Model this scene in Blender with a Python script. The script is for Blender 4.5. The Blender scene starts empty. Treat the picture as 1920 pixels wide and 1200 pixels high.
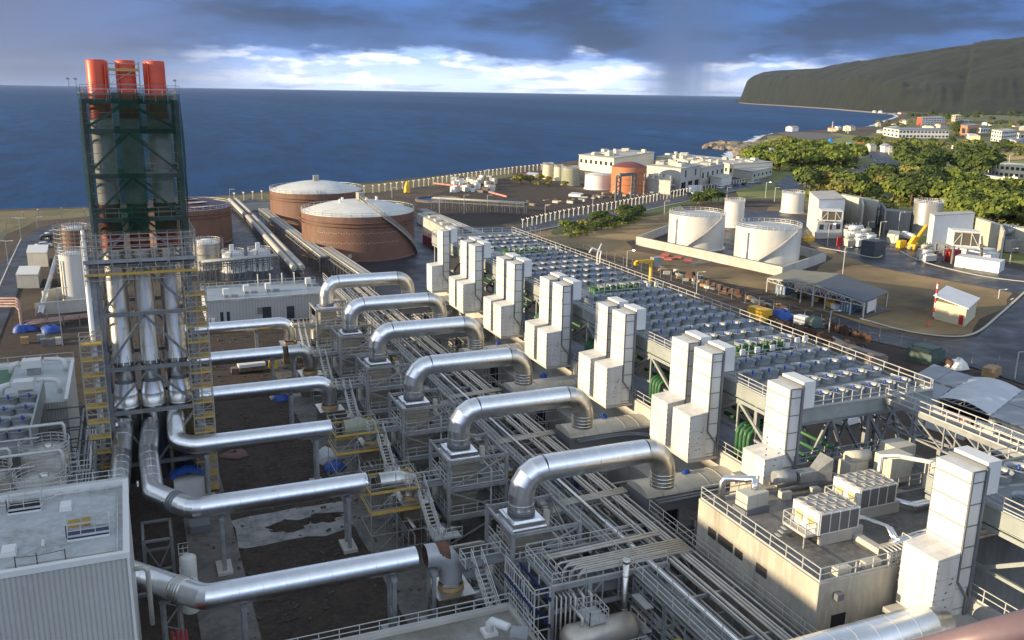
import bpy, math, random
from math import sin, cos, pi, radians, sqrt, atan2
from mathutils import Vector, Matrix
random.seed(7)
SC = bpy.context.scene
# ---------------------------------------------------------------- camera
F = 1694.61; PITCH = radians(14.19179); ROLL = radians(0.9336); YAW = radians(22.999); HC = 45.0
cy_, sy_ = cos(YAW), sin(YAW); cp_, sp_ = cos(PITCH), sin(PITCH); cr_, sr_ = cos(ROLL), sin(ROLL)
cam = bpy.data.objects.new('camera', bpy.data.cameras.new('camera')); SC.collection.objects.link(cam)
r0 = Vector((cy_, -sy_, 0)); fw = Vector((sy_*cp_, cy_*cp_, -sp_)); up = Vector((sy_*sp_, cy_*sp_, cp_))
rt = r0*cr_ + up*sr_; u2 = up*cr_ - r0*sr_
cam.matrix_world = Matrix(((rt.x, u2.x, -fw.x, 0), (rt.y, u2.y, -fw.y, 0), (rt.z, u2.z, -fw.z, HC), (0, 0, 0, 1)))
cam.data.sensor_width = 36; cam.data.lens = F/1920*36; cam.data.clip_end = 80000; cam.data.clip_start = 0.3
SC.camera = cam
# ---------------------------------------------------------------- sun and sky
SUN_AZ = radians(275.5); SUN_EL = radians(10.5)      # azimuth clockwise from +Y
sd = Vector((sin(SUN_AZ)*cos(SUN_EL), cos(SUN_AZ)*cos(SUN_EL), sin(SUN_EL)))
sl = bpy.data.lights.new('sun', 'SUN'); sl.energy = 5.0; sl.angle = radians(0.5); sl.color = (1.0, 0.80, 0.52)
so = bpy.data.objects.new('sun', sl); SC.collection.objects.link(so); so.rotation_euler = sd.to_track_quat('Z', 'Y').to_euler(); so.location = (0, 0, 200)
SC.view_settings.view_transform = 'Standard'; SC.view_settings.look = 'None'; SC.view_settings.gamma = 1; SC.view_settings.exposure = 0.84
W = bpy.data.worlds.new('World'); SC.world = W; W.use_nodes = True
def world():
    nt = W.node_tree; N = nt.nodes; L = nt.links; N.clear()
    def nd(t, **k):
        n = N.new(t)
        for a, b in k.items(): setattr(n, a, b)
        return n
    def math_(op, a, b=None, c=None, clamp=False):
        n = nd('ShaderNodeMath', operation=op); n.use_clamp = clamp
        for i, x in enumerate((a, b, c)):
            if x is None: continue
            if isinstance(x, (int, float)): n.inputs[i].default_value = x
            else: L.new(x, n.inputs[i])
        return n.outputs[0]
    def mix(f, a, b):
        n = nd('ShaderNodeMix', data_type='RGBA')
        for s, x in ((n.inputs[0], f), (n.inputs[6], a), (n.inputs[7], b)):
            if isinstance(x, (int, float)): s.default_value = x
            elif isinstance(x, tuple): s.default_value = x + (1,)
            else: L.new(x, s)
        return n.outputs[2]
    def ramp(x, lo, hi): 
        n = nd('ShaderNodeMapRange', interpolation_type='SMOOTHSTEP'); L.new(x, n.inputs[0]); n.inputs[1].default_value = lo; n.inputs[2].default_value = hi
        return n.outputs[0]
    sky = nd('ShaderNodeTexSky', sky_type='NISHITA'); sky.sun_disc = False; sky.sun_elevation = SUN_EL; sky.sun_rotation = SUN_AZ
    sky.air_density = 1.2; sky.dust_density = 1.0
    bg0 = nd('ShaderNodeBackground'); L.new(sky.outputs[0], bg0.inputs[0]); bg0.inputs[1].default_value = 0.10
    tc = nd('ShaderNodeTexCoord'); sep = nd('ShaderNodeSeparateXYZ'); L.new(tc.outputs['Generated'], sep.inputs[0])
    x, y, z = sep.outputs
    az = math_('MULTIPLY', math_('ARCTAN2', x, y), 57.2958)      # degrees clockwise from +Y
    el = math_('MULTIPLY', math_('ARCSINE', z), 57.2958)
    def noise(sx, sy, scale, det=6, rough=.55, seed=0.0):
        c = nd('ShaderNodeCombineXYZ'); L.new(math_('MULTIPLY', az, sx), c.inputs[0]); L.new(math_('MULTIPLY', el, sy), c.inputs[1]); c.inputs[2].default_value = seed
        n = nd('ShaderNodeTexNoise'); n.inputs['Scale'].default_value = scale; n.inputs['Detail'].default_value = det; n.inputs['Roughness'].default_value = rough
        L.new(c.outputs[0], n.inputs['Vector']); return n.outputs[0]
    n1 = noise(.10, .42, 1.0, 8, .6, 3.0); n2 = noise(.20, .75, 1.0, 10, .62, 9.0); n3 = noise(.05, .16, 1.0, 6, .5, 17.0)
    # high overcast, broken into darker and lighter masses
    dark = mix(ramp(n1, .40, .62), (.045, .095, .21), (.085, .215, .56))
    dark = mix(math_('MULTIPLY', ramp(n3, .50, .64), .5), dark, (.13, .29, .72))
    # left side greyer veil
    dark = mix(math_('MULTIPLY', ramp(math_('MULTIPLY', az, -1), -12, 8), .75), dark, (.20, .225, .32))
    # bright gap of open sky under the cloud deck
    edge = math_('ADD', el, math_('MULTIPLY', math_('SUBTRACT', n2, .5), 3.6))
    gap = math_('SUBTRACT', 1.0, ramp(edge, 1.55, 2.35))
    gl = ramp(az, -1.0, 14.0); gr = math_('SUBTRACT', 1.0, math_('MULTIPLY', ramp(az, 33.0, 46.0), .8))
    gap = math_('MULTIPLY', gap, math_('MULTIPLY', gl, gr))
    puffs = ramp(noise(.26, 1.0, 1.3, 8, .55, 31.0), .48, .64)
    low = mix(ramp(el, 0.0, 2.2), (1.2, 1.42, 1.8), (.52, .78, 1.4))
    low = mix(math_('MULTIPLY', puffs, .85), low, (1.8, 1.85, 1.95))
    low = mix(math_('MULTIPLY', ramp(noise(.2, 2.2, 1.3, 7, .6, 50.0), .52, .64), .6), low, (.50, .66, 1.05))
    col = mix(gap, dark, low)
    # rain shaft on the right
    sh = math_('MULTIPLY', ramp(az, 29.6, 32.4), math_('SUBTRACT', 1.0, ramp(az, 33, 38.5)))
    st = noise(.9, .04, 1.0, 3, .5, 70.0)
    col = mix(math_('MULTIPLY', math_('MULTIPLY', sh, ramp(st, -.3, .6)), .95), col, (.10, .18, .37))
    # horizon murk
    col = mix(math_('MULTIPLY', math_('SUBTRACT', 1.0, ramp(el, -.2, .9)), .35), col, (.45, .6, .9))
    bg1 = nd('ShaderNodeBackground'); L.new(col, bg1.inputs[0]); bg1.inputs[1].default_value = 0.62
    # higher up the deck brightens and thins to sky
    cov = math_('SUBTRACT', 1.0, math_('MULTIPLY', ramp(el, 14, 45), .62))
    hi = nd('ShaderNodeBackground'); hi.inputs[0].default_value = (.66, .76, .94, 1); hi.inputs[1].default_value = 0.92
    back = math_('ADD', 1.0, math_('MULTIPLY', ramp(math_('MULTIPLY', y, -1.0), .05, .75), 1.1))
    L.new(math_('MULTIPLY', back, 0.62), hi.inputs[1]); bgk = math_('MULTIPLY', back, 0.56); L.new(bgk, bg1.inputs[1])
    m1 = nd('ShaderNodeMixShader'); L.new(ramp(el, 7, 22), m1.inputs[0]); L.new(bg1.outputs[0], m1.inputs[1]); L.new(hi.outputs[0], m1.inputs[2])
    ms = nd('ShaderNodeMixShader'); L.new(cov, ms.inputs[0]); L.new(bg0.outputs[0], ms.inputs[1]); L.new(m1.outputs[0], ms.inputs[2])
    out = nd('ShaderNodeOutputWorld'); L.new(ms.outputs[0], out.inputs[0])
world()
# ---------------------------------------------------------------- layout helpers: a photo pixel to a point in the place
def ray(px, py):
    xi = (px-960)/F; yi = (py-600)/F
    return rt*xi - u2*yi + fw
def Z(px, py, z=0.0):
    d = ray(px, py); t = (z-HC)/d.z; return Vector((d.x*t, d.y*t, z))
def YP(px, py, y):
    d = ray(px, py); t = y/d.y; return Vector((d.x*t, y, HC+d.z*t))
def at_dist(px, py, D):
    d = ray(px, py); t = D/sqrt(d.x**2+d.y**2); return Vector((d.x*t, d.y*t, HC+d.z*t))
def depth(p): return (Vector(p)-Vector((0, 0, HC))).dot(fw)
def height_at(p, py):        # z of the point above p that shows at row py
    d = Vector((p[0], p[1], 0)); lo, hi = -20.0, 600.0
    for _ in range(50):
        m = (lo+hi)/2; q = Vector((p[0], p[1], m-HC)); zc = q.dot(fw); yy = 600-F*q.dot(u2)/zc
        if yy > py: lo = m
        else: hi = m
    return (lo+hi)/2
# ---------------------------------------------------------------- mesh builder
class MB:
    def __init__(s): s.v = []; s.f = []; s.sm = []
    def add(s, vs, fs, smooth=False):
        o = len(s.v); s.pc = getattr(s, 'pc', [])+[(o, len(s.f))]; s.v += [tuple(v) for v in vs]; s.f += [tuple(i+o for i in f) for f in fs]; s.sm += [smooth]*len(fs); return s
    def box(s, x0, y0, z0, x1, y1, z1):
        return s.add([(x0,y0,z0),(x1,y0,z0),(x1,y1,z0),(x0,y1,z0),(x0,y0,z1),(x1,y0,z1),(x1,y1,z1),(x0,y1,z1)],
                     [(0,3,2,1),(4,5,6,7),(0,1,5,4),(1,2,6,5),(2,3,7,6),(3,0,4,7)])
    def cbox(s, c, sx, sy, sz, rz=0):
        a, b = cos(rz), sin(rz); vs = []
        for dz in (0, sz):
            for dx, dy in ((-sx/2,-sy/2),(sx/2,-sy/2),(sx/2,sy/2),(-sx/2,sy/2)): vs.append((c[0]+dx*a-dy*b, c[1]+dx*b+dy*a, c[2]+dz))
        return s.add(vs, [(0,3,2,1),(4,5,6,7),(0,1,5,4),(1,2,6,5),(2,3,7,6),(3,0,4,7)])
    def beam(s, p, q, w=.2, h=None):
        h = h or w; p = Vector(p); q = Vector(q); d = (q-p)
        if d.length < 1e-6: return s
        d.normalize(); a = d.cross(Vector((0,0,1)))
        if a.length < 1e-3: a = Vector((1,0,0))
        a.normalize(); b = a.cross(d)
        vs = [c+a*(i*w/2)+b*(j*h/2) for c in (p, q) for i, j in ((-1,-1),(1,-1),(1,1),(-1,1))]
        return s.add(vs, [(0,1,2,3),(7,6,5,4),(0,4,5,1),(1,5,6,2),(2,6,7,3),(3,7,4,0)])
    def tube(s, pts, r, n=8, cap=True, smooth=True, closed=False, split=False):
        pts = [Vector(p) for p in pts]; m = len(pts)
        d0 = (pts[1]-pts[0]).normalized(); a = d0.cross(Vector((0,0,1)))
        if a.length < 1e-3: a = Vector((1,0,0))
        a.normalize(); b = d0.cross(a)
        ring = [pts[0]+a*(r*cos(2*pi*k/n))+b*(r*sin(2*pi*k/n)) for k in range(n)]; vs = list(ring)
        if closed: 
            nn = ((pts[1]-pts[0]).normalized()+(pts[0]-pts[-2]).normalized()).normalized()
            ring = [v - d0*((v-pts[0]).dot(nn)/d0.dot(nn)) for v in ring]; vs = list(ring)
        for i in range(1, m):
            d = (pts[i]-pts[i-1]).normalized(); 
            e = (pts[i+1]-pts[i]).normalized() if i < m-1 else ((pts[1]-pts[0]).normalized() if closed else d)
            nn = (d+e)
            nn = nn.normalized() if nn.length > 1e-4 else d
            ring = [v + d*((pts[i]-v).dot(nn)/max(d.dot(nn), .2)) for v in ring]; vs += ring
        if split:
            for i in range(m-1): s.add(vs[i*n:(i+2)*n], [(k, (k+1)%n, n+(k+1)%n, n+k) for k in range(n)], smooth)
            if cap: s.add(vs[:n], [tuple(range(n-1,-1,-1))]); s.add(vs[-n:], [tuple(range(n))])
            return s
        fs = [(i*n+k, i*n+(k+1)%n, (i+1)*n+(k+1)%n, (i+1)*n+k) for i in range(m-1) for k in range(n)]
        s.add(vs, fs, smooth)
        if cap and not closed:
            o = len(s.v)-len(vs); s.f += [tuple(o+k for k in range(n-1,-1,-1)), tuple(o+(m-1)*n+k for k in range(n))]; s.sm += [False, False]
        return s
    def lathe(s, cx, cy, prof, n=32, smooth=True, capt=False, capb=False):
        vs = [(cx+r*cos(2*pi*k/n), cy+r*sin(2*pi*k/n), z) for r, z in prof for k in range(n)]
        fs = [(i*n+k, i*n+(k+1)%n, (i+1)*n+(k+1)%n, (i+1)*n+k) for i in range(len(prof)-1) for k in range(n)]
        s.add(vs, fs, smooth); o = len(s.v)-len(vs)
        if capt: s.f.append(tuple(o+(len(prof)-1)*n+k for k in range(n))); s.sm.append(False)
        if capb: s.f.append(tuple(o+k for k in range(n-1,-1,-1))); s.sm.append(False)
        return s
    def prism(s, pts, z0, z1):
        n = len(pts); vs = [(p[0],p[1],z0) for p in pts]+[(p[0],p[1],z1) for p in pts]
        return s.add(vs, [tuple(range(n-1,-1,-1)), tuple(range(n,2*n))]+[(i,(i+1)%n,n+(i+1)%n,n+i) for i in range(n)])
    def rail(s, pts, h=1.1, sp=2.0, r=.035, rails=(1.1,.6), closed=False, kick=True):
        pts = [Vector(p) for p in pts]
        if closed: pts = pts+[pts[0]]
        for i in range(len(pts)-1):
            p, q = pts[i], pts[i+1]; n = max(1, round((q-p).length/sp))
            for k in range(n+(1 if i == len(pts)-2 else 0)):
                c = p.lerp(q, k/n); s.beam(c, c+Vector((0,0,h)), r*2)
            for z in rails: s.beam(p+Vector((0,0,z)), q+Vector((0,0,z)), r*1.8)
            if kick: s.beam(p+Vector((0,0,.08)), q+Vector((0,0,.08)), .02, .15)
        return s
    def build_each(s, name, mat, parent):      # one object for each solid added
        pc = getattr(s, 'pc', [])+[(len(s.v), len(s.f))]
        for (v0, f0), (v1, f1) in zip(pc[:-1], pc[1:]):
            q = MB(); q.v = s.v[v0:v1]; q.f = [tuple(i-v0 for i in f) for f in s.f[f0:f1]]; q.sm = s.sm[f0:f1]; q.build(name, mat, parent)
    def build(s, name, mat, parent=None):
        off = parent_off(parent)
        me = bpy.data.meshes.new(name); me.from_pydata([(v[0]-off[0], v[1]-off[1], v[2]-off[2]) for v in s.v], [], s.f)
        me.polygons.foreach_set('use_smooth', s.sm); me.materials.append(mat); me.update()
        o = bpy.data.objects.new(name, me); SC.collection.objects.link(o)
        if parent: o.parent = parent
        return o
def parent_off(p):
    v = Vector((0,0,0))
    while p is not None: v = v+p.location; p = p.parent
    return v
def thing(name, label, cat, loc=(0,0,0), group=None):
    o = bpy.data.objects.new(name, None); o.location = loc; o.empty_display_size = .5; SC.collection.objects.link(o)
    o['label'] = label; o['category'] = cat
    if group: o['group'] = group
    return o
def tag(o, label=None, cat=None, group=None, kind=None):
    for k, v in (('label', label), ('category', cat), ('group', group), ('kind', kind)):
        if v: o[k] = v
    return o
def single(mb, name, mat, label, cat, group=None):       # one-mesh thing with its origin at its base
    xs = [v[0] for v in mb.v]; ys = [v[1] for v in mb.v]; zs = [v[2] for v in mb.v]
    c = Vector(((min(xs)+max(xs))/2, (min(ys)+max(ys))/2, min(zs)))
    mb.v = [(v[0]-c.x, v[1]-c.y, v[2]-c.z) for v in mb.v]
    o = mb.build(name, mat); o.location = c; return tag(o, label, cat, group)
def struct(mb, name, mat): return tag(mb.build(name, mat), kind='structure')
def dup(o, loc, label, group=None, rz=None):
    r = o.copy(); SC.collection.objects.link(r); r.location = loc; r['label'] = label
    if rz is not None: r.rotation_euler = (0, 0, rz)
    if group: r['group'] = group
    for ch in list(o.children):
        c = ch.copy(); SC.collection.objects.link(c); c.parent = r
        for g in ch.children:
            d = g.copy(); SC.collection.objects.link(d); d.parent = c
    return r
ORD = ['nearest','second nearest','third nearest','fourth nearest','fifth nearest','sixth nearest','seventh nearest','eighth nearest']
ORDN = ['first','second','third','fourth','fifth','sixth','seventh','eighth','ninth','tenth','eleventh','twelfth','thirteenth','fourteenth','fifteenth','sixteenth','seventeenth','eighteenth','nineteenth','twentieth','twenty-first','twenty-second','twenty-third','twenty-fourth','twenty-fifth','twenty-sixth','twenty-seventh','twenty-eighth']
# ---------------------------------------------------------------- materials
def mat(name, c, rough=.6, metal=0, c2=None, sc=.5, amt=.5, bump=0, bsc=8, rib=None, seam=None, rings=0, spec=.5, c3=None, lo=.4, hi=.65, stretch=None, rvar=0, alpha=None):
    m = bpy.data.materials.new(name); m.use_nodes = True; nt = m.node_tree; N = nt.nodes; L = nt.links; p = N['Principled BSDF']
    p.inputs['Base Color'].default_value = c+(1,); p.inputs['Roughness'].default_value = rough; p.inputs['Metallic'].default_value = metal; p.inputs['Specular IOR Level'].default_value = spec
    geo = N.new('ShaderNodeNewGeometry'); vec = geo.outputs['Position']
    def noise(scale, det=5, st=None, rg=.6):
        n = N.new('ShaderNodeTexNoise'); n.inputs['Scale'].default_value = scale; n.inputs['Detail'].default_value = det; n.inputs['Roughness'].default_value = rg
        if st:
            mp = N.new('ShaderNodeMapping'); mp.inputs['Scale'].default_value = st; L.new(vec, mp.inputs[0]); L.new(mp.outputs[0], n.inputs['Vector'])
        else: L.new(vec, n.inputs['Vector'])
        return n.outputs[0]
    def mr(x, a, b, c_=0, d=1):
        n = N.new('ShaderNodeMapRange'); L.new(x, n.inputs[0]); n.inputs[1].default_value = a; n.inputs[2].default_value = b; n.inputs[3].default_value = c_; n.inputs[4].default_value = d; return n.outputs[0]
    def mixc(f, a, b):
        n = N.new('ShaderNodeMix'); n.data_type = 'RGBA'
        for s_, x in ((n.inputs[0], f), (n.inputs[6], a), (n.inputs[7], b)):
            if isinstance(x, (int, float)): s_.default_value = x
            elif isinstance(x, tuple): s_.default_value = x+(1,)
            else: L.new(x, s_)
        return n.outputs[2]
    col = c
    if c2: col = mixc(mr(noise(sc, 6, stretch), lo, hi, 0, amt), col, c2)
    if c3: col = mixc(mr(noise(sc*5.3, 5, stretch), .45, .7, 0, .6), col, c3)
    if seam:          # (axis, spacing, width, colour): joints between panels
        for ax, sp, wd, cc in seam:
            sx = N.new('ShaderNodeSeparateXYZ'); L.new(vec, sx.inputs[0])
            a = N.new('ShaderNodeMath'); a.operation = 'PINGPONG'; L.new(sx.outputs[ax], a.inputs[0]); a.inputs[1].default_value = sp/2
            b = N.new('ShaderNodeMath'); b.operation = 'LESS_THAN'; L.new(a.outputs[0], b.inputs[0]); b.inputs[1].default_value = wd
            col = mixc(b.outputs[0], col, cc)
    if not isinstance(col, tuple): L.new(col, p.inputs['Base Color'])
    if rvar: L.new(mr(noise(sc*2.1), .3, .7, max(.02, rough-rvar), min(1, rough+rvar)), p.inputs['Roughness'])
    hsock = None
    if bump: hsock = noise(bsc, 4)
    if rib:           # (axis, period, depth): corrugated sheet
        sx = N.new('ShaderNodeSeparateXYZ'); L.new(vec, sx.inputs[0]); a = N.new('ShaderNodeMath'); a.operation = 'PINGPONG'; L.new(sx.outputs[rib[0]], a.inputs[0]); a.inputs[1].default_value = rib[1]/2
        hsock = mr(a.outputs[0], rib[1]*.15, rib[1]*.3); 
    if hsock:
        bp = N.new('ShaderNodeBump'); bp.inputs['Strength'].default_value = bump if bump else .8; bp.inputs['Distance'].default_value = rib[2] if rib else .1
        L.new(hsock, bp.inputs['Height']); L.new(bp.outputs[0], p.inputs['Normal'])
    if alpha is not None:
        t = N.new('ShaderNodeBsdfTransparent'); mx = N.new('ShaderNodeMixShader'); L.new(mr(noise(.7), .3, .7, alpha-.1, alpha+.1), mx.inputs[0])
        L.new(t.outputs[0], mx.inputs[1]); L.new(p.outputs[0], mx.inputs[2]); L.new(mx.outputs[0], N['Material Output'].inputs[0])
    return m
GALV = mat('galvanised_steel', (.33,.34,.34), .55, .35, (.17,.17,.165), .8, .6)
GALVD = mat('dull_galvanised_steel', (.19,.20,.20), .6, .3, (.11,.11,.11), .8, .6)
RAILM = mat('rail_steel', (.55,.55,.52), .5, .3, (.40,.39,.36), 1.2, .6)
ALU = mat('aluminium_cladding', (.86,.87,.88), .30, 1.0, (.70,.70,.68), 1.1, .5, bump=.008, bsc=1.2, rvar=.03, rings=1)
ALU2 = mat('weathered_aluminium_cladding', (.66,.65,.61), .36, 1.0, (.48,.47,.43), .7, .8, bump=.02, bsc=1.1, rvar=.08, stretch=(1,1,.15))
ALUJ = mat('cladding_joint', (.45,.45,.45), .4, .9)
DUCTI = mat('rusty_duct_inside', (.09,.045,.03), .9, 0, (.18,.08,.04), 1.5, .8)
WPAN = mat('white_sandwich_panel', (.66,.65,.62), .5, 0, (.50,.49,.44), .9, .7, stretch=(1,1,.12), seam=[(2,1.62,.045,(.24,.23,.17)),(1,1.03,.012,(.48,.47,.43))])
WPANL = mat('white_casing_panel', (.64,.63,.61), .5, 0, (.46,.45,.41), .9, .8, stretch=(1,1,.15), seam=[(2,1.55,.022,(.36,.35,.32)),(1,1.03,.016,(.42,.41,.38))])
WPAINT = mat('white_paint', (.68,.68,.65), .45, 0, (.62,.61,.57), .5, .6)
WTANK = mat('white_tank_paint', (.62,.61,.56), .45, 0, (.48,.46,.41), .35, .6, seam=[(2,2.2,.03,(.55,.54,.50))], stretch=(1,1,.2))
TRIM = mat('grey_trim', (.17,.18,.19), .5, .2)
CONC = mat('stained_concrete', (.42,.39,.32), .85, 0, (.22,.20,.16), .35, .8, c3=(.50,.47,.40), bump=.3, bsc=3, stretch=(1,1,.25))
CONCL = mat('pale_concrete', (.46,.44,.39), .85, 0, (.32,.30,.27), .25, .7, bump=.2, bsc=3)
CONCD = mat('wet_concrete', (.13,.118,.10), .6, 0, (.06,.053,.047), .3, .95, bump=.2, bsc=4, rvar=.2, c3=(.18,.165,.14))
ROOFD = mat('damp_roof_concrete', (.17,.165,.155), .6, 0, (.085,.08,.075), .4, .9, rvar=.25, c3=(.24,.23,.21), bump=.1)
GRAVEL = mat('dark_gravel', (.046,.031,.021), .95, 0, (.020,.014,.011), .35, .95, c3=(.085,.062,.045), bump=1, bsc=6)
EARTH = mat('bare_earth', (.085,.060,.038), .95, 0, (.028,.021,.015), .03, .95, c3=(.10,.074,.042), bump=.5, bsc=2)
DRYG = mat('dry_grass', (.32,.215,.095), .95, 0, (.060,.043,.028), .022, .98, c3=(.17,.13,.05), bump=.5, bsc=2)
COAST = mat('coastal_scrub', (.17,.14,.065), .95, 0, (.08,.09,.035), .05, .9, c3=(.24,.18,.09), bump=.5, bsc=1)
ASPH = mat('wet_asphalt', (.022,.025,.032), .45, 0, (.036,.040,.048), .08, .8, rvar=.15, bump=.05, bsc=10, spec=.3)
SEA = None
TERRA = mat('rust_red_tank_paint', (.165,.082,.052), .7, 0, (.10,.052,.036), .12, .7, c3=(.20,.11,.072), seam=[(2,3.0,.06,(.15,.07,.042)),(1,7.0,.03,(.17,.075,.045))], stretch=(1,1,.4))
DOME = mat('pale_dome_paint', (.60,.60,.56), .5, 0, (.42,.42,.39), .12, .7, c3=(.66,.66,.62))
ORNG = mat('orange_red_paint', (.60,.065,.018), .45, 0, (.46,.05,.018), .5, .7)
ORND = mat('dull_red_paint', (.22,.035,.018), .6, 0, (.12,.025,.015), .6, .8)  # duller, browner red for the lower chimney shells behind the netting
NET = mat('green_safety_net', (.010,.055,.030), .95, 0, (.004,.020,.013), .5, .8, alpha=.52, spec=.1)
YEL = mat('yellow_toe_board', (.50,.32,.06), .7, 0, (.36,.25,.08), 1.5, .8)
TUBEM = mat('scaffold_tube', (.42,.40,.34), .5, .5, (.28,.26,.22), 1.5, .6)
CREAM = mat('cream_pipe_lagging', (.50,.47,.41), .5, .2, (.36,.33,.28), 1.0, .7)
GREENP = mat('green_pipe_paint', (.030,.115,.040), .5, 0, (.02,.07,.03), 1.0, .6)
BLUEM = mat('blue_motor_paint', (.01,.05,.32), .45)
BLUET = mat('blue_tarpaulin', (.02,.08,.34), .55, 0, (.01,.04,.20), 1.2, .8, bump=.6, bsc=2)
FANM = mat('fan_shroud_steel', (.33,.355,.365), .5, .25, (.23,.25,.26), 1.5, .6)
FANIN = mat('fan_guard_mesh', (.085,.09,.10), .8, .2)
DECKM = mat('deck_plate', (.20,.21,.22), .5, .1, (.13,.14,.15), .25, .8, rvar=.15)
GIRD = mat('painted_girder', (.33,.36,.34), .55, .15, (.24,.26,.25), .5, .7)
CLAD = mat('ribbed_wall_cladding', (.50,.50,.46), .55, .05, (.42,.42,.385), .3, .5, rib=(0,.30,.06), seam=[(0,.30,.022,(.30,.30,.28))])
CLADY = mat('ribbed_office_cladding', (.40,.41,.41), .55, .1, (.33,.34,.34), .3, .5, seam=[(0,.6,.05,(.27,.28,.28))])
ROOFP = mat('pale_roof_membrane', (.42,.44,.44), .5, 0, (.24,.25,.23), .35, .9, c3=(.50,.52,.52))
ROOFG = mat('grey_roof_sheet', (.27,.29,.31), .55, .1, (.20,.21,.23), .2, .7, seam=[(0,1.0,.07,(.19,.20,.22))])
ROOFK = mat('khaki_roof_sheet', (.22,.21,.155), .7, 0, (.17,.16,.12), .1, .7)
ROOFSL = mat('slate_roof_sheet', (.10,.115,.135), .7, 0, (.08,.09,.10), .1, .7)
HOLE = mat('dark_opening', (.012,.012,.014), .9)
GLASS = mat('window_glass', (.03,.04,.05), .12, 0, spec=.8)
RED = mat('red_paint', (.42,.03,.025), .5, 0, (.30,.025,.02), .8, .6)
YPAINT = mat('yellow_machine_paint', (.70,.42,.02), .45, 0, (.5,.30,.03), 1, .5)
RUST = mat('rusty_cable_drum', (.10,.05,.03), .85, 0, (.05,.03,.02), 1.2, .8)
WOOD = mat('pale_wood', (.38,.25,.12), .8, 0, (.24,.15,.08), 1.5, .7)
CONTB = mat('blue_container_paint', (.10,.19,.33), .55, 0, (.06,.12,.22), 1.0, .6, seam=[(0,.4,.04,(.06,.11,.2))])
BEIGE = mat('beige_panel', (.50,.48,.40), .6, 0, (.40,.38,.32), .5, .6, seam=[(0,2.4,.03,(.33,.31,.27))])
OCHRE = mat('cream_wall', (.72,.62,.40), .75, 0, (.55,.48,.33), .08, .6)
WHITEW = mat('white_render_wall', (.74,.72,.66), .75, 0, (.58,.56,.50), .08, .5)
PINKW = mat('salmon_wall', (.48,.24,.15), .8)
REDR = mat('red_roof', (.34,.09,.05), .8)
TARPG = mat('green_tarpaulin', (.07,.11,.09), .6, 0, (.04,.07,.055), .8, .7, bump=.6, bsc=1.5)
TARPB = mat('brown_grey_tarpaulin', (.24,.20,.16), .6, 0, (.15,.12,.10), .5, .8, bump=.6, bsc=1.5)
FILM = mat('crumpled_plastic', (.5,.5,.5), .4, 0, (.36,.36,.37), 1.5, .8, bump=.8, bsc=3)
BARK = mat('tree_bark', (.10,.07,.045), .9)
def leafmat(n, a, b, c):
    return mat(n, a, .75, 0, b, .16, .95, c3=c, spec=.15, lo=.38, hi=.62)
LEAF1 = leafmat('green_foliage', (.165,.205,.035), (.085,.115,.024), (.22,.24,.05))
LEAF2 = leafmat('dark_foliage', (.070,.100,.024), (.036,.056,.016), (.110,.135,.034))
LEAF3 = leafmat('olive_foliage', (.21,.20,.05), (.12,.125,.032), (.28,.24,.075))
ROCK = mat('shore_rock', (.22,.18,.13), .9, 0, (.10,.085,.065), .3, .8, c3=(.32,.27,.20))
HILLM = mat('headland_scrub_cloud_shade', (.010,.017,.006), .95, 0, (.002,.004,.001), .018, .98, c3=(.026,.026,.013), bump=1.0, bsc=.03)  # cloud shade over the headland is put into this dark scrub colour
# ================================================================ SETTING
def sea_mat():
    m = bpy.data.materials.new('sea_water'); m.use_nodes = True; nt = m.node_tree; N = nt.nodes; L = nt.links; p = N['Principled BSDF']
    geo = N.new('ShaderNodeNewGeometry')
    def noise(s, d, st=(1,1,1)):
        mp = N.new('ShaderNodeMapping'); mp.inputs['Scale'].default_value = st; mp.inputs['Rotation'].default_value = (0,0,.4); L.new(geo.outputs['Position'], mp.inputs[0])
        n = N.new('ShaderNodeTexNoise'); n.inputs['Scale'].default_value = s; n.inputs['Detail'].default_value = d; n.inputs['Roughness'].default_value = .65; L.new(mp.outputs[0], n.inputs['Vector']); return n.outputs[0]
    def mr(x, a, b):
        n = N.new('ShaderNodeMapRange'); L.new(x, n.inputs[0]); n.inputs[1].default_value = a; n.inputs[2].default_value = b; return n.outputs[0]
    def mx(f, a, b):
        n = N.new('ShaderNodeMix'); n.data_type = 'RGBA'; L.new(f, n.inputs[0])
        for s_, x in ((n.inputs[6], a), (n.inputs[7], b)):
            if isinstance(x, tuple): s_.default_value = x+(1,)
            else: L.new(x, s_)
        return n.outputs[2]
    c = mx(mr(noise(.0018, 6, (1,.22,1)), .40, .60), (.003,.040,.122), (.010,.080,.215))
    c = mx(mr(noise(.045, 8, (1,.3,1)), .42, .62), c, (.004,.034,.092))
    c = mx(mr(noise(.35, 6, (1,.6,1)), .715, .75), c, (.30,.34,.38))
    L.new(c, p.inputs['Base Color']); p.inputs['Roughness'].default_value = .5; p.inputs['Specular IOR Level'].default_value = .14; p.inputs['IOR'].default_value = 1.33
    b = N.new('ShaderNodeBump'); b.inputs['Strength'].default_value = .9; b.inputs['Distance'].default_value = .9; L.new(noise(.13, 8, (1,.45,1)), b.inputs['Height']); L.new(b.outputs[0], p.inputs['Normal'])
    return m
SEA = sea_mat(); FOAM = mat('surf_foam', (.75,.78,.80), .8, 0, (.35,.45,.52), .05, .9, lo=.45, hi=.55)
# sea: one big sheet to the horizon
m = MB(); m.add([(-28000,-2000,-3),(28000,-2000,-3),(28000,28000,-3),(-28000,28000,-3)], [(0,1,2,3)]); struct(m, 'sea', SEA)
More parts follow.
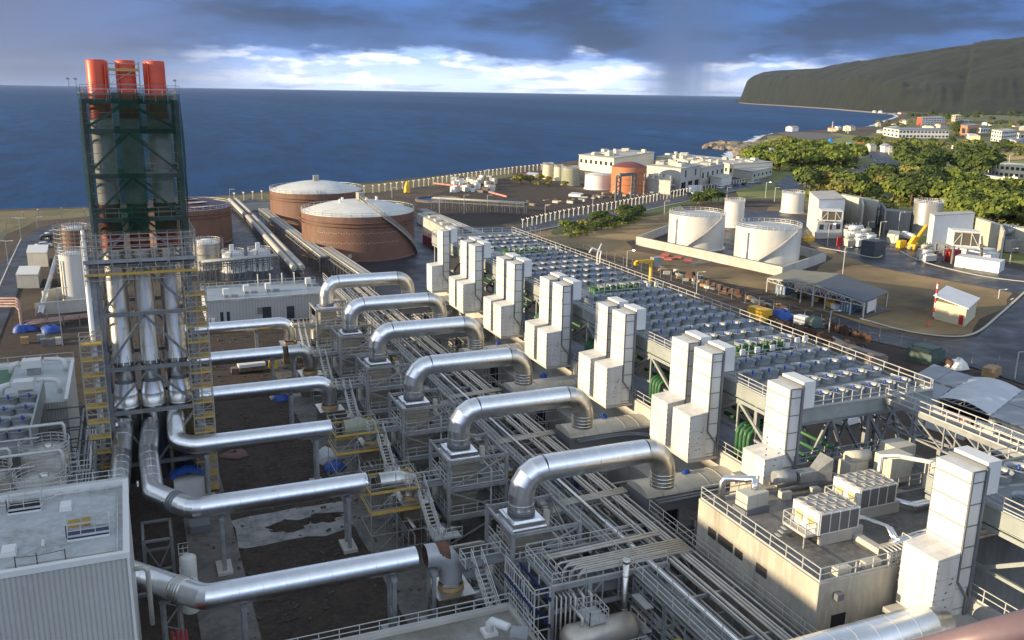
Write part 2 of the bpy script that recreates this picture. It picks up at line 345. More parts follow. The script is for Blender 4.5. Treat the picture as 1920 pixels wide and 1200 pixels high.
# land: one sheet whose seaward edge is the coastline
coast_px = [(-700,404),(-300,397),(0,393),(90,391),(160,387),(300,377),(440,364),(520,357),(600,349),(700,341),(800,331),(900,321),(960,314),(1020,309),(1090,300),(1180,299),(1290,301),(1370,302),(1398,296),(1385,288),(1392,280),(1410,272),(1425,262),(1440,252),(1470,247),(1520,245),(1580,241),(1640,236),(1665,226),(1690,217),(1680,211),(1720,206),(1850,206),(2300,208)]
coast = [Z(x, y, 0) for x, y in coast_px]
def refine(pts, step, amp, seed=1):
    rnd = random.Random(seed); out = []
    for a, b in zip(pts[:-1], pts[1:]):
        n = max(1, int((b-a).length/step))
        for k in range(n):
            p = a.lerp(b, k/n); j = amp*(1 if (k or a is not pts[0]) else 0); out.append(p+Vector((rnd.uniform(-j,j), rnd.uniform(-j,j), 0)))
    out.append(pts[-1]); return out
cr = refine(coast[:-1], 14, 2.2)+[coast[-1]]
land = MB(); far = Vector((9000, -2500, 0))
poly = [(p.x, p.y, 0) for p in cr]+[(9000, 3000, 0), (9000,-600,0), (-1500,-600,0)]
poly.insert(0, (-1500, coast[0].y, 0))
land.add(poly, [tuple(range(len(poly)-1, -1, -1))])
lo = [(p.x-1.5, p.y+5+random.uniform(0,4), -3.4) for p in cr]
land.add([(p.x,p.y,0) for p in cr]+lo, [(i, i+1, len(cr)+i+1, len(cr)+i) for i in range(len(cr)-1)])
bpy_g = struct(land, 'ground', EARTH)
# surf along the shore: a ragged thin sheet just above the sea
sf = MB(); a = [(p.x-1.5, p.y+2, -2.9) for p in cr]; rnd = random.Random(3)
b = [(p.x-2, p.y+8+rnd.uniform(0,9)+(6 if p.y > 300 else 0), -2.9) for p in cr]
sf.add(a+b, [(i, i+1, len(cr)+i+1, len(cr)+i) for i in range(len(cr)-1)]); struct(sf, 'surf', FOAM)
SHN = [0]
def sheet(name, px, z, material, world=False, amp=0.0, step=6, seed=1):
    SHN[0] += 1; z = z+.003*SHN[0]
    pts = [Vector((p[0],p[1],z)) for p in px] if world else [Z(x, y, z) for x, y in px]
    if amp: pts = refine(pts+[pts[0]], step, amp, seed)[:-1]
    m = MB(); m.add(pts, [tuple(range(len(pts)))]); o = struct(m, name, material)
    me = o.data
    if me.polygons[0].normal.z < 0: me.flip_normals()
    return o
# coastal strip and fields
sheet('coastal_scrub', [(-300,402),(0,396),(160,390),(440,367),(700,344),(960,318),(960,332),(700,360),(560,372),(440,384),(160,406),(60,416),(0,452),(-300,520)], .02, COAST, amp=1.5, step=12)
sheet('grass_field', [(990,438),(1060,408),(1180,388),(1270,385),(1340,420),(1180,452),(1190,470),(1330,500),(1520,508),(1560,485),(1500,440),(1560,432),(1700,470),(1860,525),(1895,548),(1880,575),(1815,628),(1740,628),(1640,612),(1560,585),(1440,545),(1230,500),(1060,462)], .03, DRYG, amp=1.2, step=8, seed=4)
sheet('hill_grass_field', [(1380,345),(1450,318),(1400,300),(1440,255),(1560,250),(1700,262),(1920,288),(2300,300),(2300,520),(1930,500),(1740,460),(1600,395),(1480,372),(1400,372)], .03, mat('green_pasture', (.20,.215,.055), .95, 0, (.11,.135,.032), .02, .9, c3=(.30,.23,.09)), amp=4, step=25, seed=5)
sheet('undergrowth', [(1400,312),(1440,296),(1500,284),(1560,284),(1612,302),(1600,318),(1520,332),(1500,345),(1560,342),(1640,340),(1700,336),(1760,325),(1830,345),(1920,368),(1990,380),(1990,440),(1900,452),(1800,428),(1700,400),(1600,384),(1510,372),(1470,350),(1440,330),(1410,320)], .07, mat('undergrowth_green', (.14,.165,.035), .95, 0, (.21,.185,.05), .03, .9, c3=(.06,.075,.02), bump=.6, bsc=.5), amp=3, step=15)
sheet('roadside_grass', [(1430,400),(1445,384),(1510,380),(1560,388),(1660,420),(1600,420),(1560,408),(1500,402)], .05, DRYG, amp=.6, step=8)
sheet('construction_earth', [(760,400),(800,372),(860,345),(960,332),(1060,352),(1200,372),(1190,385),(1000,408),(900,425),(830,412)], .04, GRAVEL, amp=1.5, step=8, seed=6)
sheet('grass_verge', [(1045,410),(1120,395),(1250,375),(1360,362),(1355,380),(1280,384),(1250,398),(1160,418),(1070,438),(1030,440)], .06, mat('verge_grass', (.085,.115,.03), .95, 0, (.05,.07,.02), .2, .9), amp=.8, step=6)
# yards
sheet('gravel_yard', [(-60,20),(52,20),(60,180),(40,205),(-20,205),(-60,150)], .05, GRAVEL, world=True)
sheet('dark_earth_strip', [(985,447),(1060,462),(1230,498),(1440,548),(1600,610),(1720,655),(1900,720),(2050,790),(1800,800),(1240,560),(960,450)], .05, GRAVEL, amp=.8, step=6)
sheet('wet_yard', [(1240,470),(1340,450),(1390,395),(1460,395),(1560,425),(1700,452),(1880,500),(1960,520),(1960,560),(1640,500),(1560,470),(1500,440),(1410,470),(1300,500)], .05, ASPH)
sheet('tank_yard', [(380,400),(470,372),(560,395),(790,400),(835,470),(800,560),(600,560),(380,520)], .07, ASPH)
sheet('concrete_pad', [(2.5,62),(7.2,62),(7.2,150),(2.5,150)], .09, CONCD, world=True)
CONCM = mat('pale_wet_slab', (.27,.265,.25), .6, 0, (.12,.115,.105), .4, .95, c3=(.33,.32,.30), rvar=.2)
sheet('concrete_slab', [(7.2,86.0),(12,86.3),(16,86.0),(21,87.5),(24,88.5),(24,93.2),(14,93.4),(7.2,93.0)], .07, CONCM, world=True, amp=.3, step=2)
sheet('yard_slab', [(19.2,60),(26,60),(26,152),(19.2,152)], .09, CONCD, world=True, amp=.15, step=6)
sheet('plant_floor', [(26,30),(60,30),(60,172),(26,172)], .10, CONCD, world=True)
sheet('deck_yard', [(60,20),(110,20),(92,78),(76,96),(73,172),(60,172)], .08, ASPH, world=True)
sheet('left_yard', [(-30,128),(3,128),(3,172),(-30,172)], .09, GRAVEL, world=True)
# earth piles on the slab
for k, (x, y, sx, sy) in enumerate([(12.6,89.4,2.0,1.3),(16.4,89.9,2.3,1.1)]):
    mb = MB(); n = 22
    for r_ in range(1):
        pr = []
        rn = random.Random(k)
        rad = [1+rn.uniform(-.3,.3) for _ in range(n)]
        vs = [(x+sx*rad[i]*cos(2*pi*i/n), y+sy*rad[i]*sin(2*pi*i/n), .1) for i in range(n)]+[(x+sx*.55*rad[i]*cos(2*pi*i/n), y+sy*.55*rad[i]*sin(2*pi*i/n), .45+rn.uniform(-.1,.1)) for i in range(n)]+[(x,y,.6)]
        mb.add(vs, [(i,(i+1)%n,n+(i+1)%n,n+i) for i in range(n)]+[(n+i,n+(i+1)%n,2*n) for i in range(n)], True)
    single(mb, 'earth_pile', GRAVEL, ['dark heap of soil on the pale slab, nearer the chimney', 'dark heap of soil on the pale slab, farther from the chimney'][k], 'earth pile', 'heaps of soil on the slab')
# roads
sheet('road', [(905,447),(960,428),(1060,405),(1180,388),(1290,365),(1395,343),(1440,333),(1452,338),(1400,352),(1300,374),(1190,398),(1090,416),(1000,436),(960,452),(880,460)], .10, ASPH)
sheet('tank_road', [(780,405),(830,415),(880,425),(960,428),(905,447),(880,455),(800,445)], .11, ASPH)
sheet('left_road', [(-60,600),(0,500),(36,452),(72,430),(104,420),(112,427),(96,447),(72,470),(44,520),(16,590),(-20,680)], .10, ASPH)
sheet('site_road', [(1570,592),(1650,622),(1760,640),(1830,632),(1880,590),(1960,520),(2100,480),(2100,760),(1960,735),(1860,700),(1740,662),(1640,640),(1560,605)], .10, ASPH)
sheet('far_road', [(1452,345),(1480,328),(1530,322),(1600,318),(1640,300),(1600,288),(1560,284),(1560,278),(1660,286),(1690,312),(1650,330),(1560,338),(1520,352),(1470,362)], .10, ASPH)
sheet('avenue', [(1780,318),(1850,322),(1920,316),(1990,318),(1990,332),(1900,332),(1790,330)], .10, ASPH)
KERBM = mat('pale_kerb', (.48,.45,.36), .8)
def kerb(name, px, w=.35, h=.13, label='', world=False):
    m = MB(); pts = [Z(x, y, 0) for x, y in px]
    for p, q in zip(pts[:-1], pts[1:]):
        m.beam(p+Vector((0,0,.1+h/2)), q+Vector((0,0,.1+h/2)), w, h)
    return struct(m, name, KERBM)
def smooth(px, n=5):
    out = []
    P_ = [px[0]]+list(px)+[px[-1]]
    for i in range(1, len(P_)-2):
        a, b, c, d = P_[i-1:i+3]
        for k in range(n):
            t = k/n; out.append(tuple(.5*(2*b[j]+(c[j]-a[j])*t+(2*a[j]-5*b[j]+4*c[j]-d[j])*t*t+(3*b[j]-a[j]-3*c[j]+d[j])*t**3) for j in (0,1)))
    out.append(px[-1]); return out
kerb('kerb', smooth([(1612,598),(1700,622),(1780,632),(1830,625),(1875,590),(1925,545)]), .5)
kerb('kerb', smooth([(1520,462),(1580,472),(1640,484),(1655,476),(1645,462)]), .5)
kerb('kerb', smooth([(1688,472),(1720,488),(1780,505),(1850,520),(1930,530)]), .5)
kerb('kerb', smooth([(40,448),(20,490),(0,535),(-20,580)]), .3)
kerb('kerb', smooth([(905,448),(985,436),(1090,417),(1190,399),(1300,375),(1400,353)]), .4)
MARK = mat('road_marking', (.7,.7,.68), .7)
mk = MB()
for a, b in (((1858,625),(1866,620)),((1862,628),(1870,622)),((1895,562),(1900,559)),((1903,564),(1908,560)),((1911,566),(1916,562)),((1850,668),(1906,688)),((1915,617),(1935,600)),((1780,638),(1800,645))):
    p, q = Z(*a, .125), Z(*b, .125); d = (q-p).normalized(); s_ = Vector((-d.y, d.x, 0))*.18
    mk.add([p-s_, q-s_, q+s_, p+s_], [(0,1,2,3)])
struct(mk, 'road_marking', MARK)
# ---------------- headland
from mathutils import noise as MN
sil = [(1380,188),(1388,186),(1393,170),(1398,152),(1408,143),(1425,136),(1450,132),(1490,130),(1530,128),(1565,123),(1600,117),(1650,107),(1700,99),(1750,91),(1800,84),(1850,77),(1920,67),(2050,50),(2250,30),(2500,20)]
base = [(1380,190),(1400,193),(1450,196),(1500,199),(1560,203),(1620,208),(1680,213),(1760,214),(1920,214),(2200,216),(2500,218)]
def interp(t, x):
    for (a, ya), (b, yb) in zip(t[:-1], t[1:]):
        if a <= x <= b: return ya+(yb-ya)*(x-a)/(b-a)
    return t[-1][1] if x > t[-1][0] else t[0][1]
def pxdist(px, py): p = Z(px, py, 0); return sqrt(p.x**2+p.y**2)
hm = MB(); cols = []; NX, NR = 300, 60
for i in range(NX+1):
    px = 1380+(2500-1380)*i/NX; db = min(pxdist(px, interp(base, px)), 6200); 
    if px > 1680: db = pxdist(1680, 213)+(px-1680)*.6
    db = interp([(1380,6200),(1450,5500),(1520,4700),(1600,4000),(1680,3500),(1760,3200),(1840,3050),(1920,3000),(2100,3000),(2500,3300)], px)
    col = []
    dr = db+900+ (px-1380)*.9
    pr = at_dist(px, interp(sil, px), dr); H = max(pr.z, 1.0)
    for j in range(NR+1):
        t = j/NR
        # cliff profile: talus, steep wall, then a scrub-covered slope back to the ridge
        steep = max(0.0, 1-(px-1380)/430)
        if t < .85:
            s_ = t/.85; dd = db+(dr-db)*s_
            prof = (1-(1-s_)**2.2) if steep <= 0 else ((1-steep)*(1-(1-s_)**1.5)+steep*min(1, (s_/.10)**.8*.72+s_*.28))
            # keep the visible outline on the ridge
            hh = H*prof*(dd/dr)**.6 if s_ < 1 else H
        else:
            s_ = (t-.85)/.15; dd = dr+s_*1200; hh = H*(1-.5*s_)
        p = at_dist(px, 180, dd); v = Vector((p.x, p.y, 0))
        nz = (MN.fractal(v*.0016, 1.0, 2.1, 8)*45+abs(MN.fractal(v*.006+Vector((0,0,7)), 1.0, 2.2, 6))*-26)*min(1, hh/60)*(1 if .02 < t < .8 else .15)
        gul = -abs(MN.noise(Vector((px*.045, 3, dd*.002))))*30*min(1, hh/80)*(1 if .02 < t < .2 else .15)
        col.append((p.x, p.y, max(hh+(nz+gul)*(.55 if t < .8 else .2), -2) if t > 0 else -3.2))
    cols.append(col)
vs = [p for c in cols for p in c]; n = NR+1
hm.add(vs, [(i*n+j, (i+1)*n+j, (i+1)*n+j+1, i*n+j+1) for i in range(NX) for j in range(NR)], True)
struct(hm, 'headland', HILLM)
mb = MB(); bp = [(x, interp(base, x)+1.0) for x in range(1385, 1700, 12)]
pts = [Z(x, y, -1.5) for x, y in bp]
for p, q in zip(pts[:-1], pts[1:]): mb.beam(p, q, 26, 3)
struct(mb, 'shore_boulder_strip', ROCK)
# rocks on the point
rk = MB(); rnd = random.Random(11)
def blob(mb, c, r, rnd, n=7, flat=.6):
    vs = []; 
    for j in range(1, 4):
        ph = pi*j/4
        for i in range(n): 
            q = r*(1+rnd.uniform(-.28,.28)); vs.append((c[0]+q*sin(ph)*cos(2*pi*i/n), c[1]+q*sin(ph)*sin(2*pi*i/n), c[2]+q*flat*cos(ph)))
    o = [(c[0],c[1],c[2]+r*flat), (c[0],c[1],c[2]-r*flat)]
    fs = [(j*n+i, (j+1)*n+i, (j+1)*n+(i+1)%n, j*n+(i+1)%n) for j in range(2) for i in range(n)]
    mb.add(vs+o, fs+[(3*n, i, (i+1)%n) for i in range(n)]+[(3*n+1, 2*n+(i+1)%n, 2*n+i) for i in range(n)])
for k in range(230):
    px = rnd.uniform(1355,1445); t = (px-1355)/90; py = rnd.uniform(277-12*t, 281+6*t+ (rnd.random()*14 if px > 1385 else 0))
    if px < 1385: py = rnd.uniform(274,280)
    p = Z(px, py, -2.2); blob(rk, (p.x,p.y,-2.0), rnd.uniform(1.5,6), rnd)
for px, py, r in ((1328,277,7),(1334,277,9),(1341,278,8),(1348,277,6),(1352,275,10),(1323,278,4),(1366,275,9),(1376,276,10)):
    p = Z(px, py, -2.5); blob(rk, (p.x,p.y,-2.5), r, rnd)
tag(struct(rk, 'shore_rocks', ROCK), kind='structure')

# ================================================================ FLUES, CHIMNEYS
ROWS = [66.3, 82.6, 98.7, 115.7, 132.0, 149.7]
DR = 1.14
def arc(c, a, b, r, n):        # quarter bend: from c-a*r toward c+b*r, a and b unit directions of travel
    return [c - a*r + a*(r*sin(k*pi/2/n)) + b*(r*(1-cos(k*pi/2/n))) for k in range(n+1)]
def pipe_run(mb, pts, r, n=28, joint=1.6):
    mb.tube(pts, r, n, split=True)
    for p, q in zip(pts[:-1], pts[1:]):
        L_ = (Vector(q)-Vector(p)).length
        if L_ > joint*1.2:
            d = (Vector(q)-Vector(p)).normalized()
            for k in range(1, int(L_/joint)):
                c = Vector(p)+d*(k*L_/int(L_/joint)); mb.tube([c-d*.02, c+d*.02], r*1.012, n)
XV, YV, ZV = Vector((1,0,0)), Vector((0,1,0)), Vector((0,0,1))
def joint_ring(mb, c, d, r, w=.10): c = Vector(c); mb.tube([c-d*w/2, c+d*w/2], r, 28)
for i, y in enumerate(ROWS):          # big over-head exhaust pipes from each boiler to the engine hall
    t = thing('exhaust_pipe', f'{ORD[i]} big shiny exhaust pipe arching from its boiler to the white intake towers', 'pipe', (29.3, y, 9.4), 'arched silver exhaust pipes')
    zt, R_ = 13.25, 2.1
    a = arc(Vector((29.3,y,zt)), ZV, XV, R_, 4)      # corner at (29.3,zt)
    b = arc(Vector((43.6,y,zt)), XV, -ZV, R_, 5)
    m = MB(); pipe_run(m, [Vector((29.3,y,9.75))]+a, DR)
    joint_ring(m, (29.3,y,10.35), ZV, DR*1.012, .03)
    m.build('left_bend', ALU, t)
    m = MB(); pipe_run(m, [a[-1]+XV*.001, b[0]], DR, joint=1.45); m.build('straight_run', ALU, t)
    m = MB(); pipe_run(m, b+[Vector((43.6,y,9.6))], DR)
    for k in range(4): joint_ring(m, (43.6,y,9.85+.36*k), ZV, DR*1.03, .12)
    m.build('right_bend', ALU2, t)
    m = MB(); joint_ring(m, (29.3,y,9.6), ZV, DR*1.0, .40); joint_ring(m, (29.3,y,9.72), ZV, DR*1.08, .08); joint_ring(m, (29.3,y,9.50), ZV, DR*1.08, .06); m.build('expansion_joint', TRIM, t)
# boilers: casing, hood, steel frame, galleries and stair
def boiler(y0):
    t = thing('exhaust_boiler', 'x', 'boiler', (30, y0, 0), 'exhaust boilers in steel frames')
    xa, xb, ya, yb = 26.9, 33.1, y0-3.8, y0+2.0
    m = MB(); m.box(27.9, y0-1.8, 2.2, 30.6, y0+1.35, 8.62)
    for z in (3.4,4.6,5.8,7.0,8.0): m.box(27.82, y0-1.88, z, 30.68, y0+1.43, z+.12)
    m.build('casing', mat_boiler, t)
    m = MB(); m.box(27.75,y0-1.9,8.75,30.75,y0+1.45,9.25); m.box(27.6,y0-2.05,8.62,30.9,y0+1.6,8.75); m.box(28.0,y0-1.6,9.25,30.5,y0+1.2,9.38); m.build('hood', ALU, t)
    for x in (xa, xb):
        for y in (ya, yb):
            m = MB(); m.box(x-.16,y-.16,0,x+.16,y+.16,9.6); m.box(x-.3,y-.3,0,x+.3,y+.3,.35); m.build('column', GALV, t)
    m = MB()
    for z in (9.35, 6.3, 3.2):
        for x in (xa, xb): m.beam((x,ya,z),(x,yb,z),.2,.32)
        for y in (ya, yb): m.beam((xa,y,z),(xb,y,z),.2,.32)
    m.build('frame_beams', GALV, t)
    m = MB()
    for (x0,z0,x1,z1) in ((xa,6.4,xb,9.2),(xb,3.3,xa,6.2),(xa,.4,xb,3.1)): m.beam((x0,ya,z0),(x1,ya,z1),.14); m.beam((x1,yb,z0),(x0,yb,z1),.14)
    for (q0,z0,q1,z1) in ((ya,6.4,yb,9.2),(yb,3.3,ya,6.2)): m.beam((xb,q0,z0),(xb,q1,z1),.14)
    m.build('brace', GALV, t)
    m = MB()
    for z in (6.5, 3.4):
        m.box(xa+.1,ya+.2,z-.06,27.7,yb-.1,z); m.box(31.2,ya+.2,z-.06,xb-.1,yb-.1,z); m.box(27.7,ya+.2,z-.06,31.2,y0-2.4,z)
    m.box(23.2,ya+1.2,6.44,xa,ya+2.6,6.5); m.box(23.2,yb-1.2,3.34,xa,yb,3.4)
    m.build_each('gallery_floor', GALVD, t)
    m = MB()
    for z in (6.5, 3.4):
        m.rail([(xa+.1,ya+.2,z),(xa+.1,yb-.1,z)], sp=1.3); m.rail([(xb-.1,ya+.2,z),(xb-.1,yb-.1,z)], sp=1.3); m.rail([(xa+.1,ya+.15,z),(xb-.1,ya+.15,z)], sp=1.5)
        m.rail([(27.75,y0-2.3,z),(27.75,yb-.3,z)], sp=1.3)
    m.rail([(xa,ya+2.6,6.5),(23.2,ya+2.6,6.5),(23.2,ya+1.2,6.5)], sp=1.2)
    m.build('railing', RAILM, t)
    # stair down along the left side, toward the camera
    m = MB(); top = Vector((24.9, yb-1.0, 6.5)); 
    p0, p1 = Vector((24.6, ya+2.4, 6.5)), Vector((24.6, ya-2.6, 3.3)); q1 = Vector((24.6, ya-6.4, .2))
    for dx in (-.45,.45):
        m.beam(p0+XV*dx, p1+XV*dx, .08, .25); m.beam(p1+XV*dx+Vector((0,-.0,0)), p1+XV*dx+Vector((0,-1.0,0)), .08,.25)
        for z in (1.05,.55): m.beam(p0+XV*dx+ZV*z, p1+XV*dx+ZV*z, .07); m.beam(p1+XV*dx+ZV*z, p1+XV*dx+ZV*z-YV*1.2, .07)
        for k in range(6): c = p0.lerp(p1, k/5)+XV*dx; m.beam(c, c+ZV*1.05, .06)
    for k in range(14): c = p0.lerp(p1, (k+.5)/14); m.box(c.x-.45,c.y-.13,c.z-.03,c.x+.45,c.y+.13,c.z)
    m.box(24.1,p1.y-1.4,p1.z-.05,26.9,p1.y,p1.z)
    m.rail([(24.1,p1.y,p1.z),(24.1,p1.y-1.4,p1.z),(26.9,p1.y-1.4,p1.z)], sp=1)
    m.build('stair', RAILM, t)
    m = MB(); 
    for dz in (0,.28): m.tube([(22.0,yb+.4+dz,5.9-dz),(26.4,yb+.4+dz,5.9-dz),(26.9,yb+.4+dz,5.7-dz),(33.6,yb+.4+dz,5.7-dz)], .11, 8)
    m.tube([(31.6,ya+.4,0),(31.6,ya+.4,7.8),(31.6,y0,7.8)], .12, 8); m.tube([(32.4,yb-.7,.2),(32.4,yb-.7,8.4)], .3, 10); m.tube([(27.2,yb-.8,.2),(27.2,yb-.8,5)], .42, 12)
    m.build('side_pipes', CREAM, t)
    m = MB(); m.tube([(24.6,y0-3.0,1.6),(28.4,y0-3.0,1.6)], .95, 16); m.box(24.9,y0-3.6,.1,25.2,y0-2.4,.9); m.box(27.6,y0-3.6,.1,27.9,y0-2.4,.9); m.build('silencer_drum', ALU2, t)
    m = MB()
    for k in range(9): xx = 22.3+.55*k; m.box(xx, y0-1.5+.6*(k%3), .1, xx+.35, y0-1.1+.6*(k%3), .6+.25*(k%4))
    m.tube([(22.2,y0-.8,.5),(27,y0-.8,.5),(27,y0+1.2,.5)], .1, 6); m.tube([(22.6,y0+.4,.3),(22.6,y0+.4,1.9),(24.2,y0+.4,1.9),(24.2,y0+1.6,1.9)], .12, 6); m.build('pump_set', TRIM, t)
    return t
mat_boiler = mat('boiler_casing', (.52,.48,.40), .42, .7, (.36,.33,.28), .8, .7, seam=[(2,.62,.03,(.30,.28,.24))])
B0 = boiler(ROWS[0]); B0['label'] = 'nearest exhaust boiler in its grey steel frame under a silver pipe'
for i in range(1, 6): dup(B0, (30, ROWS[i], 0), f'{ORD[i]} exhaust boiler in its grey steel frame under a silver pipe')

# low flue ducts running from the chimneys across the yard
FZ, FR = 6.85, 1.0
def flue(i, pts, lab, tail=True):
    t = thing('flue_duct', lab, 'duct', (pts[-1][0], pts[-1][1], 0), 'silver flue ducts over the yard')
    m = MB(); pipe_run(m, pts, FR, 28, 1.7); m.build('duct_run', ALU, t); return t
def bend(p, d1, d2, r=1.6, n=3):      # rounded corner at p
    p, d1, d2 = Vector(p), Vector(d1).normalized(), Vector(d2).normalized(); ang = d1.angle(d2); tl = r*math.tan(ang/2)
    a = p-d1*tl; out = []
    for k in range(n+1):
        s_ = k/n; out.append((1-s_)**2*a+2*s_*(1-s_)*p+s_**2*(p+d2*tl))
    return out
y1, y2, y3, y4, y5, y6 = ROWS
CX = [-2.1, .62, 3.45]; CYF, CYR = 103.2, 106.6
def path(*pp, r=1.6):
    pp = [Vector(p) for p in pp]; out = [pp[0]]
    for a, b, c in zip(pp[:-2], pp[1:-1], pp[2:]): out += bend(b, b-a, c-b, r)
    return out+[pp[-1]]
t = flue(0, path((CX[0]-.5,CYF-.9,8.9),(CX[0]-.9,98.2,6.9),(-3.9,74.0,FZ),(2.8,y1,FZ),(19.7,y1,FZ)), 'nearest long silver flue duct, bending past the corner of the left building')
m = MB(); d = (Vector((2.8,y1,FZ))-Vector((-3.9,74.0,FZ))).normalized(); c = Vector((2.8,y1,FZ))-d*2.0
for k in range(4): joint_ring(m, c-d*.3*k, d, FR*1.07, .16)
m.build('expansion_joint', ALU2, t)
t = flue(1, path((CX[1]-.5,CYF-.9,8.6),(-.4,98.0,FZ+.2),(-.2,87.6,FZ),(2.9,y2,FZ),(19.5,y2,FZ)), 'second nearest silver flue duct, dropping from the middle chimney and turning right')
m = MB(); d = (Vector((2.9,y2,FZ))-Vector((-.2,87.6,FZ))).normalized(); c = Vector((2.9,y2,FZ))-d*1.8
for k in range(3): joint_ring(m, c-d*.35*k, d, FR*1.07, .16)
m.build('expansion_joint', TRIM, t)
flue(2, path((CX[2]-.7,CYF-.6,9.6),(CX[2]-.9,y3+1.2,FZ+.3),(4.4,y3,FZ),(19.3,y3,FZ), r=1.3), 'third nearest silver flue duct, turning at the foot of the right chimney')
for i in (3, 4, 5):
    y = ROWS[i]; x1 = (21.7, 19.0, 22.1)[i-3]
    pts = [Vector((3.2,y,FZ)), Vector((x1,y,FZ))]
    if i in (3, 5): pts = [Vector((3.2,y,FZ))]+arc(Vector((x1+.9,y,FZ)), XV, -ZV, 1.7, 4)+[Vector((x1+.9,y,3.9))]
    flue(i, pts, ['fourth nearest silver flue duct, with its right end bent down to the ground', 'fifth nearest silver flue duct, its run cut off short of a loose bend', 'farthest silver flue duct, bent down beside the grey office building'][i-3])
# loose bends and their silencer boxes
def bend_piece(y, x0, x1, lab, mt, ztop=FZ):
    t = thing('duct_bend', lab, 'duct', (x1, y, 0), 'duct bends beside the boilers')
    pts = [Vector((x0,y,ztop))]+arc(Vector((x1,y,ztop)), XV, -ZV, 1.6, 4)+[Vector((x1,y,4.2))]
    m = MB(); m.tube(pts, FR, 26, cap=False); m.build('bend_shell', mt, t)
    m = MB(); m.tube([Vector((x0+.02,y,ztop)), Vector((x0+2.0,y,ztop))], FR*.965, 26, cap=False); m.lathe(x1, y, [(FR*.96,4.2),(0.01,4.3)], 20); m.build('rusty_lining', DUCTI, t)
def base_box(y, x, lab, h=3.3):
    t = thing('silencer_box', lab, 'box', (x, y, 0), 'steel boxes at the duct ends')
    m = MB(); m.box(x-1.5,y-1.7,.1,x+1.5,y+1.7,h); m.build('box_body', mat_sil, t)
    m = MB(); m.box(x-1.65,y-1.85,h,x+1.65,y+1.85,h+.12); m.build('top_plate', ALU2, t)
    m = MB(); m.lathe(x, y, [(1.15,h+.13),(1.12,h+.5),(1.0,h+.5),(.98,h+.14)], 24); m.build('collar', WOOD, t)
    m = MB(); m.tube([(x+1.5,y+.4,1.5),(x+4.0,y+.4,1.5)], 1.0, 18); m.build('side_duct', ALU2, t)
    return t
mat_sil = mat('brown_steel_plate', (.20,.165,.125), .5, .5, (.11,.09,.07), .6, .8, c3=(.27,.23,.18))
GREYD = mat('unclad_grey_duct', (.42,.43,.44), .5, .4, (.33,.34,.35), .8, .6)
bend_piece(y1, 20.5, 22.8, 'loose grey duct bend standing open above its steel box, nearest the camera', GREYD)
bend_piece(y5, 19.8, 23.0, 'loose silver duct bend in the fifth row, open toward the cut flue', ALU2)
for i, y in enumerate(ROWS): base_box(y, (22.8,24.4,24.4,22.6,23.0,23.0)[i], f'brown steel silencer box at the end of the {ORD[i]} flue duct', (3.4,4.4,4.4,3.2,3.2,3.2)[i])
# supports below the flue ducts
def support(x, y, w=1.0):
    t = thing('pipe_support', 'x', 'support', (x, y, 0), 'steel trestles under the flue ducts')
    for dy in (-w/2-.25, w/2+.25):
        m = MB(); m.box(x-.17,y+dy-.15,.3,x+.17,y+dy+.15,FZ-FR-.1); m.build('post', GALV, t)
    m = MB(); n = 5; hh = (FZ-FR-.6)/n
    for k in range(n):
        a, b = (y-w/2-.2, y+w/2+.2) if k % 2 else (y+w/2+.2, y-w/2-.2); m.beam((x,a,.4+k*hh),(x,b,.4+(k+1)*hh),.09)
    m.box(x-.25,y-w/2-.4,FZ-FR-.35,x+.25,y+w/2+.4,FZ-FR-.08); m.build('lattice', GALV, t)
    m = MB(); m.box(x-.7,y-w-.3,.08,x+.7,y+w+.3,.4); m.build('footing', CONCL, t)
    return t
first = None
for i, y in enumerate(ROWS):
    for k, x in enumerate((5.5, 17.5) if i not in (0,) else (5.6, 17.6)):
        lab = f'steel trestle under the {ORD[i]} flue duct, {"near the chimneys" if k == 0 else "near the boilers"}'
        if first is None: first = support(0, 0)
        if i == 0 and k == 0: first.location = (x, y, 0); first['label'] = lab
        else: dup(first, (x, y, 0), lab)
dup(first, (21.0, y1-.2, 0), 'steel trestle under the loose grey duct bend nearest the camera')
dup(first, (20.6, y5, 0), 'steel trestle under the loose silver bend of the fifth row')
dup(first, (.4, 69.2, 0), 'steel trestle under the diagonal of the nearest flue duct', rz=radians(-55))

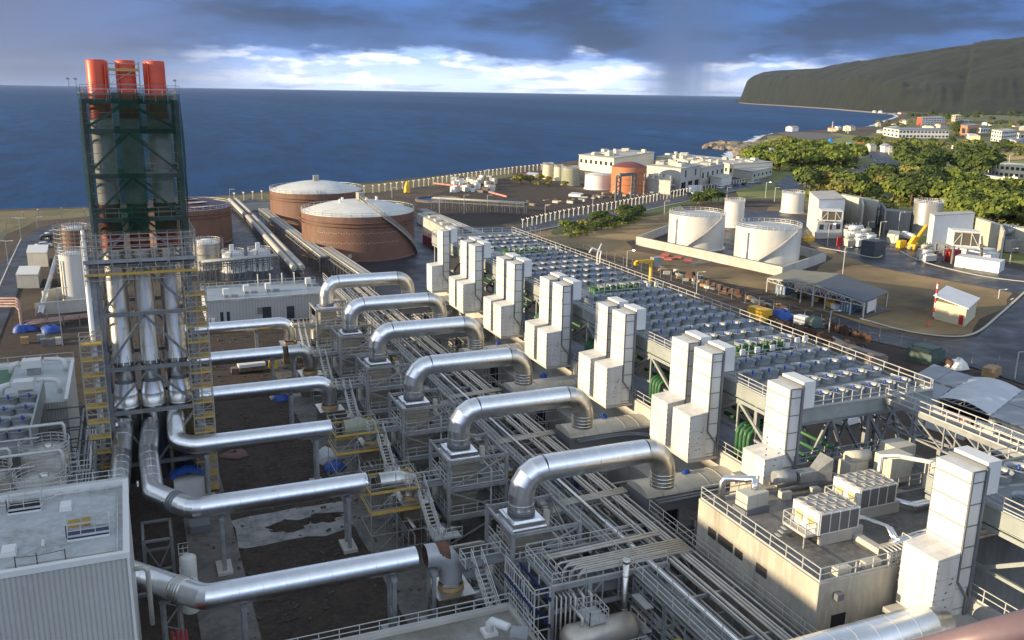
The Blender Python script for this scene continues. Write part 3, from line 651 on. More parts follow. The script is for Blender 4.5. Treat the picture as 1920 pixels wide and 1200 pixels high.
# chimneys
def chimney(i, x, y, front):
    lab = f'{["left","middle","right"][i]} tall {"front" if front else "rear"} chimney flue, silver below and orange red at the top'
    t = thing('chimney', lab, 'chimney', (x, y, 0), 'chimney flues of the stack')
    r = 1.0
    if front:
        m = MB(); m.lathe(x, y, [(1.28,2.0),(1.28,10.7),(1.34,10.7),(1.34,10.9),(1.28,10.9),(1.28,12.2)], 32, capb=True); m.build('lower_silencer', ALU2, t)
        m = MB(); m.lathe(x, y, [(1.28,12.2),(1.04,13.4),(1.04,13.5)], 32); m.build('cone', ALU, t)
        m = MB(); m.lathe(x, y, [(.9,13.45),(.9,13.9)], 32); m.lathe(x, y, [(1.08,13.5),(1.08,13.6)], 32); m.build('expansion_joint', TRIM, t)
        m = MB(); m.lathe(x, y, [(1.0,13.9),(1.0,15.6),(1.12,15.6),(1.12,16.0),(1.0,16.3),(1.0,28.2)], 32)
        for k in range(5): m.lathe(x, y, [(1.008,17.6+2.1*k),(1.008,17.64+2.1*k)], 32)
        for k in range(12): a = 2*pi*k/12; m.beam((x+1.25*cos(a),y+1.25*sin(a),15.6),(x+1.02*cos(a),y+1.02*sin(a),16.6),.09)
        m.build('silver_shell', ALU2, t)
    else:
        m = MB(); m.lathe(x, y, [(1.0,4),(1.0,28.2)], 32, capb=True); m.build('silver_shell', ALU2, t)
    m = MB(); m.lathe(x, y, [(.98,28.2),(.98,33.0)], 32)
    for k in range(5): m.lathe(x, y, [(1.02,28.8+.9*k),(1.02,28.88+.9*k)], 32)
    m.build('lower_orange_shell', ORND, t)
    m = MB(); m.lathe(x, y, [(.98,33.0),(.98,41.6)], 32)
    for k in range(5): m.lathe(x, y, [(1.0,34.5+1.6*k),(1.0,34.56+1.6*k)], 32)
    m.build('white_shell', WPAINT, t)
    m = MB(); m.lathe(x, y, [(.95,41.6),(.95,47.3),(.88,47.45),(.82,47.45)], 32)
    for dz in (43.0, 45.2): m.lathe(x, y, [(.975,dz),(.975,dz+.05)], 32)
    m.tube([(x-.75 if i else x+.8,y-.75,41.6),(x-.75 if i else x+.8,y-.75,47.0)], .09, 8); m.build('orange_top', ORNG, t)
    m = MB(); m.lathe(x, y, [(.82,47.45),(.82,44.0)], 32, capt=True); m.build('flue_mouth', HOLE, t)
for i, x in enumerate(CX): chimney(i, x, CYF, True)
for i, x in enumerate(CX): chimney(i, x+(.12,0,-.15)[i], CYR, False)
# chimney frame
t = thing('lattice_tower', 'tall grey steel frame carrying the three chimney flues', 'steel frame', (.4, 105, 0))
fx0, fx1, fy0, fy1 = -3.7, 5.15, 101.2, 108.6
for x in (fx0, fx1):
    for y in (fy0, fy1):
        m = MB(); m.beam((x,y,0),(x,y,43.5),.42); m.build('column', GALVD, t)
lv = [4.5, 10.6, 15.5, 21.5, 27.0, 31.5, 36.0, 40.5, 43.4]; m = MB()
for z in lv:
    for y in (fy0, fy1): m.beam((fx0,y,z),(fx1,y,z),.3,.42)
    for x in (fx0, fx1): m.beam((x,fy0,z),(x,fy1,z),.3,.42)
m.build_each('cross_beam', GALVD, t)
m = MB(); xm = .4
for k, (z0, z1) in enumerate(zip(lv[:-1], lv[1:])):
    for y in (fy0, fy1):
        if z0 == 4.5: m.beam((fx0,y,z1),(xm,y,z0),.24); m.beam((fx1,y,z1),(xm,y,z0),.24)
        else: m.beam((fx0,y,z0+.2),(xm,y,z1-.2),.24); m.beam((fx1,y,z0+.2),(xm,y,z1-.2),.24)
    for x in (fx0, fx1): m.beam((x,fy0,z0),(x,fy1,z1),.2); m.beam((x,fy1,z0),(x,fy0,z1),.2)
m.build('brace', GALVD, t)
m = MB()
for z in (27.2, 31.6, 36.1, 40.6, 43.5):
    m.box(fx0,fy0,z-.05,fx0+.9,fy1,z); m.box(fx1-.9,fy0,z-.05,fx1,fy1,z); m.box(fx0,fy0,z-.05,fx1,fy0+.6,z)
m.box(fx0-.5,fy0-.9,26.9,fx1+.7,fy1+.4,27.05)
m.build_each('gallery_floor', GALVD, t)
m = MB(); 
for z in (31.6,36.1,40.6,43.5): m.rail([(fx0,fy0,z),(fx1,fy0,z),(fx1,fy1,z),(fx0,fy1,z)], closed=True, sp=1.3)
for z in range(28, 43): m.beam((fx0,fy0-.02,z+.3),(fx1,fy0-.02,z+.3),.05)
m.build('railing', RAILM, t)
# work platform round the frame at mid height
t = thing('work_platform', 'scaffold platform with yellow boards hung round the chimneys at mid height', 'platform', (.4, 101, 25))
m = MB(); px0, px1, py0 = -4.9, 6.0, 99.9
for z in (25.5, 26.7, 28.9, 29.6, 30.2): m.beam((px0,py0,z),(px1,py0,z),.07); m.beam((px0,py0+1.1,z),(px1,py0+1.1,z),.07)
for k in range(9):
    x = px0+(px1-px0)*k/8; m.beam((x,py0,25),(x,py0,30.4),.07); m.beam((x,py0+1.1,25),(x,py0+1.1,30.4),.07)
    if k % 2 and k < 8: m.beam((x,py0,25.4),(x+1.3,py0,27.3),.06)
for x in (px0, px1):
    for z in (25.5,26.7,28.9,30.2): m.beam((x,py0,z),(x,109.4,z),.07)
    for y in (102.5,105,107.5,109.4): m.beam((x,y,25),(x,y,30.4),.07)
m.rail([(px0,py0,27.5),(px1,py0,27.5)], sp=1.1, r=.03); m.build('tube_frame', TUBEM, t)
m = MB(); m.box(px0,py0-.05,26.0,px1,py0+.0,26.25); m.box(px0,py0+.02,25.95,px1,py0+1.1,26.0); m.box(px0+4,py0+1.1,25.9,px1-.6,py0+1.15,26.1); m.build('toe_board', YEL, t)
m = MB(); m.box(px0,py0-.06,27.3,px1,py0-.02,27.6); m.box(px0,py0,27.25,px1,py0+1.2,27.3); m.build('steel_board', GALV, t)
# green netting, in hanging panels with a little slack
def net_panel(mb, a, b, z0, z1, bulge, n=10, mz=14, seed=0):
    rn = random.Random(seed); a = Vector(a); b = Vector(b); d = (b-a); nrm = Vector((d.y,-d.x,0)).normalized(); vs = []
    for j in range(mz+1):
        for i in range(n+1):
            u_, w_ = i/n, j/mz; off = bulge*(sin(pi*u_)*.5+.5*MN.noise(Vector((u_*5+seed, w_*4, seed))))*sin(pi*min(1,w_*1.02)); p = a+d*u_+nrm*off; vs.append((p.x,p.y,z0+(z1-z0)*w_))
    mb.add(vs, [(j*(n+1)+i, j*(n+1)+i+1, (j+1)*(n+1)+i+1, (j+1)*(n+1)+i) for j in range(mz) for i in range(n)], True)
t = thing('safety_net', 'dark green netting wrapped round the upper half of the chimneys', 'netting', (.4, 105, 30))
n0 = (-3.65,100.6); n1 = (5.5,100.6); n2 = (5.9,109.2); n3 = (-4.25,108.6)
for nm, a, b, sd_ in (('front_net', n0, n1, 1), ('side_net', n1, n2, 2), ('side_net', n3, n0, 3)):
    m = MB(); net_panel(m, (*a,0), (*b,0), 30.2, 44.2, .35, seed=sd_); m.build(nm, NET, t)
m = MB(); net_panel(m, (-.9,100.4,0), (1.7,100.4,0), 30.3, 44.3, .3, seed=7); net_panel(m, (1.5,101.0,0), (4.9,100.9,0), 40.2, 44.0, .2, 6, 4, seed=8)
m.build('doubled_net', NET, t)
m = MB()
for z in (44.2, 45.0): 
    for a, b in ((n0,n1),(n1,n2),(n3,n0)): m.beam((*a,z),(*b,z),.05)
for k in range(9): x = n0[0]+(n1[0]-n0[0])*k/8; m.beam((x,n0[1],43.4),(x,n0[1],45.0),.05)
m.build('top_rail', TRIM, t)
# little scaffold around the middle chimney top, aviation lamps
t = thing('scaffold', 'small tube scaffold round the middle orange chimney top', 'scaffold', (.35, 102, 44.5)); m = MB()
for x in (-1.0, 1.9):
    for y in (101.9, 104.6): m.beam((x,y,44.4),(x,y,47.3),.06)
for z in (45.1, 46.0, 46.6, 47.1):
    for y in (101.9, 104.6): m.beam((-1.0,y,z),(1.9,y,z),.05)
    for x in (-1.0, 1.9): m.beam((x,101.9,z),(x,104.6,z),.05)
m.beam((-.9,101.9,45.1),(1.8,101.9,46.7),.05); m.build('tube_frame', TUBEM, t)
m = MB(); m.box(-1.0,101.8,46.35,1.9,101.95,46.55); m.build('toe_board', YEL, t)
for k, (x, y) in enumerate(((-4.6,100.7),(-4.0,101.9),(5.2,101))):
    m = MB(); m.beam((x,y,44.2),(x,y,45.5),.05); m.cbox((x-.05,y,45.45),.3,.16,.16); single(m, 'warning_lamp', GALV, f'{["leftmost","inner left","right hand"][k]} small lamp on a thin post above the green netting', 'lamp', 'lamps on the chimney top')
# scaffold stair towers
def scaffold(x0, x1, y0, y1, z0, z1, lift, lab):
    t = thing('scaffold_tower', lab, 'scaffold', ((x0+x1)/2, y0, 0), 'scaffold towers beside the chimneys'); m = MB()
    for x in (x0, (x0+x1)/2, x1):
        for y in (y0, y1): m.beam((x,y,z0),(x,y,z1),.07)
    z = z0+.3; k = 0
    while z < z1:
        for dz in (0, .55, 1.05):
            for y in (y0, y1): m.beam((x0,y,z+dz),(x1,y,z+dz),.055)
            for x in (x0, x1): m.beam((x,y0,z+dz),(x,y1,z+dz),.055)
        m.beam((x0 if k%2 else x1,y0,z),(x1 if k%2 else x0,y0,z+lift),.05); m.beam((x0 if k%2 else x1,y1,z),(x1 if k%2 else x0,y1,z+lift),.05); z += lift; k += 1
    m.build('tube_frame', TUBEM, t); m = MB(); z = z0+.3
    while z < z1: m.box(x0,y0-.04,z,x1,y0,z+.16); m.box(x0,y0,z-.04,x1,y1,z); z += lift
    m.build_each('yellow_board', YEL, t)
scaffold(-6.0, -3.9, 99.0, 100.6, 0, 19.5, 1.7, 'scaffold stair tower with yellow boards left of the chimneys')
scaffold(4.6, 6.8, 101.0, 103.2, 0, 24.2, 1.75, 'scaffold stair tower with yellow boards right of the chimneys')
t = thing('cable_riser', 'thin cream riser pipe with a ladder climbing the left side of the chimneys', 'pipe', (-4.3, 101, 0))
m = MB(); m.tube([(-4.75,101.0,1),(-4.75,101.0,29.6)], .27, 12); m.tube([(-4.75,101.0,29.4),(-4.75,101,30.6)], .18, 10); m.build('riser', WPAINT, t)
m = MB(); m.beam((-4.2,101.2,3),(-4.2,101.2,28),.5,.06)
for k in range(40): m.beam((-4.45,101.1,3.5+.62*k),(-3.95,101.1,3.5+.62*k),.05)
m.build('cable_ladder', GALV, t)
# ================================================================ INTAKE TOWERS
def tower(name_label, y0, zb=9.45, x0=49.4):
    t = thing('intake_tower', name_label, 'tower', (50.6, y0+1.55, zb), 'white air intake towers')
    y1_ = y0+3.1
    m = MB(); m.box(x0,y0,zb,51.45,y1_,14.05); m.add([(x0,y0,14.05),(51.45,y0,14.05),(51.45,y1_,14.05),(x0,y1_,14.05),(51.45,y0,14.25),(51.45,y1_,14.25)], [(0,1,4),(2,3,5),(0,4,5,3)]); m.build('lower_duct', WPANL, t)
    m = MB(); m.box(51.5,y0+.02,zb+2.2,52.72,y1_-.02,20.25); m.box(51.52,y0+.1,zb,52.70,y1_-.1,zb+2.2); m.build('upper_duct', WPAN, t)
    m = MB(); m.box(53.0,y0+.1,18.3,54.3,y1_-.1,20.75); m.build('filter_box', WPAINT, t)
    m = MB()
    for yy in (y0-.03, y1_+.03): m.beam((52.86,yy,zb+.1),(52.86,yy,20.4),.22,.16)
    m.box(52.72,y0,19.9,53.0,y1_,20.5); m.beam((51.55,y0,zb+2.7),(51.55,y0,20.28),.13); m.beam((51.55,y1_,14.2),(51.55,y1_,20.28),.09)
    m.beam((51.55,y0,20.28),(52.9,y0,20.28),.09); m.beam((51.55,y0-.06,zb+2.75),(52.6,y0-.06,zb+1.4),.14); m.beam((52.6,y0-.06,zb+1.4),(52.6,y0-.06,zb),.14)
    for k in range(5): z = 12.96+1.62*k; m.beam((51.5,y0-.02,z),(52.8,y0-.02,z),.035)
    m.build('edge_frame', TRIM, t)
    m = MB()
    for k in range(8): z = zb+.55+.55*k; m.cbox((x0+.02,y0-.04,z),.1,.1,.12); m.cbox((x0+.02,y1_+.04,z),.1,.1,.12)
    for a, z in ((.6,1.6),(.75,2.1),(1.0,2.7),(1.15,2.75),(.55,.9),(.9,.95),(1.2,3.1)): m.cbox((x0+a+.4,y0-.02,zb+z),.12,.05,.09)
    m.build('fixing_lugs', TRIM, t)
mat_bduct = mat("beige_barrel_sheet", (.50,.47,.40), .5, .15, (.38,.35,.29), .6, .7)
def mat_bduct0(): return mat_bduct
tower('nearest and tallest looking white intake tower, alone beside the concrete building', 40.4, 9.2)
tower('single white intake tower behind the roof of the concrete building', 59.2, 11.75)
for k, y0 in enumerate((70.8, 87.9, 104.4, 120.6, 137.2)):
    for far_ in (0, 1):
        tower(f'{"farther" if far_ else "nearer"} tower of the {ORD[k]} pair of white intake towers', y0+4.15*far_)
tower('farthest white intake tower, standing alone at the end of the row', 153.9)
# ---------------- engine hall under the towers
t = thing('engine_hall', 'long low concrete engine hall under the white intake towers', 'building', (52, 100, 0))
m = MB(); m.box(53.1,64,0,53.6,166,9.9); m.box(49.0,64,0,53.1,166,5.0); m.box(53.1,24,0,53.6,44,10.3); m.box(48.6,24,0,53.1,43.3,6); m.build('wall', CONCL, t)
m = MB()
for y in [70.4,87.5,104,120.2,136.8,153.5]: m.box(49.45,y+.4,9.1,53.05,y+7.6 if y < 150 else y+3.5,9.4)
m.box(48.0,37,8.8,53.05,43.3,9.18); m.build_each('roof_slab', CONCL, t)
m = MB(); m.rail([(53.35,64,9.9),(53.35,166,9.9)], sp=2); m.rail([(53.35,24,10.3),(53.35,43,10.3)], sp=1.8); m.build('railing', RAILM, t)
m = MB()
for y in ROWS: m.box(48.98,y+4.8,1.2,49.2,y+8,4.6)
m.build_each('dark_opening', HOLE, t)
# barrel ducts from the exhaust pipes to the hall
for i, y in enumerate(ROWS+[40.5]):
    nm = ORD[i] if i < 6 else 'foreground'
    t = thing('barrel_duct', f'{nm} beige barrel roofed duct leading from a silver pipe into the engine hall' if i < 6 else 'beige barrel roofed duct at the bottom right under the nearest tower', 'duct', (47, y, 6), 'beige barrel ducts'); m = MB(); n = 10
    x0, x1 = (42.6, 53.1) if i < 6 else (47.0, 53.1); zb = 7.2; r = 1.9 if i < 6 else 1.55; z_ = 7.0 if i < 6 else 6.6; y = y+2.7 if i < 6 else y
    for k in range(n):
        a, b = pi*k/n, pi*(k+1)/n
        m.add([(x0,y+r*cos(a),z_+1.0+.7*sin(a)),(x1,y+r*cos(a),z_+1.0+.7*sin(a)),(x1,y+r*cos(b),z_+1.0+.7*sin(b)),(x0,y+r*cos(b),z_+1.0+.7*sin(b))], [(0,1,2,3)], True)
    m2_ = MB(); m2_.box(x0,y-r,z_-.6,x1,y+r,z_+1.0); m2_.build('duct_body', TRIM, t)
    for x in [x0+.05+1.75*k for k in range(int((x1-x0)/1.75)+1)]:
        pts = [(x,y+(r+.02)*cos(pi*k/10),z_+1.0+.72*sin(pi*k/10)) for k in range(11)]; m.tube(pts, .035, 5)
    m.add([(x0,y+r*cos(pi*k/n),z_+1.0+.7*sin(pi*k/n)) for k in range(n+1)], [tuple(range(n+1))]); m.build('duct_shell', mat_bduct if i else mat_bduct0(), t)
    m = MB(); [m.tube([(x0+.6,y-2.4-o,7.9),(47.5,y-2.4-o,7.95),(49.8,y-2.6-o,7.95),(51.3-o*.6,y-3.4-o,7.95),(52.2-o,y-4.8-o*.5,7.95),(52.5-o,y-7,7.95)] if i < 6 else [(46,y-2.2,7.6),(50,y-2.2,7.6)], .13, 8) for o in (0,.5)]; m.build('black_cable_tray', TRIM, t)
# ---------------- small things by the towers
for k, y in enumerate([69.6, 86.6, 103.3, 119.6, 136.2]):
    m = MB(); rn = random.Random(k)
    m.lathe(48.5, y, [(.5,7.6),(.55,8.0),(.48,8.5),(.35,8.9),(.2,9.0),(.02,9.02)], 9); m.v = [(a+rn.uniform(-.14,.14), b+rn.uniform(-.14,.14), c+rn.uniform(-.14,.1)) for a, b, c in m.v]
    single(m, 'tarpaulin_bundle', BLUET, f'blue tarpaulin bundle at the foot of the {"" if k else ""}{ORD[k]} pair of white towers', 'tarpaulin', 'blue tarpaulins by the towers')

# ================================================================ RADIATOR DECKS AND FANS
DZ = 16.9
def deck(lab, x0, x1, y0, y1, cols_y, apex):
    t = thing('radiator_deck', lab, 'deck', ((x0+x1)/2, (y0+y1)/2, 0), 'raised decks carrying cooling fans')
    m = MB(); m.box(x0+.15,y0+.15,DZ-.25,x1-.15,y1-.15,DZ); m.build('deck_plate', DECKM, t)
    m = MB()
    for z in (DZ-1.15,): 
        m.box(x0-.15,y0,z,x0+.1,y1,DZ+.12); m.box(x1-.1,y0,z,x1+.15,y1,DZ+.12); m.box(x0-.15,y0-.15,z,x1+.15,y0+.1,DZ+.12); m.box(x0,y1-.1,z,x1,y1+.15,DZ+.12)
        for a in (x0-.22, x1-.02):
            for zz in (z-.02, DZ+.1): m.box(a,y0-.05,zz,a+.3,y1,zz+.07)
        m.box(x0-.2,y0-.28,z-.05,x1+.2,y0+.05,z+.03); m.box(x0-.2,y0-.28,DZ+.1,x1+.2,y0+.05,DZ+.18)
    m.build('edge_girder', GIRD, t)
    m = MB(); z2 = 15.35
    for x in (x0+.1, x1-.2):
        m.beam((x,y0+.3,z2),(x,y1,z2),.35)
        for ya in apex:
            m.beam((x,ya,z2),(x,ya,z2-3.1),.22)
            for s_ in (-1, 1): m.beam((x,ya,z2-.1),(x,ya+s_*5.0,z2-3.2),.3)
            m.beam((x,ya-8.2,z2-3.2),(x,ya+8.2,z2-3.2),.24)
    for y in cols_y:
        m.beam((x0,y,z2),(x1,y,z2),.3)
    m.build('lower_truss', GIRD, t)
    for y in cols_y:
        for x in (x0+.3, (x0+x1)/2+1, x1-1.2):
            m = MB(); m.box(x-.22,y-.22,0,x+.22,y+.22,DZ-1.1); m.build('column', GALV, t)
    m = MB()
    for y in cols_y[:2]:
        for a, b in ((x0+.3,(x0+x1)/2+1),((x0+x1)/2+1,x1-1.2)):
            mid = (a+b)/2; m.beam((mid,y,DZ-1.2),(a,y,6),.25); m.beam((mid,y,DZ-1.2),(b,y,6),.25)
        m.beam(((x0+x1)/2+1,y,DZ-1.5),(x1+3,y,.5),.3)
    m.build_each('brace', GALV, t)
    m = MB(); m.rail([(x1+.1,y0+.2,DZ+.1),(x1+.1,y1,DZ+.1)], sp=2.05, r=.04); m.build('railing', RAILM, t)
    m = MB(); m.rail([(x0-.05,y0,DZ+.1),(x0-.05,y1,DZ+.1)], sp=2.2, r=.035, rails=(1.1,.7,.35)); m.build('railing', RAILM, t)
    m = MB(); m.rail([(x0,y0-.1,DZ+.15),(x1,y0-.1,DZ+.15)], sp=1.15, r=.035, rails=(.55,)); m.rail([(x0,y1,DZ+.1),(x1,y1,DZ+.1)], sp=2.2); m.build('railing', RAILM, t)
    return t
cy1 = [62.6, 67.5, 78.6, 95.0, 111.3, 127.7, 144.2, 160.7, 168.6]
deck('long raised deck with rows of ring fans behind the white towers', 54.6, 71.6, 62.2, 169.6, cy1, [70.2,86.9,103.1,119.5,136.0,152.5])
deck('near right raised deck with ring fans, cut off by the frame', 54.6, 71.6, 14, 46.6, [16,31,45.8], [36,24])
def fan(loc, lab):
    t = thing('cooling_fan', lab, 'fan', (0,0,0), 'ring shrouded cooling fans'); n = 22
    m = MB(); m.lathe(0,0,[(.95,0),(.95,.30),(1.0,.58),(1.045,.63),(1.0,.63),(.92,.30),(.92,.02)], n); m.build('shroud', FANM, t)
    m = MB(); m.lathe(0,0,[(.93,.10),(.02,.12)], n)
    for k in range(5): a = 2*pi*k/5+.3; m.add([(.12*cos(a),.12*sin(a),.2),(.74*cos(a-.14),.74*sin(a-.14),.18),(.74*cos(a+.2),.74*sin(a+.2),.30)], [(0,1,2)])
    m.build('fan_blades', FANIN, t)
    m = MB(); m.lathe(0,0,[(.11,.25),(.11,.78),(.02,.80)], 8); mm_ = m; m = MB(); m.box(-.88,-.05,.30,.88,.05,.37); m.box(-.05,-.88,.29,.05,.88,.36)
    mb_ = m.build('motor_bridge', FANM, t); mm_.build('motor', BLUEM, mb_)
    t.location = loc; return t
fan0 = None; rn = random.Random(5); FIRST = None
rows1 = [64.45,68.3,72.15,76.0]+[82+3.85*k for k in range(8)]+[115+3.85*k for k in range(8)]+[148+3.85*k for k in range(5)]
for j, y in enumerate(rows1):
    for k in range(7):
        if (j in (4,12,20)) and k in (0,1,2): continue          # the green pipework takes their place
        x = 57.35+2.13*k; yy = y+.12*(k-3)
        lab = f'cooling fan, {ORDN[k]} from the left in the {ORDN[j]} row of the long deck'
        if FIRST is None: FIRST = fan((x,yy,DZ+.01), lab)
        else: dup(FIRST, (x,yy,DZ+.01), lab)
for j, y in enumerate((44.5,40.4,36.3,32.2,28.1)):
    for k in range(7):
        dup(FIRST, (57.35+2.13*k,y,DZ+.01), f'cooling fan, {ORDN[k]} from the left in the {ORDN[j]} row of the near right deck')
# junction boxes on the deck
tb = None
for j, (x, y) in enumerate([(56.2,79.6),(58.4,79.8),(60.4,77.6),(62.6,77.9),(69.6,79.7),(71.0,80.0),(64.7,78.0),(66.9,78.2),(56.3,112.6),(69.2,111.9),(70.8,112.3),(69,145.6),(70.6,145.8),(58,146)]):
    if tb is None:
        tb = thing('junction_box', 'x', 'box', (0,0,0), 'white junction boxes on the deck'); m = MB(); m.box(-.3,-.12,.55,.3,.12,1.15); m.build('cabinet', WPAINT, tb); m = MB(); m.box(-.22,-.04,0,-.16,.04,.55); m.box(.16,-.04,0,.22,.04,.55); m.build('legs', GALV, tb); o = tb
        tb.location = (x,y,DZ)
    else: o = dup(tb, (x,y,DZ), 'x')
    o['label'] = f'white junction box on legs among the fans, {ORDN[j]} counted from the near end'
# green pipework groups
for g, (x, y) in enumerate(((60.5,79.3),(60.3,112.2),(60.2,145.2))):
    t = thing('valve_group', f'{ORD[g]} group of green pipes and white valves among the deck fans', 'pipes', (x+4,y,DZ), 'green pipe groups on the deck')
    m = MB()
    for k in range(6): m.tube([(x-.4+.1*k,y-.9+.45*k,DZ+.35+.12*(k%2)),(x+7.4,y-.9+.45*k,DZ+.35+.12*(k%2))], .15, 8)
    for k in range(4): m.tube([(x+.5+2.1*k,y-.9,DZ+.9),(x+.5+2.1*k,y+1.6,DZ+.9)], .13, 8); m.tube([(x+.5+2.1*k,y+1.6,DZ+.9),(x+.5+2.1*k,y+1.6,DZ)], .13, 8)
    for k in range(3): m.lathe(x-.2,y-.6+.6*k,[(.27,DZ+.2),(.27,DZ+1.0),(.05,DZ+1.05)],10); m.lathe(x+4.8,y-.7+.6*k,[(.25,DZ+.2),(.25,DZ+1.0),(.05,DZ+1.1)],10)
    m.build('green_pipes', GREENP, t); m = MB()
    for k in range(8): m.tube([(x+.3+.95*k,y-1.0,DZ+.1),(x+.3+.95*k,y-1.0,DZ+1.5),(x+.3+.95*k,y-.2,DZ+1.5)], .05, 5)
    for k in range(5): m.cbox((x+.8+1.5*k,y+.1,DZ+1.0),.3,.3,.25)
    m.build('valves', GALV, t)
    m = MB(); m.rail([(x-3.6,y-1.5,DZ),(x+7.5,y-1.5,DZ)], sp=2.2, h=.8, rails=(.8,.4)); m.build('railing', RAILM, t)
# green risers in the gaps between towers
for g, y in enumerate((68.4, 84.9, 101.4, 117.6, 134.1, 150.5)):
    t = thing('green_risers', f'bank of bent green pipes in the {ORD[g]} gap between the white towers', 'pipes', (55.6,y,5), 'green pipe banks between the towers')
    for k in range(4):
        m = MB(); yy = y-.8+.6*k; m.tube([(54.2,yy,4.5)]+[(54.2,yy,12.2)]+[(54.3,yy,12.7),(54.7,yy,13.0),(55.2,yy,13.1),(60,yy,13.1)], .23, 10); m.build('pipe', GREENP, t)
    m = MB(); 
    for k in range(3): m.tube([(57+1.0*k,y-7,12.0+.5*k),(57+1.0*k,y+7,12.0+.5*k)], .22, 8)
    m.build('header_pipes', GREENP, t)
    m = MB(); y = y-9.5; m.box(54.2,y+2.5,11.2,55.6,y+6.5,11.3)
    for z in (10.4,11.0,11.6,12.2): m.beam((54.3,y+2.4,z),(54.3,y+6.4,z),.12)
    m.rail([(54.2,y+2.5,11.3),(54.2,y+6.5,11.3)], sp=1.1); m.build('access_gallery', RAILM, t)
# yellow crane post and white bent vents on the deck edge
t = thing('yellow_davit', 'bright yellow post crane with grey housing at the far edge of the deck', 'crane', (72.3,107.8,DZ)); b0 = Z(1224,531,DZ); b0 = Vector((72.2, b0.y, 14))
m = MB(); m.tube([b0, b0+Vector((0,0,6.3))], .26, 12); m.build('post', YPAINT, t)
m = MB(); m.box(b0.x-2.6,b0.y-.25,b0.z+6.2,b0.x+.8,b0.y+.25,b0.z+6.6); m.cbox(b0+Vector((-2.6,0,5.9)),.6,.5,.5); m.build('jib', YPAINT, t)
m = MB(); m.cbox(b0+Vector((.9,.2,5.6)),1.3,1.1,1.3); m.build('housing', GALV, t)
for k, (px, py) in enumerate(((1096,497),(1117,498))):
    b = Vector((71.9, Z(px,py,DZ).y, DZ)); m = MB(); m.tube([b,b+ZV*1.7,b+Vector((.3,.2,2.3)),b+Vector((1.0 if k==0 else -1.3,.5,3.4 if k==0 else 2.9))]+([] if k==0 else [b+Vector((-1.9,.4,2.2))]), .13, 8)
    single(m, 'bent_vent', WPAINT, ['straight slanting white vent pipe on the deck edge','curved white vent pipe on the deck edge'][k], 'vent', 'white vents on the deck edge')
# bridge walkway from the near deck to the long deck
t = thing('access_bridge', 'long steel truss bridge with handrails linking the two fan decks', 'bridge', (69,54,0)); A = Z(1615,757,DZ); A = Vector((66.2,62.0,DZ)); B = Vector((66.2,40.5,DZ)); w = 1.5
m = MB(); m.box(A.x-w/2,B.y,DZ-.08,A.x+w/2,A.y,DZ); m.build('walkway_floor', GALVD, t)
m = MB()
for s_ in (-1,1):
    x = A.x+s_*w/2; m.beam((x,A.y,DZ-.2),(x,B.y,DZ-.2),.2,.45); m.beam((x,A.y,DZ-2.6),(x,B.y,DZ-2.6),.16)
    n = 6
    for k in range(n): ya = A.y+(B.y-A.y)*k/n; yb = A.y+(B.y-A.y)*(k+1)/n; m.beam((x,ya,DZ-.3),(x,yb,DZ-2.6),.13); m.beam((x,yb,DZ-.3),(x,yb,DZ-2.6),.13)
for k in range(7): y = A.y+(B.y-A.y)*k/6; m.beam((A.x-w/2,y,DZ-2.6),(A.x+w/2,y,DZ-2.6),.12); 
for k in range(6): y = A.y+(B.y-A.y)*k/6; m.beam((A.x-w/2,y,DZ-2.6),(A.x+w/2,y-3.5,DZ-2.6),.1)
m.build('truss', GALV, t)
m = MB()
for s_ in (-1,1): m.rail([(A.x+s_*w/2,A.y,DZ),(A.x+s_*w/2,B.y,DZ)], sp=1.8, r=.04)
m.build('railing', RAILM, t)
for y in (55.0, 48.5): m = MB(); m.box(A.x-w/2-.2,y-.2,0,A.x-w/2+.2,y+.2,DZ-2.5); m.box(A.x+w/2-.2,y-.2,0,A.x+w/2+.2,y+.2,DZ-2.5); m.build('leg', GALV, t)

mat_win = mat('dim_opening', (.055,.048,.040), .8, 0, (.03,.027,.024), 1, .8)
# ================================================================ CONCRETE SWITCH BUILDING
RZ = 11.55
t = thing('concrete_building', 'stained concrete block building with machinery on its flat roof', 'building', (50,53,0))
bx0, bx1, by0, by1 = 42.55, 66.0, 44.1, 62.8
m = MB(); m.box(bx0,by0,0,52.6,by1-3.9,RZ); m.box(52.6,44.9,0,bx1,by1-.6,RZ-.01); m.box(48.7,by1-3.9,0,52.6,by1,RZ-.02); m.build('wall', CONC, t)
m = MB(); m.box(bx0+.3,by0+.3,RZ,52.6,by1-4.2,RZ+.02); m.box(52.6,45.2,RZ,bx1-.3,by1-.9,RZ+.02); m.build('roof', ROOFD, t)
m = MB(); m.box(bx0-.02,by0-.02,RZ-.1,bx0+.3,by1-3.9,RZ+.16); m.box(bx0+.3,by0-.02,RZ-.1,52.6,by0+.3,RZ+.16); m.box(52.6,44.88,RZ-.1,bx1,45.2,RZ+.16); m.build('parapet', CONC, t)
m = MB(); m.rail([(52.4,by0+.15,RZ+.16),(bx0+.15,by0+.15,RZ+.16),(bx0+.15,by1-4.0,RZ+.16),(48.4,by1-4.0,RZ+.16)], sp=1.75, r=.035); m.rail([(52.8,by1-.8,RZ),(bx1-.2,by1-.8,RZ),(bx1-.2,45.2,RZ)], sp=1.75, r=.035); m.rail([(52.8,45.1,RZ),(bx1-.2,45.1,RZ)], sp=1.75, r=.035); m.build('railing', RAILM, t)
for k, (ya, yb, z0, z1) in enumerate(((57.3,56.2,8.9,9.9),(55.9,53.9,8.9,9.9),(53.6,52.6,8.9,9.8),(50.9,49.6,8.9,9.9))):
    m = MB(); m.box(bx0-.03,yb,z0+.2,bx0-.003,ya,z1); m.build('window', mat_win, t)
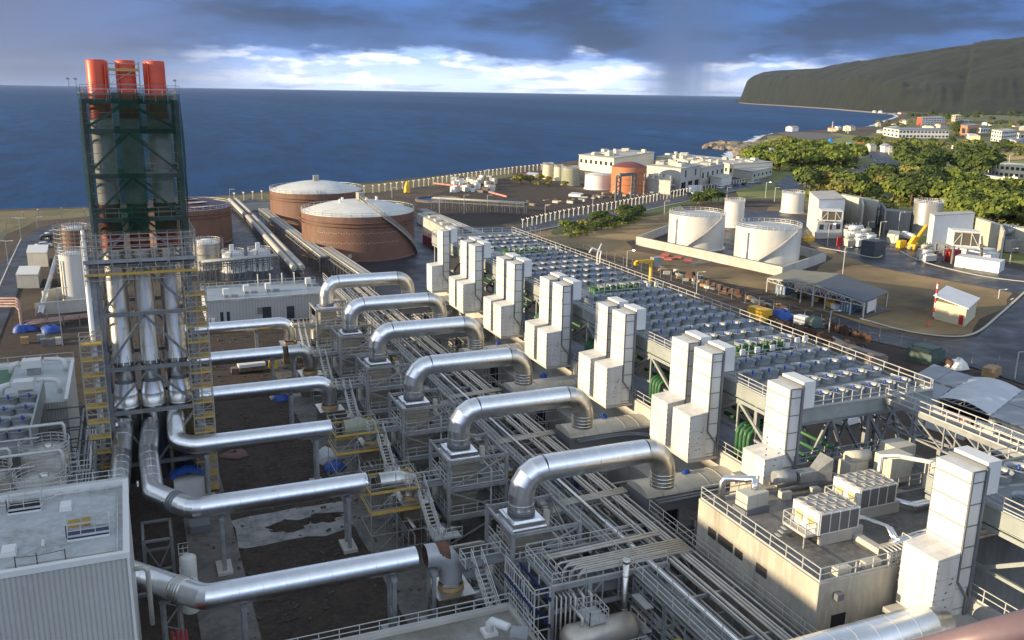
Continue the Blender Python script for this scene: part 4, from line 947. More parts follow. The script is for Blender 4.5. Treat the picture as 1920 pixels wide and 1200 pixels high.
m = MB(); m.box(44.0,by0-.04,7.4,45.3,by0-.003,8.9); m.build('window', HOLE, t)
m = MB(); m.box(43.9,by0-.5,10.3,44.5,by0,10.8); m.build('wall_lamp', TRIM, t)
m = MB(); m.box(44.6,by0+.5,RZ+.02,45.9,by0+1.1,RZ+.6); m.box(47.2,by0+.5,RZ+.02,48.7,by0+1.1,RZ+.6); m.build_each('roof_kerb_block', BEIGE, t)
m = MB(); m.box(49.8,46.0,RZ+.03,53.0,46.6,RZ+.5); m.box(49.8,46.6,RZ+.03,50.4,48.6,RZ+.5); m.build('roof_duct_upstands', CONCL, t)
m = MB()
for dx in (-.28,.28): m.beam((50.2+dx,by0-.3,3),(50.2+dx,by0-.3,RZ+1.3),.07)
for k in range(28): m.beam((49.92,by0-.3,3.2+.33*k),(50.48,by0-.3,3.2+.33*k),.04)
for k in range(8):
    z = 4.5+1.1*k; m.tube([(50.2+.45*cos(a),by0-.3-.75*sin(a),z) for a in [pi*j/8 for j in range(9)]], .035, 5)
for a in (pi/4, pi/2, 3*pi/4): m.beam((50.2+.45*cos(a),by0-.3-.75*sin(a),4.5),(50.2+.45*cos(a),by0-.3-.75*sin(a),12.4),.04)
m.build('caged_ladder', RAILM, t)
def box3(Npx, Lpx, Rpx, z0, z1):       # oriented box footprint from three base corners in the photo: near, left, right
    N_, L_, R_ = Z(*Npx, z0), Z(*Lpx, z0), Z(*Rpx, z0); return [N_, R_, R_+L_-N_, L_]
def ac_unit(x0, y0, lab, sx=4.0, sy=3.0):
    t = thing('air_conditioner', lab, 'air conditioner', (x0+sx/2,y0+sy/2,RZ), 'white roof chillers'); z0 = RZ+1.0; z1 = z0+1.75
    m = MB(); m.box(x0,y0,z0,x0+sx,y0+sy,z1); m.build('casing', WPAINT, t)
    m = MB(); m.box(x0+.12,y0-.02,z0+.12,x0+sx-.12,y0,z1-.12); m.build('side_grille', mat_grille, t)
    m = MB()
    for k in range(5): m.box(x0+.12+(sx-.3)*k/4,y0-.05,z0,x0+.18+(sx-.3)*k/4,y0-.02,z1)
    m.build('grille_posts', WPAINT, t)
    m = MB()
    for yy in (y0+.45, y0+1.75): m.box(x0-.02,yy,z0+.5,x0-.003,yy+.8,z0+1.2)
    m.build_each('vent', mat_vent, t)
    m = MB()
    for a in range(4):
        for b in range(3): m.lathe(x0+.5+a*(sx-1)/3,y0+.5+b*(sy-1)/2,[(.42,z1),(.42,z1+.14),(.36,z1+.14),(.34,z1+.02),(.02,z1+.02)],14)
    m.build('top_fans', mat_topfan, t)
    m = MB(); m.box(x0+.4,y0+.1,RZ+.02,x0+sx+.6,y0+.4,z0); m.box(x0+.4,y0+sy-.4,RZ+.02,x0+sx+.6,y0+sy-.1,z0); m.build_each('plinth', CONCL, t)
    m = MB(); m.box(x0-1.0,y0+.2,z0-.1,x0,y0+sy-.2,z0-.04); m.rail([(x0-.1,y0+.2,z0-.04),(x0-1,y0+.2,z0-.04),(x0-1,y0+sy-.2,z0-.04),(x0-.1,y0+sy-.2,z0-.04)], sp=.9, r=.03)
    m.beam((x0-1,y0+.3,RZ),(x0-1,y0+.3,z0),.08); m.beam((x0-1,y0+sy-.3,RZ),(x0-1,y0+sy-.3,z0),.08)
    for k in range(4): m.box(x0-1.3-.25*k,y0+sy-.9,z0-.3-.25*k,x0-1.05-.25*k,y0+sy-.3,z0-.26-.25*k)
    m.build('service_gallery', RAILM, t)
mat_grille = mat('grey_coil_grille', (.14,.14,.145), .6, .3, seam=[(0,.22,.02,(.09,.09,.09)),(2,.12,.015,(.2,.2,.2))])
mat_vent = mat('yellowish_vent', (.50,.46,.28), .7, seam=[(1,.12,.02,(.25,.22,.12))]); mat_topfan = mat('grey_beige_fan_cowl', (.34,.32,.28), .6)
ac_unit(46.2, 48.6, 'nearer boxy white rooftop chiller on the concrete building'); ac_unit(52.3, 50.9, 'farther boxy white rooftop chiller on the concrete building')
t = thing('roof_fan_unit', 'small beige box fan unit with a bent silver pipe on the concrete roof', 'fan unit', (45.4,55.6,RZ)); c = Z(1409,945,RZ+.5)
m = MB(); m.cbox(c, 2.3,1.4,1.2,.1); m.build('casing', BEIGE, t); m = MB(); m.cbox(c-ZV*.45, 2.5,1.7,.45,.1); m.build('stand', TRIM, t)
m = MB(); a = Z(1346,905,RZ+1.2); m.tube([(44.3,58.2,RZ),(44.3,58.2,RZ+1.7),(44.5,58.1,RZ+2.0),(46.8,57.0,RZ+2.1),c+Vector((.3,.2,1.5)),c+Vector((.3,.2,1.2))], .28, 12); m.build('pipe', ALU, t)
t = thing('ventilation_unit', 'dull metal ventilation fan and duct assembly on concrete blocks', 'fan unit', (50.5,57.2,RZ))
m = MB(); m.tube([(49.4,57.8,RZ+1.4),(51.2,57.5,RZ+1.4)], .62, 16); m.cbox((52.4,57.4,RZ+.9),1.8,1.0,.9); m.add([(53.3,56.9,RZ+.9),(54.6,56.5,RZ+.9),(54.6,58.2,RZ+.9),(53.3,57.9,RZ+.9),(53.3,56.9,RZ+1.8),(54.6,56.5,RZ+2.9),(54.6,58.2,RZ+2.9),(53.3,57.9,RZ+1.8)], [(0,3,2,1),(4,5,6,7),(0,1,5,4),(1,2,6,5),(2,3,7,6),(3,0,4,7)]); m.build('fan_casing', GALV, t)
m = MB(); m.box(49.2,56.6,RZ+.7,54.2,56.8,RZ+.9); m.box(49.2,58,RZ+.7,54.2,58.2,RZ+.9); m.build('frame', GALVD, t)
m = MB(); m.box(49.2,56.2,RZ+.02,50.1,56.9,RZ+.7); m.box(52.2,55.9,RZ+.02,53,56.5,RZ+.7); m.box(50.5,58.6,RZ+.02,54.8,59.0,RZ+.5); m.box(49.4,60.0,RZ+.02,50.6,60.3,RZ+.35); m.box(47.4,60.5,RZ+.02,48.6,60.8,RZ+.35); m.build_each('plinth', CONCL, t)
t = thing('roof_pipework', 'pair of bright silver insulated pipes crossing the concrete roof', 'pipes', (54,48,RZ)); m = MB()
for d_ in (0,.42): m.tube([(50.4,51.3+d_,RZ+.8),(52.0,49.6+d_,RZ+.9),(52.6,47.6+d_,RZ+.9),(51.9,46.3+d_,RZ+.7)], .16, 8); m.tube([(51.4,46.0+d_,RZ+.6),(58,46.6+d_,RZ+.6)], .2, 10); m.tube([(56.5,53.2+d_,RZ+.6),(58.0,50.4+d_,RZ+.6),(64,50.4+d_,RZ+.6)], .2, 10)
m.build('pipe', ALU, t)
t = thing('roof_valve_stand', 'cluster of pipes and valves with handrails at the roof corner', 'pipes', (50.6,44.8,RZ)); m = MB()
for k in range(6): m.tube([(49.4+.4*k,44.7,RZ-2.5+.3*k),(49.4+.4*k,44.7,RZ+1.0),(49.4+.4*k,45.6,RZ+1.0)], .07, 6)
m.rail([(49,44.2,RZ),(52.6,44.2,RZ),(52.6,46.5,RZ)], sp=.9); m.build('pipes', RAILM, t)
m = MB(); m.tube([(51.2,45.2,RZ+.5),(52.0,45.2,RZ+1.2),(53,45.0,RZ+1.1),(53.2,44.8,RZ-1)], .14, 8); m.build('green_pipe', GREENP, t)
# air handling machinery behind, under the bridge
t = thing('cooling_plant', 'grey beige air handling machinery on the roof under the truss bridge', 'machinery', (62,55,RZ)); m = MB()
for x, y, sx, sy, sz in ((60.6,55.6,2.6,1.9,2.4),(63.3,57.8,2.4,2.0,2.2),(58.0,57.6,2.2,1.4,1.4),(62.5,52.5,1.6,1.4,2.6)): m.cbox((x,y,RZ+.5),sx,sy,sz,.05)
m.tube([(57.2,57.6,RZ+2.2),(59.4,57.4,RZ+2.2)], .6, 14); m.build_each('casing', BEIGE, t)
m = MB(); m.tube([(55.6,57.4,RZ+.9),(56.6,54.6,RZ+.9),(56.9,53.4,RZ+1.0),(56.9,53.4,RZ+3.9),(57.8,52.4,RZ+4.2),(60.6,49.2,RZ+4.2),(60.6,49.0,RZ+1.5)], .13, 8); m.tube([(55.2,57.2,RZ+1.2),(56.3,54.4,RZ+1.2),(56.5,53.2,RZ+1.3),(56.5,53.2,RZ+4.2),(57.4,52.2,RZ+4.5),(60.1,49.0,RZ+4.5),(60.1,48.8,RZ+1.5)], .13, 8); m.build('white_pipes', WPAINT, t)
m = MB(); m.box(57,53,RZ+.3,65,53.2,RZ+.5); m.rail([(57.2,54,RZ+.3),(65,54,RZ+.3)], sp=1.2); m.rail([(59,59.5,RZ),(65,59.5,RZ)], sp=1.2); m.build('frame', GALV, t)
m = MB(); m.cbox((58.4,47.3,RZ+.2),1.1,1.7,3.0); single(m, 'white_cabinet', WPAINT, 'tall narrow white cabinet standing behind the nearest intake tower', 'cabinet')
# silver pipe and handrail in the bottom right corner
t = thing('exhaust_pipe', 'large silver pipe entering at the bottom right corner below the nearest tower', 'pipe', (44,40.4,6), 'arched silver exhaust pipes')
c = Z(1650,1190,10.2); m = MB(); pipe_run(m, [Vector((34,c.y-.5,10.2)), Vector((47.2,c.y-.5,10.2)), Vector((48.2,c.y-.5,9.9)), Vector((49,c.y-.5,9.0))], 1.5, 32, 1.5); m.build('straight_run', ALU, t)
m = MB(); a = at_dist(1600,1262,2.0); b = at_dist(2050,1140,2.0); m.tube([a,b], .034, 32); single(m, 'handrail', mat('worn_red_rail', (.24,.17,.17), .4, .3, (.20,.12,.12), 12, .6), 'worn reddish handrail very close to the camera in the bottom right corner', 'handrail')

# ================================================================ PIPE RACK
t = thing('pipe_rack', 'long steel pipe rack running beneath the arched silver pipes', 'pipe rack', (39,110,0)); rx0, rx1 = 35.2, 42.0; ry0, ry1 = 40, 182
ys = [ry0+6*k for k in range(int((ry1-ry0)/6)+1)]
for x in (rx0, 38.2, rx1):
    m = MB()
    for y in ys: m.box(x-.14,y-.14,0,x+.14,y+.14,7.3)
    m.build_each('column', GALV, t)
m = MB()
for y in ys:
    for z in (7.2, 5.2, 3.2): m.beam((rx0,y,z),(rx1,y,z),.2,.28)
for x in (rx0, 38.2, rx1):
    for z in (7.0, 5.0, 3.0): m.beam((x,ry0,z),(x,ry1,z),.16,.26)
for k in range(94):
    y = ry0+1.5*k
    if y < ry1: m.beam((rx0-.2,y,2.2+1.3*(k%3)),(rx0-.2,y,7.2),.07)
for z in (2.6,3.9,4.6,5.9,6.5): m.beam((rx0-.2,ry0,z),(rx0-.2,ry1,z),.05)
for a, b in zip(ys[:-1], ys[1:]):
    m.beam((rx0,a,5.1),(rx0,b,7.0),.1); m.beam((rx0,b,3.1),(rx0,a,5.0),.1); m.beam((rx1,a,5.1),(rx1,b,7.0),.1)
m.build('beams', GALV, t)
rn = random.Random(21)
for zl, xs in ((7.5,[39.0,39.4,40.3,40.65,41.0,41.6]),(5.5,[36.6,37.0,38.6,39.2,39.6,40.8]),(3.5,[36,37,38.6,39.8,41])):
    for x in xs:
        r = rn.choice((.09,.11,.13)); m = MB(); a = ry0+ (0 if zl > 7 else rn.uniform(0,3)); m.tube([(x,a,zl),(x,ry1-rn.uniform(0,6),zl)], r, 7); m.build('pipe', rn.choice((CREAM,CREAM,GALV,RAILM)), t)
m = MB(); m.tube([(36.9,ry0,7.75),(36.9,ry1,7.75)], .14, 8); m.build('bright_pipe', ALU, t)
m = MB(); m.box(rx0-.1,ry0,7.32,36.4,ry1,7.38); m.build('walkway_floor', GALVD, t)
m = MB(); m.rail([(rx0-.1,ry0,7.38),(rx0-.1,ry1,7.38)], sp=2.2, r=.035); m.rail([(36.45,ry0,7.38),(36.45,64,7.38)], sp=2.2, r=.03); m.rail([(rx1+.2,ry0,7.38),(rx1+.2,66,7.38)], sp=2.4, r=.03); m.build('railing', RAILM, t)
m = MB()
for k, y in enumerate([ry0+4+9.3*k for k in range(15)]):
    for z in (3.3,4.1,6.2): m.box(rx0-.9,y,z,rx0-.2,y+2.2,z+.08)
    m.rail([(rx0-.9,y,4.2),(rx0-.9,y+2.2,4.2)], sp=1.1)
m.build('side_ledges', YEL if False else RAILM, t)
m = MB()
for k in range(15): y = ry0+5+9.3*k; m.box(rx0-.5,y+.3,4.15,rx0-.2,y+1.7,4.2)
for k in range(12): y = ry0+8+11.1*k; m.box(rx0-.75,y,5.7,rx0-.35,y+1.5,5.95)
m.build('orange_boards', YEL, t)
# cross pipes between the boilers and the rack
for i, y in enumerate(ROWS):
    t = thing('cross_pipes', f'bundle of small pipes bridging from the {ORD[i]} boiler to the long pipe rack', 'pipes', (34,y+3.6,0), 'cross pipe bundles'); m = MB()
    for k in range(4): m.tube([(33.4,y+3.4+.3*k,6.9),(35.3,y+3.4+.3*k,6.9),(35.3,y+3.4+.3*k,7.5),(42,y+3.4+.3*k,7.75)], .1, 6)
    m.build('pipe', CREAM, t); m = MB(); m.beam((33.4,y+3.1,6.7),(42,y+3.1,7.4),.14); m.beam((33.4,y+4.7,6.7),(42,y+4.7,7.4),.14); m.rail([(33.4,y+5.0,6.9),(35.2,y+5.0,6.9)], sp=1.1); m.box(34.2,y+2.9,0,34.5,y+3.2,6.8); m.build('frame', GALV, t)
# small bore pipework and trays filling the space between the boilers, the rack and the hall
for i, y in enumerate(ROWS):
    for g, (xa, xb) in enumerate(((33.4,35.0),(43.0,48.2),(22.6,26.4))):
        t = thing('pipe_manifold', f'tangle of small pipes {["left of the rack","between rack and hall","at the stair foot"][g]} by the {ORD[i]} boiler', 'pipes', ((xa+xb)/2,y,0), 'small pipe tangles'); rn = random.Random(i*7+g)
        n_ = (16,20,14)[g]; ya, yb = y-(4.6,6,4.2)[g], y+(7.5,7,3.8)[g]
        for mt, nn_ in ((CREAM,n_//2),(GALV,n_//2),(TRIM,n_//3)):
            m = MB()
            for k in range(nn_):
                x, yy, z = rn.uniform(xa,xb), rn.uniform(ya,yb), rn.uniform(.5,(6.2,5.0,3.2)[g]); r_ = rn.choice((.05,.07,.1,.14)); L_ = rn.uniform(1.2,5)
                if k % 3 == 0: m.tube([(x,yy,.1),(x,yy,z),(x,min(yb,yy+L_),z)], r_, 6)
                elif k % 3 == 1: m.tube([(xa,yy,z),(xb,yy,z),(xb,yy,max(.2,z-1.5))], r_, 6)
                else: m.tube([(x,ya+.1*k,z),(x,min(yb,ya+L_*2),z),(x,min(yb,ya+L_*2),.2)], r_, 6); m.cbox((x,yy,z-.2),.35,.35,.45)
            m.build('pipes', mt, t)
        m = MB()
        for k in range(5): yy = ya+(yb-ya)*k/4; m.beam((xa,yy,.1),(xa,yy,(6.4,5.2,3.0)[g]),.1); m.beam((xb,yy,.1),(xb,yy,(6.4,5.2,3.0)[g]),.1); m.beam((xa,yy,(6.4,5.2,3.0)[g]),(xb,yy,(6.4,5.2,3.0)[g]),.1)
        m.rail([(xa,ya,(4.2,5.2,1.8)[g]),(xa,yb,(4.2,5.2,1.8)[g])], sp=1.4, r=.03)
        if g == 1: m.box(xa,ya+1,5.1,xa+1.0,yb-1,5.16); m.rail([(xa+1.1,ya+1,5.2),(xa+1.1,yb-1,5.2)], sp=1.4, r=.03)
        m.build('frame', GALV, t)
# vertical clutter between boilers and rack: vessels on skids
vs0 = None
for i, y in enumerate(ROWS):
    for k, (dx, dy, r, h, mt) in enumerate(((34.2,-2.2,.5,3.2,CREAM),(23.6,4.2,.6,2.6,GREYD),(44.6,3.8,.8,4.0,BLUET))):
        t = thing('pressure_vessel', f'{["slim cream","squat grey","blue wrapped"][k]} upright vessel by the {ORD[i]} boiler', 'tank', (dx,y+dy,0), 'small upright vessels')
        m = MB(); m.lathe(dx,y+dy,[(r,.5),(r,h),(r*.8,h+.3),(r*.3,h+.5),(.02,h+.52)],14); m.build('shell', mt, t)
        m = MB(); [m.box(dx+a*r*.6-.06,y+dy+b*r*.6-.06,.1,dx+a*r*.6+.06,y+dy+b*r*.6+.06,.6) for a in (-1,1) for b in (-1,1)]; m.tube([(dx,y+dy,h+.5),(dx,y+dy,h+1.1),(dx+1.2,y+dy,h+1.1)], .07, 6); m.build('legs_and_pipe', GALV, t)

# ================================================================ PIPE PLATFORM (bottom centre)
t = thing('pipe_platform', 'steel platform with railings and a bed of parallel beige pipes, bottom centre', 'platform', (32,59.5,0)); X0, X1, Y0, Y1, PZ = 27.9, 38.4, 56.9, 62.0, 7.5
for x in (X0, 31.2, 34.4, X1):
    for y in (Y0, Y1): m = MB(); m.box(x-.18,y-.18,0,x+.18,y+.18,PZ); m.build('column', GALV, t)
m = MB()
for z in (PZ-.15, PZ-2.2):
    for y in (Y0, Y1): m.beam((X0,y,z),(X1,y,z),.22,.34)
    for k in range(8): x = X0+(X1-X0)*k/7; m.beam((x,Y0,z),(x,Y1,z),.12,.2)
for y in (Y0,):
    for k in range(7): x = X0+(X1-X0)*k/7; m.beam((x,y,PZ-2.1),(x,y,PZ-.3),.12)
    for k in (1,2,5): x = X0+(X1-X0)*k/7; m.beam((x,y,PZ-2.1),(x+1.5,y,PZ-.3),.1); m.beam((x+1.5,y,PZ-2.1),(x,y,PZ-.3),.1)
m.build('beams', GALV, t)
m = MB(); m.box(X0+.1,Y1-1.0,PZ+.02,X1,Y1,PZ+.06); m.box(X0+.1,Y0+.2,PZ+.02,X0+.9,Y1-1.0,PZ+.06); m.box(X0+1.2,Y0+.4,PZ-1.6,X1-.5,Y1-.8,PZ-1.54); m.build('grating', GALVD, t)
m = MB(); m.rail([(X1,Y0,PZ+.06),(X0,Y0,PZ+.06),(X0,Y1,PZ+.06),(X1,Y1,PZ+.06)], sp=1.5, r=.032); m.rail([(X0+1,Y0+.2,PZ+.06),(X0+1,Y1-1,PZ+.06)], sp=1.5, r=.03); m.build('railing', RAILM, t)
for k in range(7):
    y = Y0+.55+.33*k; x0 = X0+2.6-.16*k+(.5 if k%2 else 0); m = MB(); m.tube([(x0,y,PZ-2.0),(x0,y,PZ+.12),(x0+.12,y,PZ+.32),(x0+.35,y,PZ+.42),(X1+2.8,y,PZ+.42)], .10, 8); m.build('pipe', CREAM, t)
for y in (Y1-1.7, Y1-1.3): m = MB(); m.tube([(X0+1.2,y,PZ+.5),(X1+1.5,y,PZ+.75)], .13, 8); m.build('pipe', CREAM, t)
m = MB(); m.tube([(X0+6.3,Y0-.5,1.0),(X0+6.3,Y0-.5,PZ+1.2)], .26, 14); m.tube([(X0+6.3,Y0-.5,PZ+1.15),(X0+6.3,Y0-.5,PZ+1.45)], .33, 14)
for k in range(5): m.tube([(X0+6.3,Y0-.5,1.5+1.5*k),(X0+6.3,Y0-.5,1.58+1.5*k)], .30, 14)
m.build('vent_stack', ALU2, t)
m = MB()
for k in range(5): m.tube([(X0+.4+.35*k,Y0-.1-.12*k,.2),(X0+.4+.35*k,Y0-.1-.12*k,PZ-.9),(X0+.4+.35*k,Y0+.8,PZ-.9)], .08, 6)
for k in range(3): m.tube([(X0+1.8+.7*k,Y0-.6,3.6),(X0+1.8+.7*k,Y0-.6,PZ-1.0),(X0+1.8+.7*k,Y0+.4,PZ-.8)], .13, 8)
m.build('drop_pipes', CREAM, t)
# blue beamed stair frame on its left
t = thing('stair_tower', 'steel stair frame with blue floor beams beside the pipe platform', 'stair', (27,59,0)); m = MB()
for z in (6.9, 4.6): m.beam((27.5,56.2,z),(27.5,62.3,z),.1,.35); m.beam((26.2,56.6,z-.8),(26.2,62.3,z-.8),.1,.3)
m.build('blue_beams', mat('dark_blue_steel', (.02,.035,.12), .5), t); m = MB()
for x in (26.2,27.5):
    for y in (56.4,58.4,60.4,62.3): m.beam((x,y,0),(x,y,7.9),.1)
for z in (1.2,2.2,3.2,4.3,5.4,6.4,7.5,7.9): m.beam((26.2,56.4,z),(26.2,62.3,z),.07); m.beam((26.2,56.4,z),(27.5,56.4,z),.07)
for k in range(12): m.beam((26.2,56.4+.5*k,2),(26.2,56.4+.5*k,7.4),.05)
m.beam((26.2,56.4,3),(27.5,62,6),.1); m.build('frame', RAILM, t)
# horizontal vessel with gallery
t = thing('horizontal_vessel', 'horizontal cream steel vessel with domed end at the bottom centre', 'vessel', (30.4,54.9,2)); c = Vector((28.3,54.6,4.2))
m = MB(); r = 1.15; pr = [(-.55,.02),(-.5,.45),(-.3,.85),(0,1.08),(.1,1.15)]
ax = []; 
for dx, rr in pr: ax.append((dx, rr))
ax += [(5.4,1.15),(5.5,1.08),(5.8,.85),(5.95,.45),(6.0,.02)]
n = 28; vs = [(c.x+dx, c.y+rr*cos(2*pi*k/n), c.z+rr*sin(2*pi*k/n)) for dx, rr in ax for k in range(n)]
m.add(vs, [(i*n+k,(i+1)*n+k,(i+1)*n+(k+1)%n,i*n+(k+1)%n) for i in range(len(ax)-1) for k in range(n)], True); m.build('shell', mat('cream_vessel', (.50,.46,.38), .38, .5, (.36,.33,.28), .8, .6), t)
m = MB(); m.box(c.x+.8,c.y-.9,0,c.x+1.2,c.y+.9,c.z-.9); m.box(c.x+4.2,c.y-.9,0,c.x+4.6,c.y+.9,c.z-.9); m.build('saddle', CONCL, t)
m = MB(); m.box(c.x+1.5,c.y-.6,c.z+1.2,c.x+3.1,c.y+1.5,c.z+1.26); m.rail([(c.x+1.5,c.y-.6,c.z+1.26),(c.x+1.5,c.y+1.5,c.z+1.26),(c.x+3.1,c.y+1.5,c.z+1.26),(c.x+3.1,c.y-.6,c.z+1.26)], closed=True, sp=.8, r=.03)
m.rail([(c.x+2.6,c.y-2.4,c.z-.6),(c.x+5.5,c.y-2.4,c.z-.6)], sp=.7, r=.03); m.tube([(c.x+1.0,c.y-.3,c.z+1.0),(c.x+1.0,c.y-.3,c.z+1.8),(c.x+1.0,c.y+1.6,c.z+1.8)], .12, 8); m.build('gallery', RAILM, t)
# low building roof in the foreground
t = thing('low_building', 'low building with a stained flat roof at the bottom centre edge', 'building', (17,50,0)); m = MB(); m.box(-2,38,0,25.6,59.75,4.6); m.build('wall', CONCL, t)
m = MB(); m.box(-1.8,38,4.6,25.3,59.5,4.62); m.build('roof', mat('mossy_roof', (.30,.29,.26), .7, 0, (.13,.12,.08), .35, .8, seam=[(0,.95,.02,(.2,.19,.17)),(1,.95,.02,(.2,.19,.17))]), t)
m = MB(); m.box(-2.05,59.45,4.55,25.65,59.8,5.0); m.box(25.3,38,4.55,25.65,59.45,4.95); m.build('parapet', CONCL, t)
m = MB(); m.rail([(-2,59.75,5.0),(25.55,59.75,5.0),(25.55,50,4.95)], sp=1.5, r=.03, rails=(.95,.5), h=.95); m.build('railing', RAILM, t)
t = thing('roof_cowl', 'white bent ventilation cowl with box on the low foreground roof', 'vent', (23,55,4.6)); c = Z(918,1183,4.9)
m = MB(); m.cbox((c.x,c.y+.1,4.62),1.1,1.1,.3); m.tube([(c.x,c.y,4.8),(c.x,c.y,5.5),(c.x+.15,c.y-.25,5.85),(c.x+1.0,c.y-1.4,5.8)], .32, 14); m.build('cowl', WPAINT, t); m = MB(); m.cbox((c.x+1.5,c.y-2.2,4.7),1.3,1.6,1.1,-.5); m.build('fan_box', GALV, t)
# ================================================================ LEFT SIDE
LZ = 16.0
t = thing('ribbed_building', 'tall grey building with ribbed walls and a flat pale roof, bottom left', 'building', (-10,63,0)); lx, ly0, ly1 = -1.95, 57.8, 69.6
m = MB(); m.box(-26,ly0,0,lx,ly1,LZ-.3); m.build('wall', CLAD, t)
m = MB(); m.box(-26,ly0+.3,LZ-.3,lx-.3,ly1-.3,LZ-.28); m.build('roof', ROOFP, t)
m = MB(); m.box(-26.1,ly0-.1,LZ-.38,lx+.1,ly0+.3,LZ); m.box(-26.1,ly1-.3,LZ-.38,lx+.1,ly1+.1,LZ+.15); m.box(lx-.3,ly0+.3,LZ-.38,lx+.1,ly1-.3,LZ+.02); m.box(lx-.1,ly0-.12,3,lx+.06,ly0+.05,LZ-.38); m.build('parapet', WPAINT, t)
m = MB(); m.rail([(-26,ly1,LZ+.15),(lx-.1,ly1,LZ+.15)], sp=1.1, r=.025, h=.8, rails=(.8,.4)); m.build('railing', RAILM, t)
def roofhatch(px, py, w, d, h, mt, lab, cat='roof light', rz=0, open_=False):
    c = Z(px,py,LZ-.27); t = thing('roof_light' if not open_ else 'roof_hatch', lab, cat, c, 'roof lights on the ribbed building')
    m = MB(); m.box(c.x-w/2,c.y-d/2,c.z,c.x+w/2,c.y+d/2,c.z+h*.5); m.build('kerb', WPAINT, t)
    m = MB(); m.box(c.x-w/2+.05,c.y-d/2+.05,c.z+h*.5,c.x+w/2-.05,c.y+d/2-.05,c.z+h)
    m.build('lid', mt, t)
    if open_:
        m = MB(); m.rail([(c.x-w/2,c.y-d/2,c.z+h),(c.x-w/2,c.y+d/2,c.z+h),(c.x+w/2,c.y+d/2,c.z+h),(c.x+w/2,c.y-d/2,c.z+h)], closed=True, h=.9, sp=1, r=.025, rails=(.9,.45)); m.build('guard_frame', RAILM, t)
roofhatch(124,953,.8,1.2,.35,WPAINT,'small white ribbed roof light between the two dark hatches')
roofhatch(17,1037,.9,1.2,.35,WPAINT,'white double roof light at the left edge of the pale roof')
roofhatch(81,1021,.22,.45,.3,WPAINT,'tiny white roof vent below the dark hatches')
roofhatch(48,955,2.1,1.4,.3,HOLE,'open dark roof hatch inside a white pipe frame','hatch',0,True)
roofhatch(167,1004,2.6,1.1,.3,mat('hatch_blue_sheet',(.03,.035,.09),.6),'open roof hatch covered by a dark blue sheet','hatch',0,True)
c = Z(148,978,LZ-.1); 
for k in (0,1): m = MB(); m.cbox((c.x-.35+.72*k,c.y+.1*k,LZ-.22),.66,1.25,.05,.05); single(m, 'plywood_board', mat('mustard_plywood',(.33,.20,.035),.7) if k == 0 else bpy.data.materials['mustard_plywood'], f'{["left","right"][k]} mustard plywood sheet lying beside the blue covered hatch', 'board', 'plywood sheets on the roof')
t = thing('cream_pipe', 'cream bent pipe on the wall right of the ribbed building', 'pipe', (-1.2,62,0)); m = MB(); a = YP(250,985,66); m.tube([(-1.9,64.5,11.2),(-1.25,64.5,11.2),(-1.0,64.5,10.9),(-1.0,64.5,6.5)], .18, 10); m.build('pipe', CREAM, t)
# annex roof behind
t = thing('annex_building', 'low white roofed annex left of the chimneys with air handlers on top', 'building', (-20,122,0)); m = MB(); m.box(-40,113.4,0,-8.8,131,8.7); m.build('wall', CLAD, t)
m = MB(); m.box(-39.8,113.6,8.7,-9.1,130.8,8.72); m.build('roof', mat('greenish_white_roof', (.44,.46,.46), .5, 0, (.30,.33,.30), .25, .7, seam=[(0,.9,.015,(.36,.38,.38))]), t)
m = MB(); m.box(-40,130.6,8.65,-8.7,131.1,9.1); m.box(-9.1,113.4,8.65,-8.7,130.6,9.0); m.build('parapet', WPAINT, t)
m = MB(); m.box(-22,121,8.73,-15.8,129.4,8.75); m.build('green_patch', mat('green_roof_paint',(.08,.16,.09),.7), t); m = MB(); m.rail([(-40,131,9.1),(-8.8,131,9.1)], sp=2, h=.8, rails=(.8,)); m.build('railing', RAILM, t)
for k, (px, py) in enumerate(((62,700),(47,741))):
    c = Z(px,py,8.75); t = thing('air_handler', f'{["farther","nearer"][k]} white air handler with a curved duct on the annex roof', 'air handler', c, 'white air handlers on the annex')
    m = MB(); m.box(c.x-1.1,c.y-.8,c.z+.9,c.x+1.1,c.y+.8,c.z+1.9); m.build('casing', WPAINT, t); m = MB(); m.box(c.x-.6,c.y-.7,c.z,c.x+.9,c.y+.7,c.z+.9); m.build('stand', GALV, t)
    m = MB(); m.tube([c+Vector((1.4,.2,1.7)),c+Vector((3.0,.2,1.6)),c+Vector((3.6,.1,1.4)),c+Vector((3.8,-.1,1.0)),c+Vector((3.8,-.1,.1))], .28, 12); m.tube([c+Vector((-1.4,0,1.5)),c+Vector((-2.3,0,1.3)),c+Vector((-2.5,0,.4))], .35, 10); m.build('duct', WPAINT, t)
# left fan deck
t = thing('radiator_deck', 'small raised deck with two columns of ring fans at the left edge', 'deck', (-18,106,0), 'raised decks carrying cooling fans'); m = MB(); m.box(-30,97.5,9.2,-11.3,115,9.45); m.build('deck_plate', DECKM, t)
m = MB(); m.box(-11.3,97.5,8.9,-11.1,115,11.2); m.box(-30,97.3,8.9,-11.1,97.5,9.6); m.build('side_wall', GIRD, t)
m = MB(); [m.box(x-.2,y-.2,0,x+.2,y+.2,9.2) for x in (-12,-20,-28) for y in (98,106,114)]; m.build('columns', GALV, t)
for j, y in enumerate((101.1,104.8,108.6,112.7)):
    for k in range(3):
        o = dup(FIRST, (-12.6-2.13*k,y,9.46), f'cooling fan, {ORDN[k]} from the right in the {ORDN[j]} row of the small left deck'); o.scale = (1.15,1.15,1.15)
mat_vessel = mat('stainless_vessel', (.50,.47,.42), .38, .6, (.34,.32,.28), .7, .7)
